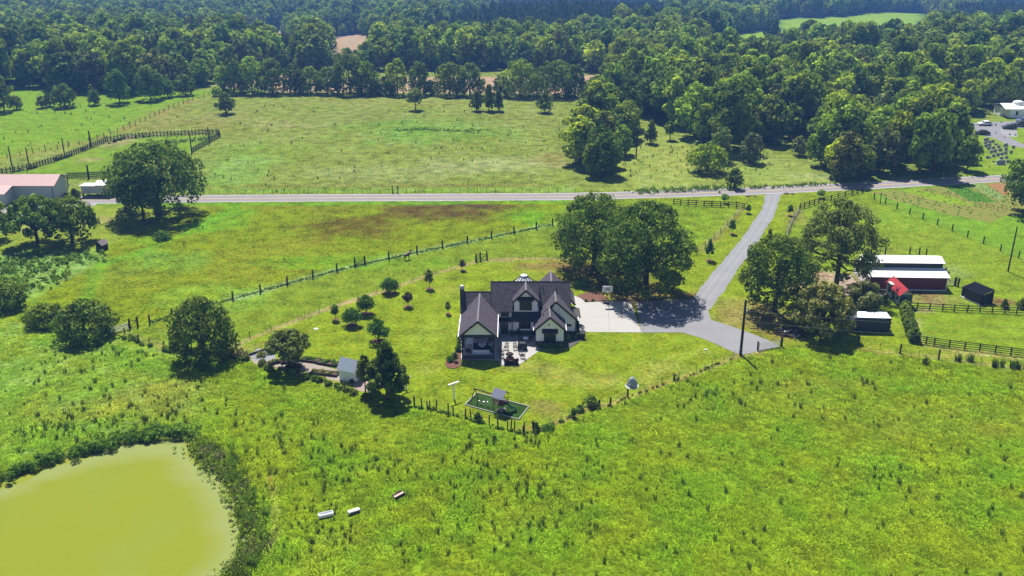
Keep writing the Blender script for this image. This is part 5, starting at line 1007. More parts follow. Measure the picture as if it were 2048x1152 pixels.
# burn pile with a white sheet
bpile = G(1578, 668); bpo = empty('brush_pile', bpile, 'dark heap of logs and brush in the shade of the oak', 'brush pile'); mb = MB()
for k in range(46):
    x, y, z = rr.gauss(0, 1.5), rr.gauss(0, .9), rr.uniform(.05, .6); a = rr.uniform(0, 6.28); l2 = rr.uniform(.5, 1.5); mb.tube([(x - l2 * math.cos(a), y - l2 * math.sin(a), max(.05, z + rr.uniform(-.3, .3))), (x + l2 * math.cos(a), y + l2 * math.sin(a), z + .15)], rr.uniform(.04, .12), 5)
mb.build('logs', M['bark'], bpo, False)
mb = MB()
for k in range(10): x, y = rr.uniform(-1.6, 1.6), rr.uniform(-.7, .9); s_ = rr.uniform(.12, .3); mb.lathe([(s_, .1), (s_ * .8, s_ + .2), (s_ * .3, s_ * 1.5 + .2)], 6, (x, y, .2))
mb.build('pale_scraps', M['conc'], bpo, False)
MB().slab([(-1.1, -.35, .10), (.5, -.6, .06), (1.0, .1, .14), (-.2, .35, .2)], .03).thing('white_sheet', M['white'], G(1590, 671), 'white sheet of metal lying in front of the brush pile', 'metal sheet')
# troughs in the meadow
tA, tB, tC = G(652, 1033), G(708, 1026), G(798, 994)
ta = empty('feed_trough', tA, 'white rectangular trough standing in the meadow, leftmost of three', 'trough', 'troughs in the meadow', R(22))
tm = MB(); tm.box(-.88, .88, -.34, -.26, .1, .5); tm.box(-.88, .88, .26, .34, .1, .5); tm.box(-.88, -.80, -.26, .26, .1, .5); tm.box(.80, .88, -.26, .26, .1, .5); tm.build('tub', M['white'], ta, False, bevel=.03)
MB().box(-.80, .80, -.26, .26, .12, .38).build('contents', mat('trough contents', (.25, .27, .33), .6, .5, 8), ta, False)
for x in (-.7, .7):
    for y in (-.25, .25): MB().box(x - .05, x + .05, y - .05, y + .05, 0, .1).build('leg', M['steel'], ta, False)
tb2 = empty('feed_trough', tB, 'battered white trough on its side in the meadow, middle of three', 'trough', 'troughs in the meadow', R(30))
MB().prism_x([(-.32, .05), (.3, .0), (.34, .42), (.1, .5), (-.34, .5)], -.75, .75).build('tub', mat('dirty white tub', (.62, .62, .58), .7, .2, 2, .2, .3, (.12, .13, .08)), tb2, False, bevel=.08); MB().box(-.6, .6, -.36, -.33, .12, .4).build('painted_shade_panel', M['stone'], tb2, False)  # dark plate paints the shade of the tub's opening; nothing is hollowed out
tc2 = empty('feed_trough', tC, 'narrow brown trough with pinkish inside in the meadow, rightmost of three', 'trough', 'troughs in the meadow', R(46))
MB().box(-.72, .72, -.28, -.20, .0, .42).build('side', M['dark_wood'], tc2, False); MB().box(-.72, .72, .20, .28, 0, .42).build('side', M['dark_wood'], tc2, False)
MB().box(-.72, .72, -.2, .2, .1, .38).build('contents', mat('pink feed', (.42, .30, .27), .8, .2, 3), tc2, False)
MB().beam((-.8, .42, .06), (.75, .42, .34), .2, .1).thing('loose_plank', M['bark'], tC + Vector((-.12, .18, 0)), 'dark plank leaning along the back of the brown trough', 'plank', rz=R(46))
# manhole lid
MB().lathe([(.42, 0), (.42, .07), (.38, .08)], 16).thing('well_lid', M['conc'], G(632, 658), 'pale round concrete lid set in the lawn left of the orchard', 'lid')
MB().lathe([(.3, 0), (.28, .12), (.1, .2)], 9).thing('garden_stone', M['conc'], G(1412, 700), 'small pale stone on the lawn below the gravel yard', 'stone')
# horses
def horse(loc, rz, mm, label, graze=True, sc_=1.0, mane='black_trim'):
    e = empty('horse', loc, label, 'horse', None, rz)
    J = {'hip': (-.62, 0, 1.28), 'belly': (-.1, 0, 1.18), 'chest': (.45, 0, 1.25), 'neck': (.72, 0, 1.35)}
    P, E, Rr = [], [], []
    def v(p, r_): P.append(tuple(c_ * sc_ for c_ in p)); Rr.append(r_ * sc_); return len(P) - 1
    hip = v((-.58, 0, 1.25), .30); bl_ = v((-.05, 0, 1.18), .31); cht = v((.45, 0, 1.22), .29); E += [(hip, bl_), (bl_, cht)]
    rump = v((-.80, 0, 1.18), .20); E.append((hip, rump))
    if graze: hs_ = [((.82, 0, 1.15), .17), ((1.10, 0, .82), .13), ((1.25, 0, .52), .12), ((1.38, 0, .28), .085), ((1.46, 0, .12), .06)]
    else: hs_ = [((.78, 0, 1.45), .17), ((1.0, 0, 1.72), .13), ((1.12, 0, 1.84), .12), ((1.32, 0, 1.70), .085), ((1.48, 0, 1.58), .06)]
    l_ = cht
    for p, r_ in hs_: n_ = v(p, r_); E.append((l_, n_)); l_ = n_
    for s_ in (-1, 1):
        a = v((-.62, .16 * s_, 1.0), .15); b = v((-.52, .17 * s_, .80), .11); c = v((-.74, .16 * s_, .50), .06); d = v((-.70, .16 * s_, .12), .045); f_ = v((-.66, .16 * s_, .04), .055); E += [(hip, a), (a, b), (b, c), (c, d), (d, f_)]
        a = v((.42, .15 * s_, .95), .11); b = v((.44, .15 * s_, .62), .065); c = v((.44, .15 * s_, .48), .055); d = v((.43, .15 * s_, .12), .042); f_ = v((.47, .15 * s_, .04), .055); E += [(cht, a), (a, b), (b, c), (c, d), (d, f_)]
    me = bpy.data.meshes.new('horse_body'); me.from_pydata(P, E, []); o = bpy.data.objects.new('body', me); COL.objects.link(o); o.parent = e
    sk = o.modifiers.new('skin', 'SKIN'); me.materials.append(mm)
    for i, r_ in enumerate(Rr): me.skin_vertices[0].data[i].radius = (r_, r_)
    me.skin_vertices[0].data[0].use_root = True
    ss = o.modifiers.new('sub', 'SUBSURF'); ss.levels = 1; ss.render_levels = 1
    MB().tube([(-.92 * sc_, 0, 1.25 * sc_), (-1.04 * sc_, 0, 1.0 * sc_), (-1.0 * sc_, 0, .5 * sc_)], [.04, .07, .03], 6).build('tail', M[mane], e, False)
    nk = [Vector(q[0]) * sc_ for q in hs_[:3]]; MB().tube([Vector((.55, 0, 1.48)) * sc_] + [q + Vector((-.02 if graze else -.1, 0, .13)) for q in nk], [.03, .06, .06, .03], 5).build('mane', M[mane], e, False)
    hd = Vector(hs_[2][0]) * sc_
    for s_ in (-1, 1): MB().tube([hd + Vector((-.05, .06 * s_, .06)), hd + Vector((-.1, .07 * s_, .2))], [.035, .008], 5).build('ear', mm, e, False)
horse(G(815, 519.5), R(50), mat('chestnut coat', (.07, .022, .014), .6, .15, 3), 'dark chestnut horse standing at the middle pasture fence', False)
horse(G(1761, 491), R(5), mat('bay coat', (.045, .028, .018), .6, .2, 3), 'dark brown horse grazing beside the thin branched tree', True)
# ---------------------------------------------------------------- foliage
M['leaf_weed'] = leafmat('weedy bank leaves', (.06, .12, .015), (.22, .36, .045), .25, .3)
M['leaf_red'] = leafmat('dark red foliage', (.03, .008, .008), (.09, .02, .018), .15, .2)
def leaves(rs, C_, Rb, n, leaf, squash=.85, shell=.72, up_b=.15, elong=1.35, tone=None, jit=.42, face='out'):
    """n leaf-clump faces spread over blobs (centres C_, radii Rb)"""
    w_ = Rb ** 2; k = rs.choice(len(Rb), n, p=w_ / w_.sum()); d = rs.normal(size=(n, 3)); d[:, 2] += up_b * 2; d /= np.linalg.norm(d, axis=1)[:, None]
    rr_ = (shell + (1.08 - shell) * rs.rand(n) ** .7)[:, None]; P = C_[k] + d * rr_ * Rb[k][:, None] * np.array([1, 1, squash])
    if face == 'out': nr = d + rs.normal(size=(n, 3)) * jit
    else: nr = rs.normal(size=(n, 3))
    nr /= np.linalg.norm(nr, axis=1)[:, None]
    a = np.cross(nr, rs.normal(size=(n, 3))); a /= np.linalg.norm(a, axis=1)[:, None]; b = np.cross(nr, a)
    s_ = leaf * (.6 + .8 * rs.rand(n))[:, None]; la, lb = s_ * elong * .5, s_ * .5
    bend = nr * s_ * .12
    V = np.stack([P - a * la + bend, P - b * lb, P + a * la + bend, P + b * lb], 1).reshape(-1, 3)
    tb_ = rs.rand(len(Rb)) if tone is None else tone
    tn = np.clip(.15 + .5 * tb_[k] + rs.normal(size=n) * .18, 0, 1)
    return V, np.repeat(tn, 4)
def profile(kind, t):
    if kind == 'round': return np.sqrt(np.clip(1 - (2 * t - 1) ** 2, 0, 1)) * .92 + .08
    if kind == 'dome': return np.sqrt(np.clip(1 - (np.clip((t - .32) / .68, 0, 1)) ** 2.2, 0, 1)) * np.interp(t, [0, .3, 1], [.72, 1, 1])
    if kind == 'spread': return np.sqrt(np.clip(1 - (np.clip((t - .45) / .55, 0, 1)) ** 2, 0, 1)) * np.interp(t, [0, .45, 1], [.62, 1, 1])
    if kind == 'skirt': return np.sqrt(np.clip(1 - (np.clip((t - .36) / .64, 0, 1)) ** 2.2, 0, 1)) * np.interp(t, [0, .12, .36, 1], [.72, .9, 1, 1])
    if kind == 'cone': return np.interp(t, [0, .18, .4, .7, 1], [.62, 1, .86, .48, .07])
    if kind == 'column': return np.interp(t, [0, .2, .7, 1], [.6, 1, .9, .2])
    if kind == 'vase': return np.interp(t, [0, .5, .8, 1], [.35, .9, 1, .5])
    if kind == 'pine': return np.interp(t, [0, .25, .5, .8, 1], [.8, 1, .8, .45, .08])
def crown_blobs(rs, kind, W_, z0, z1, nb, rb, fill=.35):
    C_, Rb = [], []
    golden = 2.39996
    for i in range(nb):
        t_ = (i + .5) / nb
        if kind in ('round', 'spread', 'dome', 'vase', 'skirt'): t_ = t_ ** .8
        t_ = min(.97, max(.02, t_ + rs.normal() * .03)); pr = profile(kind, t_) * W_ / 2; r_ = rb * W_ * rs.uniform(.75, 1.25) * (.55 + .45 * profile(kind, t_))
        rad = max(0, pr - r_ * .75) * (rs.uniform(.80, 1.08) if rs.rand() > fill * .5 else rs.uniform(.1, .7)); a = i * golden + rs.normal() * .4
        if kind == 'skirt' and t_ < .3: rad = (pr - r_ * .6) * rs.uniform(.75, 1.12)
        C_.append((rad * math.cos(a), rad * math.sin(a), z0 + (z1 - z0 - r_ * .8) * t_ + (r_ * .5 if t_ < .3 else 0))); Rb.append(r_)
    return np.array(C_), np.array(Rb)
def quads_for(V): return np.arange(len(V), dtype=np.int32).reshape(-1, 4)
def crown_mesh(name, rs, kind, W_, z0, z1, nb, rb, n, leaf, m, **kw):
    C_, Rb = crown_blobs(rs, kind, W_, z0, z1, nb, rb, kw.pop('fill', .35)); V, tn = leaves(rs, C_, Rb, n, leaf, **kw)
    return fastmesh(name, V, quads_for(V), m, {'tone': tn}), C_, Rb
def trunk_mesh(rs, H_, r0, tops, m, split=.35, nlimb=7, lean=(0, 0)):
    mb = MB(); hs_ = H_ * split; P0 = [Vector((0, 0, -.2)), Vector((lean[0] * .3, lean[1] * .3, hs_ * .5)), Vector((lean[0], lean[1], hs_))]
    mb.tube([(0, 0, -.2), (0, 0, .25)] + P0[1:] + [Vector((lean[0] * 1.6, lean[1] * 1.6, H_ * .72))], [r0 * 1.5, r0 * 1.05, r0 * .9, r0 * .8, r0 * .3], 8)
    if len(tops):
        sel = rs.choice(len(tops), min(nlimb, len(tops)), replace=False)
        for i in sel:
            e = Vector(tops[i]); s_ = Vector((lean[0], lean[1], hs_ * rs.uniform(.75, 1.25))); md = s_.lerp(e, .5) + Vector((rs.normal() * .3, rs.normal() * .3, -.06 * (e - s_).length)); mb.tube([s_, md, e], [r0 * .5, r0 * .3, r0 * .1], 5)
    return mb.mesh('trunk', m, None, True)
TREEN = [0]
def tree(name, base, W_, H_, label, kind='round', m='leaf_oak', z0=.2, nb=40, rb=.15, n=5000, leaf=.45, r0=None, bark='bark', cat='tree', group=None, lean=(0, 0), split=.35, nl=7, **kw):
    TREEN[0] += 1; rs = np.random.RandomState(100 + TREEN[0] * 7)
    e = empty(name, base, label, cat, group, 0)
    me, C_, Rb = crown_mesh('crown', rs, kind, W_, H_ * z0, H_, nb, rb, n, leaf, M[m], **kw)
    if lean != (0, 0):
        co = np.empty(len(me.vertices) * 3, np.float32); me.vertices.foreach_get('co', co); co = co.reshape(-1, 3); co[:, 0] += lean[0] * 1.2; co[:, 1] += lean[1] * 1.2; me.vertices.foreach_set('co', co.ravel()); C_ = C_ + np.array([lean[0] * 1.2, lean[1] * 1.2, 0])
    o = bpy.data.objects.new('crown', me); COL.objects.link(o); o.parent = e
    if r0 is None: r0 = .018 * W_ + .012 * H_
    if r0 > 0:
        o = bpy.data.objects.new('trunk', trunk_mesh(rs, H_, r0, C_, M[bark], split, nl, lean)); COL.objects.link(o); o.parent = e
    return e
def ptree(name, bx, by, w_px, top, label, dy=0.0, **kw):  # tree measured in the photo: base pixel, crown width px, top row
    b = G(bx, by); H_ = HT(b.y, top) * kw.pop('hs', .97) - b.z; W_ = w_px * SC(b) * .97; sc_ = SC(b)
    n = kw.pop('n', None)
    leaf = kw.get('leaf', .45)
    if n is None: n = int(max(250, min(26000, 3.6 * 3.14 * (W_ / 2) * (W_ / 2 + H_ * .6) / leaf ** 2)))
    kw['n'] = n; return tree(name, b, W_, H_, label, **kw)
# the big named trees
ptree('oak_tree', 1188, 538, 172, 380, 'tallest left oak of the dense pair behind the house', kind='skirt', z0=.07, nb=170, rb=.088, leaf=.34, r0=.6, split=.28, nl=10)
ptree('oak_tree', 1290, 588, 196, 396, 'broad right oak of the dense pair, shading the driveway', kind='skirt', z0=.07, nb=190, rb=.082, leaf=.34, r0=.65, split=.28, nl=10)
ptree('small_tree', 1262, 566, 52, 500, 'small brighter tree tucked between the two big oaks', kind='round', z0=.15, nb=18, rb=.2, leaf=.4, m='leaf_airy', r0=.12)
ptree('oak_tree', 1549, 622, 160, 462, 'dense dark oak right of the driveway with a bare shaded base', kind='skirt', z0=.08, nb=120, rb=.082, leaf=.34, r0=.5, split=.25)
ptree('small_tree', 1530, 560, 26, 449, 'thin dark treetop sticking up behind the driveway oak', kind='cone', z0=.2, nb=16, rb=.2, leaf=.4, r0=.12)
ptree('thin_oak', 1671, 580, 172, 390, 'tall open tree with visible limbs left of the red barn', kind='skirt', z0=.18, nb=160, rb=.078, leaf=.34, m='leaf_airy', r0=.5, split=.38, nl=18, n=12000, fill=.8, shell=.3)
ptree('thin_oak', 1642, 668, 128, 562, 'low spreading grey green tree in front of the covered trailer', kind='dome', z0=.08, nb=70, rb=.10, leaf=.36, m='leaf_grey', r0=.35, split=.3, nl=12, shell=.4, n=9000)
ptree('thin_oak', 1725, 632, 82, 560, 'sparse grey green tree reaching towards the cabin', kind='dome', z0=.30, nb=36, rb=.13, leaf=.36, m='leaf_grey', r0=.22, split=.35, nl=8, shell=.3, n=4200)
ptree('round_evergreen', 408, 713, 138, 590, 'large round dark evergreen beside the worn path at the left', kind='skirt', z0=-.02, nb=120, rb=.115, leaf=.32, m='leaf_cedar', r0=.4, split=.2)
ptree('garden_tree', 578, 737, 96, 658, 'fine leaved tree standing among the garden beds', kind='spread', z0=.30, nb=60, rb=.10, leaf=.3, m='leaf_airy', r0=.16, split=.32, nl=14, shell=.3, n=6500)
ptree('cedar_tree', 775, 797, 98, 676, 'tall conical cedar at the edge of the round paving', kind='cone', z0=.14, nb=150, rb=.085, leaf=.30, m='leaf_cedar', r0=.22, split=.5, nl=14, shell=.3, n=15000, fill=.7)
ptree('cedar_tree', 731, 783, 30, 706, 'slender cedar beside the garden shed', kind='column', z0=.30, nb=44, rb=.18, leaf=.28, m='leaf_cedar', n=2600, r0=.1, shell=.3)
ptree('oak_tree', 318, 428, 200, 276, 'very big spreading oak beside the road on the left', kind='skirt', z0=.14, nb=105, rb=.082, leaf=.46, fill=.6, r0=.95, split=.28, nl=14, n=12000)
ptree('small_oak', 288, 442, 96, 345, 'brighter green oak in front of the big roadside oak', kind='spread', z0=.28, nb=42, rb=.13, leaf=.5, m='leaf_shrub', r0=.3)
ptree('small_tree', 254, 457, 46, 412, 'little tree at the left edge of the big oak shade', kind='spread', z0=.3, nb=18, rb=.18, leaf=.4, m='leaf_airy', r0=.14, shell=.3)
ptree('pecan_tree', 76, 488, 118, 386, 'open crowned tree, second from the left edge by the pale barn', kind='skirt', z0=.20, nb=75, rb=.095, leaf=.42, r0=.4, split=.3, nl=12, m='leaf_oak', n=6500)
ptree('pecan_tree', 145, 484, 108, 388, 'fuller tree right of its neighbour in front of the pale barn', kind='skirt', z0=.14, nb=85, rb=.095, leaf=.42, r0=.4, split=.28, m='leaf_oak')
ptree('pecan_tree', -22, 478, 90, 388, 'tree cut by the left edge of the picture below the barn', kind='skirt', z0=.18, nb=60, rb=.11, leaf=.5, r0=.4)
ptree('small_tree', 152, 402, 22, 376, 'small round bush tree between the pale barn and the raised shed', kind='round', z0=.1, nb=12, rb=.24, leaf=.5, m='leaf_oak', r0=.12)
ptree('round_cedar', 1468, 377, 38, 334, 'single dark egg shaped evergreen north of the road junction', kind='dome', z0=.10, nb=30, rb=.17, leaf=.45, m='leaf_cedar', r0=.25)
ptree('round_evergreen', 452, 227, 44, 182, 'dark round tree alone in the big meadow, left side', kind='dome', z0=.08, nb=30, rb=.17, leaf=.6, m='leaf_cedar', r0=.2)
ptree('field_tree', 831, 220, 34, 174, 'lighter lollipop shaped tree alone at the far side of the meadow', kind='round', z0=.25, nb=22, rb=.2, leaf=.6, m='leaf_airy', r0=.2)
for bx, wp, tp, l_ in ((953, 28, 180, 'left one of three dark cedars grouped in the far meadow'), (978, 36, 166, 'tallest middle one of three dark cedars in the far meadow'), (997, 26, 176, 'right one of three dark cedars grouped in the far meadow'), (1090, 38, 182, 'dark cedar alone right of the three in the far meadow')):
    ptree('round_cedar', bx, 222 if bx < 1000 else 225, wp, tp, l_, kind='cone', z0=.12, nb=22, rb=.2, leaf=.6, m='leaf_cedar', r0=.2)
ptree('round_evergreen', 433, 192, 26, 172, 'small yellow green bush at the corner of the big meadow', kind='round', z0=.05, nb=14, rb=.25, leaf=.6, m='leaf_lime', r0=.1)
ptree('lime_tree', 445, 180, 40, 128, 'bright yellow green tree standing out of the dark tree line', kind='round', z0=.05, nb=24, rb=.2, leaf=.7, m='leaf_lime', r0=.2)
ptree('round_evergreen', 1301, 287, 32, 238, 'cone shaped evergreen in the clearing beside the tall pole', kind='cone', z0=.08, nb=20, rb=.22, leaf=.55, m='leaf_cedar', r0=.18)
ptree('small_tree', 1340, 280, 26, 240, 'slim dark tree right of the cone shaped evergreen in the clearing', kind='round', z0=.25, nb=16, rb=.22, leaf=.55, r0=.15)
ptree('yellow_tree', 1414, 343, 88, 284, 'low yellow green tree in front of the dark wood', kind='dome', z0=.08, nb=56, rb=.13, leaf=.5, m='leaf_wood_lime', r0=.3)
ptree('small_tree', 1440, 322, 46, 250, 'taller olive tree behind the low yellow green tree', kind='round', z0=.1, nb=26, rb=.17, leaf=.5, m='leaf_airy', r0=.2)
ptree('small_tree', 1500, 325, 52, 262, 'grey green tree standing free at the edge of the wood', kind='dome', z0=.1, nb=30, rb=.16, leaf=.5, m='leaf_grey', r0=.2)
ptree('round_evergreen', 1597, 311, 34, 270, 'grey green rounded bush tree between the two woods', kind='dome', z0=.03, nb=24, rb=.19, leaf=.5, m='leaf_grey', r0=.15)
ptree('oak_tree', 2056, 425, 124, 302, 'large dark tree cut by the right edge of the picture', kind='spread', z0=.12, nb=70, rb=.115, leaf=.48, r0=.5)
ptree('round_evergreen', 18, 616, 78, 566, 'dark rounded bush cut by the left edge of the picture', kind='dome', z0=.0, nb=45, rb=.15, leaf=.36, m='leaf_oak', r0=.1)
ptree('thicket', 92, 648, 86, 600, 'dark thicket between the left edge bush and the long gate', kind='skirt', z0=-.05, nb=60, rb=.14, leaf=.36, m='leaf_oak', r0=.1, hs=.85)
ptree('thicket', 172, 674, 128, 592, 'largest dark thicket beside the long five bar gate', kind='skirt', z0=-.05, nb=100, rb=.12, leaf=.36, m='leaf_cedar', r0=.15, hs=.88)
ptree('bush', 325, 478, 38, 462, 'flat round green bush alone on the grass below the big oak', kind='dome', z0=.0, nb=20, rb=.2, leaf=.35, m='leaf_shrub', r0=0, cat='bush')
# trees of the left pasture
for a in ((131, 214, 50, 164, 'widest of the small group of trees in the left pasture', 'leaf_oak'), (100, 213, 26, 183, 'short tree left of the widest pasture tree', 'leaf_oak'), (84, 216, 22, 190, 'leftmost thin tree of the pasture group', 'leaf_airy'), (190, 210, 26, 175, 'ragged upright tree alone in the left pasture', 'leaf_cedar'),
          (240, 206, 50, 134, 'tall pale topped tree in front of the left wood', 'leaf_shrub'), (302, 199, 60, 126, 'big dark tree of the row along the left pasture', 'leaf_oak'), (336, 194, 36, 155, 'low round tree right of the big dark pasture row tree', 'leaf_shrub'), (371, 190, 46, 146, 'round tree at the right end of the left pasture row', 'leaf_oak'),
          (9, 222, 46, 146, 'tall tree at the left edge of the pasture', 'leaf_oak'), (34, 219, 26, 190, 'short tree beside the tall one at the left edge of the pasture', 'leaf_airy')):
    ptree('pasture_tree', a[0], a[1], a[2], a[3], a[4], kind='skirt', z0=.06, nb=46, rb=.14, leaf=.55, m=a[5], r0=.25)
# hedgerow trees along the far side of the big meadow, each with its own place
HR = [(468, 186, 50, 112), (505, 186, 52, 108), (545, 187, 56, 112), (590, 187, 40, 124), (622, 187, 42, 130), (655, 188, 44, 132), (700, 188, 62, 104), (735, 189, 44, 118), (752, 190, 28, 160), (772, 190, 36, 150), (795, 190, 40, 112), (838, 190, 40, 118), (862, 190, 26, 158), (900, 191, 56, 120), (940, 191, 50, 122), (1002, 192, 30, 146), (1040, 192, 74, 114), (1110, 193, 84, 116), (1150, 193, 34, 124), (1178, 194, 30, 158)]
for i, (bx, by, wp, tp) in enumerate(HR):
    side = ['leftmost tree', 'second tree', 'third tree', 'fourth tree', 'fifth tree', 'sixth tree', 'tall seventh tree', 'eighth tree', 'stunted ninth tree', 'tenth tree', 'slim eleventh tree', 'slim twelfth tree', 'stunted thirteenth tree', 'broad fourteenth tree', 'broad fifteenth tree', 'low sixteenth tree', 'large domed seventeenth tree', 'largest domed eighteenth tree', 'nineteenth tree', 'low last tree'][i]
    ptree('hedgerow_tree', bx, by, wp * 1.2, tp, side + ' from the left in the hedgerow beyond the meadow', kind='skirt', z0=-.04, nb=56, rb=.14, leaf=.58, m=('leaf_wood_dark', 'leaf_forest', 'leaf_oak')[i % 3], r0=.3, split=.25, nl=4, group='hedgerow trees beyond the big meadow')
# orchard and yard trees
for bx, by, wp, tp, k, m_, l_, lf in ((779, 586, 42, 554, 'dome', 'leaf_shrub', 'round yard tree farthest back in the orchard row', .22), (733, 627, 42, 587, 'dome', 'leaf_shrub', 'round yard tree between the back one and the twin stemmed one', .22), (704, 650, 44, 614, 'dome', 'leaf_shrub', 'yard tree over a pale stone ring, right of the small sapling', .22),
                                       (757, 682, 50, 634, 'dome', 'leaf_shrub', 'largest orchard tree, nearest the tall cedar', .24), (671, 640, 18, 607, 'round', 'leaf_airy', 'small sapling at the left end of the orchard', .2), (816, 613, 24, 583, 'vase', 'leaf_purple', 'greyish plum tree in the middle of the lawn', .2),
                                       (859, 577, 20, 537, 'column', 'leaf_cedar', 'columnar dark tree near the back fence of the yard', .2), (925, 541, 16, 519, 'vase', 'leaf_purple', 'small dark vase shaped tree near the back gate', .2), (896, 628, 14, 601, 'round', 'leaf_airy', 'thin leaved sapling on the lawn left of the chimney', .16),
                                       (1418, 521, 24, 476, 'cone', 'leaf_shrub', 'largest young tree along the driveway, nearest the oaks', .24), (1464, 468, 16, 437, 'column', 'leaf_shrub', 'young tree halfway along the left verge of the driveway', .24), (1496, 427, 13, 408, 'column', 'leaf_shrub', 'young tree left of the driveway beside the board fence end', .24),
                                       (1579, 431, 14, 408, 'column', 'leaf_shrub', 'young tree right of the driveway', .24), (1449, 406, 17, 387, 'round', 'leaf_lime', 'pale young tree behind the left board fence', .26), (1641, 396, 20, 378, 'round', 'leaf_lime', 'pale young tree behind the right board fence', .26)):
    rr0 = wp * .0022 if wp > 30 else .045
    ptree('young_tree', bx, by, wp, tp, l_, kind=k, z0=.18 if wp > 30 else .3, nb=26, rb=.18, leaf=lf, m=m_, r0=rr0, split=.3, shell=.45, bark='bark_pale' if wp < 30 else 'bark')
    p = G(bx, by); rad = .38 + wp * .012
    if m_ != 'leaf_lime': MB().lathe([(rad, 0), (rad * .9, .05), (.1, .07)], 14, (0, 0, 0), 1.15, 1).thing('mulch_ring', M['mulch'], (p.x, p.y, 0), 'mulch ring under the ' + ' '.join(l_.split()[:12]), 'mulch ring')
MB().tube([(0, 0, 0), (0, 0, 1.2)], .03).thing('stake', M['wood'], G(861, 594), 'bare stake in a small ring of soil on the lawn', 'stake')
# shrubs round the house
def shrub(p, w_, h_, label, m='leaf_shrub', kind='dome', leaf=.16, n=None, group=None, cat='shrub', name='shrub'):
    n = n or int(max(200, 40 * w_ * (w_ + h_)))
    TREEN[0] += 1; rs = np.random.RandomState(900 + TREEN[0]); me, _, _ = crown_mesh(name, rs, kind, w_, 0, h_, 16, .24, n * 2, leaf, M[m]); o = bpy.data.objects.new(name, me); COL.objects.link(o); o.location = p; return tag(o, label, cat, group)
shrub(G(900, 723), 1.3, 1.0, 'leafy shrub in the mulch bed, nearest the lawn corner'); shrub(G(910, 716), 1.2, 1.1, 'olive shrub in the mulch bed against the porch', 'leaf_airy'); shrub(G(917, 702), 1.2, 1.4, 'round green shrub at the left side of the porch', )
shrub(G(918, 692), 1.0, 1.2, 'second round shrub along the left side of the porch', 'leaf_shrub'); shrub(G(919, 678), 1.0, 1.3, 'dark shrub under the porch eave, farthest from the lawn', 'leaf_oak'); shrub(G(912, 727), .7, .5, 'small dry plant in the mulch bed', 'leaf_purple')
for i, x in enumerate((4.6, 5.5, 6.4, 7.3, 8.1)): shrub((x, 142.3, 0), .9, .75, ['leftmost low shrub under the french window', 'low shrub under the french window, second from the left', 'middle low shrub under the french window', 'low shrub under the french window, second from the right', 'rightmost low shrub under the french window'][i], 'leaf_oak', group='low shrubs under the french window')
shrub((9.4, 144.9, 0), 1.0, 1.2, 'tawny ornamental grass clump by the right front gable', 'leaf_airy', 'vase'); shrub((10.6, 145.4, 0), .9, .8, 'dark shrub at the right front corner of the house', 'leaf_oak'); shrub((11.3, 146.3, 0), .7, .6, 'small shrub near the trash bin', 'leaf_oak')
rs = np.random.RandomState(4); C_ = np.stack([rs.uniform(-1.05, 1.05, 22), rs.uniform(-.3, .3, 22), np.full(22, .0)], 1); V, tn = leaves(rs, C_, np.full(22, .2), 700, .13)
o = bpy.data.objects.new('planter_plants', fastmesh('planter_plants', V, quads_for(V), M['leaf_red'], {'tone': tn})); COL.objects.link(o); o.location = px_.location + Vector((0, 0, .74)); tag(o, 'dark reddish plants filling the low planter box', 'plants')
shrub(G(1172, 603), .5, .45, 'tiny dark shrub at the left of the bed behind the concrete', 'leaf_oak'); shrub(G(1186, 602), .5, .45, 'tiny dark shrub in the middle of the bed behind the concrete', 'leaf_oak'); shrub(G(1163, 573), 3.2, 1.2, 'rounded green shrub on the shaded lawn behind the house', 'leaf_shrub')
for i, ((px_a, py_a), a, b, c, l_) in enumerate(BEDS):
    e = BEDROOTS[i]; rs = np.random.RandomState(50 + i); k = 14; C_ = np.stack([rs.uniform(-b + .3, b - .3, k), rs.uniform(-c + .2, c - .2, k), np.full(k, .42)], 1); V, tn = leaves(rs, C_, np.full(k, .3), 500, .16)
    o = bpy.data.objects.new('bed_plants', fastmesh('bed_plants', V, quads_for(V), M['leaf_shrub' if i in (0, 1) else ('leaf_airy' if i == 4 else 'leaf_grey')], {'tone': tn})); COL.objects.link(o); o.location = e.location; o.rotation_euler = e.rotation_euler
    tag(o, ('plants in the ' + l_), 'plants')
shrub(G(524, 712), 2.2, .6, 'pale sprawling plants on the gravel bed', 'leaf_grey'); shrub(G(722, 757), 1.1, .8, 'flowering clump by the shed window', 'leaf_shrub'); shrub(G(728, 751), .7, .7, 'small red flowered plant right of the shed', 'leaf_purple'); shrub(G(705, 766), 1.1, .7, 'low dark shrub at the right front foot of the shed', 'leaf_oak')
# clipped hedge beside the small paddock
hp_ = W((1808, 617), (1812, 634), (1817, 652), (1822, 668), (1827, 682))
for i, (x, y) in enumerate(interp_posts(hp_, 13)):
    shrub((x, y, 0), 2.1, 2.1 + .05 * i, ['clipped hedge shrub nearest the cabin'] [0] if i == 0 else ('clipped hedge shrub at the near end beside the paddock corner' if i == 12 else 'upright clipped shrub inside the hedge beside the paddock'), 'leaf_oak', 'column', .26, 700, group='hedge shrubs beside the paddock')
shrub(G(2008, 616), 1.7, 1.9, 'small round conifer behind the upper paddock fence, left of two', 'leaf_cedar', 'cone', .2); shrub(G(2044, 617), 2.0, 2.2, 'round conifer behind the upper paddock fence, at the right edge', 'leaf_cedar', 'dome', .2)
shrub(G(1183, 812), 2.6, 1.7, 'dark leafy bush growing in the fence right of the playset', 'leaf_oak', 'dome', .22); shrub(G(1160, 822), 1.4, 1.0, 'small bush in the fence left of the bigger dark bush', 'leaf_shrub', 'dome', .2); shrub(G(1147, 834), .9, 1.5, 'upright grassy clump in the corner of the fence', 'leaf_shrub', 'vase', .18)
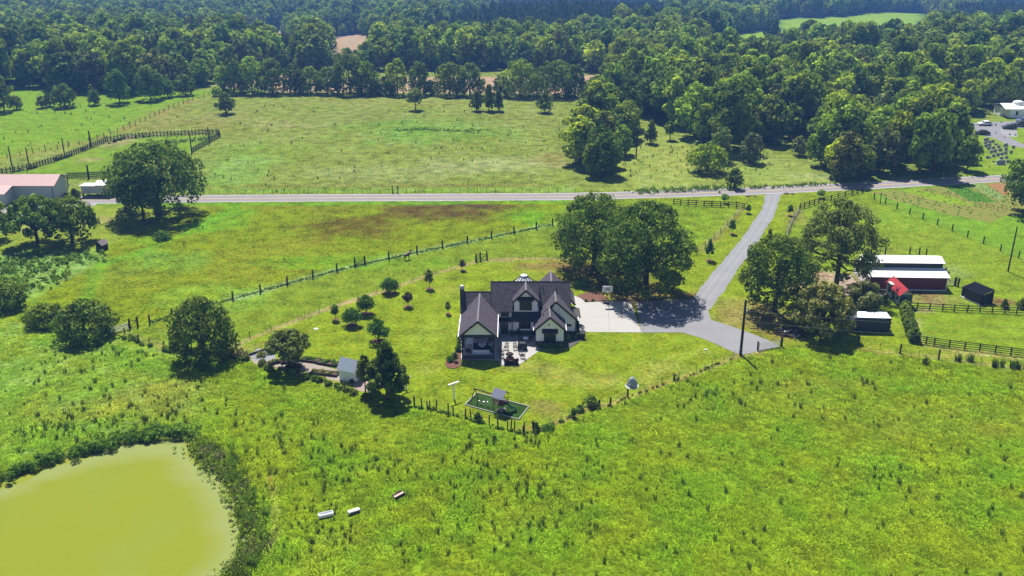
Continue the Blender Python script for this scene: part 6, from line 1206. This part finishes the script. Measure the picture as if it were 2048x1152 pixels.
shrub(G(956, 842), 1.5, 1.5, 'ragged dark bush growing between the old fence posts', 'leaf_oak', 'cone', .2); shrub(G(1072, 862), 1.3, 1.6, 'ragged bush around the thick corner post', 'leaf_oak', 'cone', .2); shrub(G(1095, 858), 2.2, .7, 'low green weeds at the fence corner below the playset', 'leaf_shrub', 'dome', .2)

# ---------------------------------------------------------------- woods: individual trees nearest, the rest as woodland
PROTO = []
def proto(kind, m, W_, H_, n, leaf, nb, rb, z0, seed, **kw):
    rs = np.random.RandomState(seed); me, C_, Rb = crown_mesh('crown', rs, kind, W_, H_ * z0, H_, nb, rb, n, leaf, M[m], **kw); tm_ = trunk_mesh(rs, H_, .24, C_[::3], M['bark'], .3, 4); return me, tm_
BROAD = [proto('round', 'leaf_forest', 10.5, 15, 2000, .74, 26, .175, .10, 11), proto('dome', 'leaf_forest', 10, 13.5, 1900, .74, 26, .18, .05, 12), proto('spread', 'leaf_forest', 12, 16, 2300, .76, 32, .16, .12, 13), proto('round', 'leaf_forest', 8.5, 16.5, 1800, .7, 24, .2, .08, 14), proto('dome', 'leaf_forest', 11.5, 15, 2300, .72, 34, .15, .05, 15)]
BROAD += [proto('round', 'leaf_wood_lime', 9.5, 14, 1800, .72, 26, .175, .08, 16), proto('dome', 'leaf_wood_grey', 10.5, 14, 1900, .70, 30, .16, .06, 17), proto('spread', 'leaf_wood_dark', 11.5, 15.5, 2100, .74, 30, .165, .08, 18)]
PINE = [proto('pine', 'leaf_pine', 5.6, 14, 800, .62, 22, .2, .2, 21, shell=.3), proto('pine', 'leaf_pine', 5.2, 15.5, 800, .62, 22, .2, .2, 22, shell=.3)]
def sample_poly(rs, poly, spacing):
    P = np.array(P2(poly)); lo, hi = P.min(0), P.max(0); xs_, ys_ = np.meshgrid(np.arange(lo[0], hi[0], spacing), np.arange(lo[1], hi[1], spacing)); xs_ = xs_ + (np.arange(xs_.shape[0]) % 2)[:, None] * spacing / 2
    x = (xs_ + rs.uniform(-.36, .36, xs_.shape) * spacing).ravel(); y = (ys_ + rs.uniform(-.36, .36, ys_.shape) * spacing).ravel(); k = sdf(x, y, [tuple(q) for q in P]) > 0; return np.stack([x[k], y[k]], 1)
WOOD = [  # polygon of ground pixels, spacing, pine?, label
 ([(1152, 362), (1198, 366), (1222, 345), (1248, 318), (1252, 290), (1262, 262), (1282, 240), (1262, 215), (1190, 205), (1178, 240), (1168, 285), (1158, 325)], 6.0, 'tree in the tight dark copse beside the clearing and the road'),
 ([(1640, 352), (1665, 362), (1750, 366), (1860, 364), (1915, 358), (1938, 345), (1930, 300), (1918, 270), (1905, 250), (1860, 255), (1740, 265), (1660, 270), (1625, 300), (1628, 330)], 7.0, 'tree in the big copse between the road and the burial ground'),
 ([(1290, 235), (1320, 250), (1380, 292), (1470, 300), (1560, 296), (1640, 262), (1760, 255), (1900, 240), (1945, 228), (2010, 216), (2300, 210), (2300, 110), (2048, 112), (1700, 118), (1500, 115), (1380, 112), (1200, 116), (1215, 165), (1235, 200)], 7.6, 'broadleaf tree in the large wood right of the meadow'),
 ([(-200, 178), (0, 180), (90, 183), (220, 190), (330, 180), (420, 178), (440, 150), (540, 148), (560, 118), (480, 98), (300, 70), (0, 62), (-200, 60)], 8.0, 'broadleaf tree in the wood behind the left pasture'),
 ([(530, 142), (700, 148), (880, 140), (1080, 146), (1170, 142), (1215, 150), (1200, 118), (1040, 100), (900, 98), (800, 104), (700, 118), (600, 122), (560, 124)], 7.8, 'broadleaf tree in the wood beyond the tan field'),
]
FARB = [([(-300, 60), (0, 62), (300, 70), (500, 72), (540, 56), (640, 62), (660, 68), (740, 62), (830, 66), (850, 78), (1000, 40), (960, 18), (860, 24), (840, 4), (700, -12), (300, -20), (-300, -22)], 8.5), ([(590, 68), (650, 72), (700, 114), (790, 104), (850, 100), (830, 72), (720, 64), (640, 62)], 8.5), ([(560, 66), (600, 66), (690, 112), (620, 122), (596, 100)], 8.5),
        ([(1340, 60), (1480, 72), (1555, 56), (1556, 36), (1500, 20), (1300, 10), (1330, 40)], 8.0), ([(1490, 34), (1560, 37), (1700, 32), (1850, 25), (1860, 14), (1560, 14), (1480, 22)], 8.0), ([(1840, 20), (1835, 55), (1960, 70), (2200, 72), (2200, 108), (1700, 116), (1500, 112), (1480, 84), (1380, 108), (1200, 114), (1040, 98), (1180, 82), (1340, 66), (1480, 92), (1560, 92), (1640, 88), (1740, 96), (1830, 84)], 8.2),
        ([(1840, 24), (1880, 2), (1960, 0), (1990, 20), (1900, 44)], 9), ([(2400, 205), (3000, 190), (3000, 60), (2300, 70), (2300, 205)], 9), ([(-900, 240), (-210, 178), (-210, 0), (-900, 10)], 9)]
FARP = [([(640, 96 - 20), (900, 96), (1040, 98), (1200, 112), (1380, 108), (1470, 78), (1330, 60), (1320, 30), (1280, 0), (1200, -22), (1000, -20), (900, 0), (980, 24), (1000, 45), (840, 80)], 5.2), ([(250, 56), (560, 56), (640, 40), (560, 30), (330, 36)], 5.4), ([(1300, 8), (1500, 16), (1560, 12), (1860, 10), (1880, -2), (1900, -22), (1300, -22)], 5.6),
        ([(1560, 88), (1640, 84), (1740, 92), (1830, 80), (1850, 56), (1990, 60), (2200, 70), (2200, 0), (1960, -2), (1900, 48), (1836, 70), (1600, 92)], 5.4), ([(1510, 80), (1556, 74), (1600, 70), (1700, 74), (1840, 60), (1840, 92), (1560, 96), (1500, 92)], 5.2)]
rs = np.random.RandomState(77); allb, allp = [], []
CLEAR = [[(1560, 38), (1700, 33), (1850, 26), (1828, 52), (1740, 55), (1660, 49), (1600, 52), (1582, 62), (1564, 60)], [(1466, 70), (1544, 60), (1540, 67), (1500, 79), (1478, 80)], [(664, 96), (668, 80), (700, 70), (735, 73), (812, 70), (782, 76), (742, 83), (712, 86), (688, 102)], [(508, 75), (575, 62), (574, 69), (540, 77)], [(882, 12), (914, 7), (914, 14), (890, 17)]]
def clearing(p, h_, wd):  # open ground: no tree whose crown would stand in front of the far fields
    z = float(terr(p[0], p[1])); hit = False
    def pr(z_):
        dx, dy, dz = p[0], p[1], z_ - CAMH; f_ = dy * math.cos(PITCH) - dz * math.sin(PITCH); u_ = dy * math.sin(PITCH) + dz * math.cos(PITCH); return 1024 + F * dx / f_, 576 - F * u_ / f_, F / f_
    xt, yt, k = pr(z + h_); xb, yb, _ = pr(z)
    X = np.array([xt + o_ * wd * k for o_ in (-.5, 0, .5) for _ in range(5)]); Y = np.array([yt + (yb - yt) * q for _ in range(3) for q in (0, .2, .45, .7, 1)])
    return any((sdf(X, Y, c_) > 0).any() for c_ in CLEAR)
def wooded(mesh_pair, p, sc3, rz, label, group, nm):
    z = float(terr(p[0], p[1])); e = empty(nm, (p[0], p[1], z), label, 'tree', group, rz); e.scale = sc3
    for k, me in zip(('crown', 'trunk'), mesh_pair): o = bpy.data.objects.new(k, me); COL.objects.link(o); o.parent = e
HS = {}
def fit(q, h_, wd):
    for k in (1.0, .72, .5):
        if not clearing(q, h_ * k, wd * k): return k
    return 0
cand = []
for poly, sp_, lb in WOOD:
    for q in sample_poly(rs, poly, sp_):
        hs_ = fit(q, 16, 10) if q[1] > 380 else 1.0
        if hs_: cand.append((math.hypot(q[0], q[1]), q[0], q[1], lb)); HS[tuple(q)] = hs_
LOOK = ['round mid green', 'domed mid green', 'wide crowned mid green', 'tall narrow mid green', 'broad domed mid green', 'bright yellow green', 'pale grey green', 'dark wide crowned']
PL = {'tree in the large': 'large wood right of the meadow', 'broadleaf tree in the large': 'large wood right of the meadow', 'tree in the tight': 'tight copse by the clearing', 'tree in the big': 'big copse beside the burial ground', 'broadleaf tree in the wood': 'wood behind the left pasture'}
def wlabel(k, s_, x, y, lb):
    place = next(v for q, v in PL.items() if lb.startswith(q)); px_ = 1024 + F * x / (y * math.cos(PITCH) + CAMH * math.sin(PITCH)); size = 'small' if s_ < .85 else ('large' if s_ > 1.12 else 'medium')
    if 'large wood' in place: where = ('left' if px_ < 1450 else ('middle' if px_ < 1750 else 'right')) + (' front' if y < 265 else (' centre' if y < 320 else ' back'))
    elif 'copse by' in place: where = 'near end' if y < 262 else ('middle' if y < 300 else 'far end')
    elif 'big copse' in place: where = ('left' if px_ < 1740 else ('middle' if px_ < 1860 else 'right')) + (' roadside' if y < 275 else ' rear')
    else: where = 'front row'
    return '%s %s tree, %s of the %s' % (size, LOOK[k], where, place)
cand.sort(key=lambda c_: c_[0] if abs(c_[1]) < c_[2] * .56 else 1e4 + c_[0]); near, rest = cand[:300], cand[300:]
for i, (d_, x, y, lb) in enumerate(near):
    s_ = rs.uniform(.72, 1.35) * (.78 if 'tight' in lb else (.84 if 'big copse' in lb else .95)) * HS.get((x, y), 1); s_ = min(s_, 1.1) if y > 380 else s_; kb = rs.randint(8); lb0 = lb; lb = wlabel(kb, s_, x, y, lb); wooded(BROAD[kb], (x, y), (s_ * rs.uniform(.9, 1.1), s_ * rs.uniform(.9, 1.1), s_ * rs.uniform(.88, 1.1)), rs.uniform(0, 6.28), lb, lb0.replace('tree in', 'trees in'), 'woodland_tree')
restb = [(c_[1], c_[2]) for c_ in rest]
for poly, sp_ in FARB:
    for q in sample_poly(rs, poly, sp_):
        k = fit(q, 16, 10)
        if k: HS[tuple(q)] = k; restb.append(tuple(q))
pin = []
for poly, sp_ in FARP:
    for q in sample_poly(rs, poly, sp_):
        k = fit(q, 13, 5)
        if k: HS[tuple(q)] = k; pin.append(tuple(q))
pin.sort(key=lambda q: math.hypot(*q) if abs(q[0]) < q[1] * .56 else 1e5)
for q in pin[:300]:
    s_ = rs.uniform(.75, 1.05) * HS.get(tuple(q), 1); wooded(PINE[rs.randint(2)], q, (s_, s_, s_), rs.uniform(0, 6.28), 'dark pine in the near rows of the far plantation, %s part' % ('left' if q[0] < 60 else ('middle' if q[0] < 150 else 'right')), 'pines of the far plantation', 'pine_tree')
def instancer(name, pts, scl, rot, meshes, col=None, kind='stuff', label=None):
    """one object: points carrying scale / turn / colour, with plants set on them by geometry nodes"""
    me = bpy.data.meshes.new(name); me.vertices.add(len(pts)); me.vertices.foreach_set('co', np.asarray(pts, np.float32).ravel())
    a = me.attributes.new('pscale', 'FLOAT_VECTOR', 'POINT'); a.data.foreach_set('vector', np.asarray(scl, np.float32).ravel())
    a = me.attributes.new('prot', 'FLOAT', 'POINT'); a.data.foreach_set('value', np.asarray(rot, np.float32))
    a = me.attributes.new('pick', 'INT', 'POINT'); a.data.foreach_set('value', np.random.RandomState(1).randint(0, len(meshes), len(pts)).astype(np.int32))
    if col is not None: a = me.attributes.new('gcol', 'FLOAT_COLOR', 'POINT'); a.data.foreach_set('color', np.concatenate([col, np.ones((len(col), 1))], 1).astype(np.float32).ravel())
    o = bpy.data.objects.new(name, me); COL.objects.link(o); ng = bpy.data.node_groups.new(name, 'GeometryNodeTree')
    ng.interface.new_socket('Geometry', in_out='INPUT', socket_type='NodeSocketGeometry'); ng.interface.new_socket('Geometry', in_out='OUTPUT', socket_type='NodeSocketGeometry')
    N = ng.nodes.new; gi, go, ip = N('NodeGroupInput'), N('NodeGroupOutput'), N('GeometryNodeInstanceOnPoints'); jn = N('GeometryNodeGeometryToInstance'); L = ng.links.new
    for ms in reversed(meshes):
        src = bpy.data.objects.new(name + '_source', ms); oi_ = N('GeometryNodeObjectInfo'); oi_.inputs[0].default_value = src; L(oi_.outputs['Geometry'], jn.inputs[0])
    L(gi.outputs[0], ip.inputs['Points']); L(jn.outputs[0], ip.inputs['Instance']); ip.inputs['Pick Instance'].default_value = True
    def attr(nm, ty): q = N('GeometryNodeInputNamedAttribute'); q.data_type = ty; q.inputs['Name'].default_value = nm; return q.outputs[0]
    L(attr('pick', 'INT'), ip.inputs['Instance Index']); L(attr('pscale', 'FLOAT_VECTOR'), ip.inputs['Scale'])
    cx_ = N('ShaderNodeCombineXYZ'); L(attr('prot', 'FLOAT'), cx_.inputs[2]); L(cx_.outputs[0], ip.inputs['Rotation']); L(ip.outputs[0], go.inputs[0])
    md = o.modifiers.new('scatter', 'NODES'); md.node_group = ng
    return tag(o, label, None, None, kind)
def joinmesh(name, a, b):  # crown + trunk as one source mesh
    import bmesh
    bm = bmesh.new(); bm.from_mesh(a); n0 = len(bm.faces); bm.from_mesh(b); bm.faces.ensure_lookup_table()
    for f_ in bm.faces[n0:]: f_.material_index = 1
    me = bpy.data.meshes.new(name); bm.to_mesh(me); bm.free(); me.materials.append(a.materials[0]); me.materials.append(b.materials[0]); return me
def lite(kind, m, W_, H_, n, leaf, nb, rb, z0, seed, **kw):
    a, b = proto(kind, m, W_, H_, n, leaf, nb, rb, z0, seed, **kw); return joinmesh('woodland', a, b)
LB = [lite('round', 'leaf_forest', 10.5, 15, 900, 1.05, 22, .19, .08, 31), lite('dome', 'leaf_forest', 10, 13.5, 900, 1.05, 22, .19, .04, 32), lite('spread', 'leaf_forest', 12, 15.5, 1000, 1.1, 26, .17, .1, 33), lite('round', 'leaf_forest', 8.5, 16, 850, 1.0, 20, .21, .06, 34)]
LB += [lite('round', 'leaf_wood_lime', 9.5, 14, 850, 1.0, 22, .19, .06, 35), lite('dome', 'leaf_wood_grey', 10.5, 14, 900, 1.0, 24, .18, .04, 36), lite('spread', 'leaf_wood_dark', 12, 15.5, 1000, 1.1, 26, .17, .06, 37)]
LP = [lite('pine', 'leaf_pine', 5.6, 14, 380, .85, 18, .22, .2, 41, shell=.3), lite('pine', 'leaf_pine', 5.2, 15.5, 380, .85, 18, .22, .2, 42, shell=.3)]
def scatter_trees(name, pts, ms, a, b):
    P = np.array(pts); z = terr(P[:, 0], P[:, 1]); s_ = rs.uniform(a, b, len(P)) * np.array([HS.get(tuple(q), 1) for q in pts]); S3 = np.stack([s_ * rs.uniform(.9, 1.1, len(P)), s_ * rs.uniform(.9, 1.1, len(P)), s_ * rs.uniform(.85, 1.12, len(P))], 1)
    return instancer(name, np.stack([P[:, 0], P[:, 1], z], 1), S3, rs.uniform(0, 6.28, len(P)), ms)
scatter_trees('far_broadleaf_wood', restb, LB, .8, 1.3); scatter_trees('far_pine_wood', pin[300:], LP, .75, 1.05)
print('TREES near', len(near), 'rest', len(restb), 'pine', len(pin))

# ---------------------------------------------------------------- grass and weeds
def grassmat(name, mul=(1, 1, 1), own=None, trans=.12):
    t = NT(name); at = t.n('ShaderNodeAttribute', attribute_name='gcol', attribute_type='INSTANCER'); tn = t.n('ShaderNodeAttribute', attribute_name='tone')
    base = at.outputs['Color']
    if own: rgb = t.n('ShaderNodeRGB'); rgb.outputs[0].default_value = (*own, 1); base = rgb.outputs[0]
    oi = t.n('ShaderNodeObjectInfo'); f = t.math('MULTIPLY', t.math('MULTIPLY_ADD', tn.outputs['Fac'], .9, .5), t.math('MULTIPLY_ADD', oi.outputs['Random'], .6, .7)); col = t.scale(base, f)
    vm = t.n('ShaderNodeVectorMath', operation='MULTIPLY'); t.l(col, vm.inputs[0]); vm.inputs[1].default_value = mul; col = vm.outputs[0]
    t.base(col, .9, .05); tr = t.n('ShaderNodeBsdfTranslucent'); t.l(col, tr.inputs[0]); ge = t.n('ShaderNodeNewGeometry'); nv = t.n('ShaderNodeVectorMath', operation='SCALE'); nv.inputs['Scale'].default_value = .45; t.l(ge.outputs['Normal'], nv.inputs[0]); na = t.n('ShaderNodeVectorMath', operation='ADD'); t.l(nv.outputs[0], na.inputs[0]); na.inputs[1].default_value = (0, 0, 1); nn_ = t.n('ShaderNodeVectorMath', operation='NORMALIZE'); t.l(na.outputs[0], nn_.inputs[0]); t.l(nn_.outputs[0], t.b.inputs['Normal']); ms = t.n('ShaderNodeMixShader'); ms.inputs[0].default_value = trans; t.l(t.b.outputs[0], ms.inputs[1]); t.l(tr.outputs[0], ms.inputs[2]); t.l(ms.outputs[0], t.out.inputs[0]); return t.m
def clump(name, seed, n, r_, h_, w_, m, spread=.7):
    rs_ = np.random.RandomState(seed); a = rs_.uniform(0, 6.28, n); rad = r_ * rs_.rand(n) ** .6; x, y = rad * np.cos(a), rad * np.sin(a); hh = h_ * rs_.uniform(.55, 1.15, n); lx, ly = rs_.normal(size=n) * hh * spread * .6 + np.cos(a) * hh * spread * .4, rs_.normal(size=n) * hh * spread * .6 + np.sin(a) * hh * spread * .4
    wa = rs_.uniform(0, 6.28, n); wx, wy = np.cos(wa) * w_ / 2, np.sin(wa) * w_ / 2; z0_ = np.full(n, -.02)
    V = np.stack([np.stack([x - wx, y - wy, z0_], 1), np.stack([x + wx, y + wy, z0_], 1), np.stack([x + lx + wx * .35, y + ly + wy * .35, hh], 1), np.stack([x + lx - wx * .35, y + ly - wy * .35, hh], 1)], 1).reshape(-1, 3)
    tn = np.repeat(rs_.rand(n), 4); tn[0::4] *= .8; return fastmesh(name, V, quads_for(V), m, {'tone': tn})
M['grass'] = grassmat('meadow grass', (2.25, 2.25, 1.2)); M['weed'] = grassmat('dark weeds', own=(.085, .165, .022), trans=.25); M['bankweed'] = grassmat('bank weeds', own=(.16, .27, .03), trans=.35); M['reed'] = grassmat('dry reeds', own=(.24, .20, .12), trans=.35)
GC = [clump('grass_clump', s_, 18, .36, .17, .08, M['grass'], 1.6) for s_ in (1, 2, 3)]
WC = [clump('weed_clump', s_, 22, .20, .85, .06, M['weed'], .22) for s_ in (4, 5, 6)]
BC = [clump('bank_clump', s_, 24, .35, .75, .08, M['bankweed'], .5) for s_ in (14, 15)]
RC = [clump('reed_clump', s_, 26, .4, .7, .07, M['reed'], .6) for s_ in (7, 8)]
rs = np.random.RandomState(5)
YP, PP = P2(YARD), P2(POND)
MEAD = [(-120, 720), (40, 655), (230, 690), (345, 712), (495, 722), (600, 756), (740, 795), (829, 816), (940, 842), (1046, 871), (1100, 856), (1255, 799), (1392, 750), (1480, 713), (1563, 698), (1716, 694), (1800, 710), (2048, 742), (2400, 790), (2500, 1400), (-400, 1500), (-500, 900)]
x = rs.uniform(-95, 95, 420000); y = rs.uniform(66, 165, 420000); k = (np.abs(x) < y * .62 + 8); x, y = x[k], y[k]
k = (sdf(x, y, P2(MEAD)) > .3) & (sdf(x, y, PP) < -.6); x, y = x[k], y[k]; dens = .35 + .65 * (fbm(x, y, 2.4) > .46); k = rs.rand(len(x)) < dens * np.interp(y, [80, 150], [1, .6]); x, y = x[k][:150000], y[k][:150000]
cc_, zz_, _ = landcolour(x[None], y[None]); cc_ = cc_[0]; q = vnoise(x, y, 1.1)[:, None]; cc_ = cc_ * (.75 + .5 * q); cc_[:, 0] *= .82 + .4 * vnoise(x + 50, y, 4.0)
s_ = rs.uniform(.6, 1.25, len(x)) * (.6 + .7 * vnoise(x, y, 5.0)); instancer('meadow_grass', np.stack([x, y, 0 * x], 1), np.stack([s_, s_, s_ * rs.uniform(.7, 1.1, len(x))], 1), rs.uniform(0, 6.28, len(x)), GC, cc_); print('GRASS', len(x))
# dark upright weeds in the meadow
def cluster(n, cx_, cy_, sx_, sy_): p = G(cx_, cy_); s0 = SC(p); return p.x + rs.normal(size=n) * sx_ * s0, p.y + rs.normal(size=n) * sy_ * s0 * 1.8
wx, wy = [], []
for c_ in ((80, 940, 960, 60, 30), (90, 700, 950, 60, 35), (70, 640, 1080, 50, 30), (120, 1130, 960, 120, 40), (60, 1000, 1060, 120, 30), (110, 330, 820, 60, 40), (110, 110, 860, 90, 20), (90, 200, 840, 90, 30), (60, 120, 740, 80, 30), (60, 260, 700, 60, 20), (40, 1430, 800, 40, 20), (50, 1700, 790, 140, 30), (60, 1550, 900, 200, 60), (60, 1900, 1000, 150, 60), (50, 1250, 1100, 150, 40), (90, 560, 900, 60, 60), (40, 1040, 890, 80, 10)):
    a, b = cluster(*c_); wx.append(a); wy.append(b)
a = rs.uniform(-90, 95, 450); b = rs.uniform(70, 150, 450); wx.append(a); wy.append(b); wx, wy = np.concatenate(wx), np.concatenate(wy); k = rs.rand(len(wx)) < .72; wx, wy = wx[k], wy[k]; k = (sdf(wx, wy, P2(MEAD)) > .5) & (sdf(wx, wy, PP) < -1); wx, wy = wx[k], wy[k]
s_ = rs.uniform(.3, 1.0, len(wx)) ** 1.4; ex = [(1918, 722), (1937, 722), (1990, 733), (2000, 734), (2024, 737), (2034, 738), (1848, 728)]
epx = np.array([tuple(G(*e_)[:2]) for e_ in ex for _ in range(3)]) + rs.normal(size=(21, 2)) * .3; wx = np.concatenate([wx, epx[:, 0]]); wy = np.concatenate([wy, epx[:, 1]]); s_ = np.concatenate([s_, np.full(21, 1.3)])
# sparse weeds in the other fields
a = rs.uniform(-190, 190, 9000); b = rs.uniform(150, 345, 9000)
inf = (sdf(a, b, P2(ZONES[0][0])) > 1) * .12 + (sdf(a, b, P2(ZONES[1][0])) > 1) * .10 + (sdf(a, b, P2(ZONES[4][0])) > 1) * .02 + (sdf(a, b, P2(ZONES[7][0])) > 1) * .4
k = (rs.rand(9000) < inf * (vnoise(a, b, 14.0) > .4)) ; a, b = a[k], b[k]; wx = np.concatenate([wx, a]); wy = np.concatenate([wy, b]); s_ = np.concatenate([s_, rs.uniform(.4, .9, len(a))])
instancer('tall_weeds', np.stack([wx, wy, terr(wx, wy)], 1), np.stack([s_ * 1.2, s_ * 1.2, s_ * 1.15], 1), rs.uniform(0, 6.28, len(wx)), WC, None)
# weeds and brush along fences and banks, built as leaf clumps
def brush(name, line, wid, h_, n_per_m, leaf, m, seed, hvar=.5, dens=1.0, world=False):
    rs_ = np.random.RandomState(seed); L = line if world else P2(line); C_, Rb = [], []
    for (x0, y0), (x1, y1) in zip(L[:-1], L[1:]):
        ln = math.hypot(x1 - x0, y1 - y0); k = max(1, int(ln / (h_ * .55) * dens * max(1, wid / h_)))
        for i in range(k): t_ = rs_.rand(); r_ = h_ * rs_.uniform(1 - hvar, 1) * .55; C_.append((x0 + (x1 - x0) * t_ + rs_.normal() * wid * .4, y0 + (y1 - y0) * t_ + rs_.normal() * wid * .4, r_ * .55)); Rb.append(r_)
    C_, Rb = np.array(C_), np.array(Rb); tot = sum(math.hypot(b[0] - a[0], b[1] - a[1]) for a, b in zip(L[:-1], L[1:])); V, tn = leaves(rs_, C_, Rb, int(tot * n_per_m), leaf, 1.0); V[:, 2] = np.maximum(V[:, 2], -.1)
    o = bpy.data.objects.new(name, fastmesh(name, V, quads_for(V), M[m], {'tone': tn})); COL.objects.link(o); return tag(o, kind='stuff')
brush('bank_brush', [(-60, 972), (0, 955), (60, 935), (110, 915), (160, 902), (205, 893), (240, 882), (300, 873), (350, 868), (385, 872)], 1.5, 1.3, 220, .24, 'leaf_shrub', 1, .7, 2.5)
brush('bank_brush', [(160, 896), (205, 884), (240, 874), (300, 864), (360, 860), (400, 872)], 1.6, 1.2, 190, .22, 'leaf_weed', 2, .7, 2.5)
brush('bank_brush', [(394, 890), (408, 905), (436, 928), (464, 955), (484, 985), (496, 1015), (506, 1050), (508, 1090), (494, 1120), (468, 1145), (440, 1172)], 2.4, .75, 260, .2, 'leaf_weed', 3, .7, 4.0)
brush('bank_brush', [(400, 908), (428, 940), (458, 965), (476, 995), (486, 1030), (494, 1060)], .6, .5, 40, .18, 'leaf_purple', 4)
brush('fence_weeds', [(250, 676), (300, 692), (350, 705), (395, 712), (440, 716), (495, 722)], .9, 1.0, 110, .2, 'leaf_oak', 5, .7, .7)
brush('fence_weeds', [(495, 720), (540, 740), (600, 750), (650, 766), (700, 785), (760, 802)], .8, 1.1, 110, .2, 'leaf_oak', 6, .6, .6)
brush('fence_weeds', [(620, 758), (660, 772), (690, 780)], .8, 1.1, 120, .2, 'leaf_shrub', 7, .6, .8)
brush('fence_weeds', [(829, 814), (872, 822), (931, 838), (996, 856), (1046, 868), (1100, 853), (1160, 828)], .45, .5, 60, .16, 'leaf_shrub', 8, .6, .7)
brush('fence_weeds', [(1160, 826), (1220, 811), (1300, 778), (1348, 763), (1467, 716)], .35, .45, 30, .16, 'leaf_oak', 9, .6, .35)
brush('fence_weeds', [(300, 645), (466, 598), (575, 568), (674, 541), (834, 505), (983, 475), (1105, 449)], .6, .4, 70, .18, 'leaf_weed', 10, .8, 1.8)
brush('fence_weeds', [(24, 344), (64, 337), (132, 315), (182, 296), (253, 277), (308, 273)], .6, 1.1, 40, .3, 'leaf_oak', 11, .6, .35)
brush('verge_weeds', [(1270, 384), (1330, 382), (1400, 379), (1460, 376)], 3.0, .9, 90, .28, 'leaf_weed', 12, .8, 1.6)
brush('verge_weeds', [(1500, 376), (1580, 372), (1650, 368)], 1.6, .6, 60, .28, 'leaf_weed', 13, .7, .6)
brush('corner_weeds', [(0, 520), (60, 540), (120, 520), (190, 515)], 5.0, 1.0, 150, .3, 'leaf_weed', 14, .7, .8); brush('corner_weeds', [(0, 560), (60, 580), (130, 545)], 4.0, .9, 120, .3, 'leaf_weed', 15, .7, .7)
brush('pen_vines', [(330, 285), (380, 282), (420, 276)], 3.5, .6, 60, .3, 'leaf_shrub', 16, .6, .8)
brush('meadow_patches', [(790, 262), (840, 258), (900, 262), (960, 262)], 2.5, .5, 40, .35, 'leaf_lime', 17, .6, .5)
brush('shaded_litter', [(470, 700), (480, 712), (440, 716)], 1.2, .7, 90, .2, 'leaf_purple', 18)
# reeds on the east bank
L = P2([(398, 890), (420, 915), (450, 940), (474, 975), (490, 1010), (502, 1050), (506, 1090), (490, 1130), (470, 1160)]); px_r, py_r = [], []
for (x0, y0), (x1, y1) in zip(L[:-1], L[1:]):
    for _ in range(16): t_ = rs.rand(); px_r.append(x0 + (x1 - x0) * t_ + rs.normal() * 1.1); py_r.append(y0 + (y1 - y0) * t_ + rs.normal() * .8)
px_r, py_r = np.array(px_r), np.array(py_r); k = sdf(px_r, py_r, PP) < .3; px_r, py_r = px_r[k], py_r[k]; s_ = rs.uniform(.7, 1.5, len(px_r))
instancer('pond_reeds', np.stack([px_r, py_r, 0 * px_r], 1), np.stack([s_, s_, s_ * 1.2], 1), rs.uniform(0, 6.28, len(px_r)), BC + BC + RC[:1], None)
# crop rows: leafy plants standing on the rows
ra = ROWANG; cp0 = G(1870, 400); u_ = np.array([math.cos(ra), math.sin(ra)]); v_ = np.array([-math.sin(ra), math.cos(ra)]); xs_c, ys_c = [], []
CP = P2([(1745, 388), (1830, 380), (1912, 373), (1975, 370), (2040, 410), (2000, 436), (1900, 430), (1800, 404)])
for r_ in np.arange(-40, 40, 1.9):
    tt_ = np.arange(-60, 60, .9) + rs.uniform(-.3, .3, len(np.arange(-60, 60, .9))); keep = rs.rand(len(tt_)) < (.75 if (r_ > 2) else .45); tt_ = tt_[keep]
    xs_c.append(cp0.x + u_[0] * tt_ + v_[0] * r_ + rs.normal(size=len(tt_)) * .1); ys_c.append(cp0.y + u_[1] * tt_ + v_[1] * r_ + rs.normal(size=len(tt_)) * .1)
xs_c, ys_c = np.concatenate(xs_c), np.concatenate(ys_c); k = sdf(xs_c, ys_c, CP) > .3; xs_c, ys_c = xs_c[k], ys_c[k]; s_ = rs.uniform(.35, .75, len(xs_c))
M['crop'] = grassmat('crop leaves', own=(.17, .30, .05)); CC_ = [clump('crop_plant', q, 14, .35, .55, .16, M['crop'], .9) for q in (21, 22)]
instancer('crop_plants', np.stack([xs_c, ys_c, 0 * xs_c], 1), np.stack([s_, s_, s_], 1), rs.uniform(0, 6.28, len(xs_c)), CC_, None)

# ---------------------------------------------------------------- the air
t = bpy.data.materials.new('haze'); t.use_nodes = True; tn_ = t.node_tree; tn_.nodes.remove(tn_.nodes['Principled BSDF']); pv = tn_.nodes.new('ShaderNodeVolumePrincipled')
pv.inputs['Color'].default_value = (.18, .42, 1.0, 1); pv.inputs['Density'].default_value = .00025; pv.inputs['Anisotropy'].default_value = .2; tn_.links.new(pv.outputs[0], tn_.nodes['Material Output'].inputs['Volume'])
hz_ = MB().box(-2200, 2200, -300, 4200, -76, 74).build('haze', t); tag(hz_, kind='stuff')
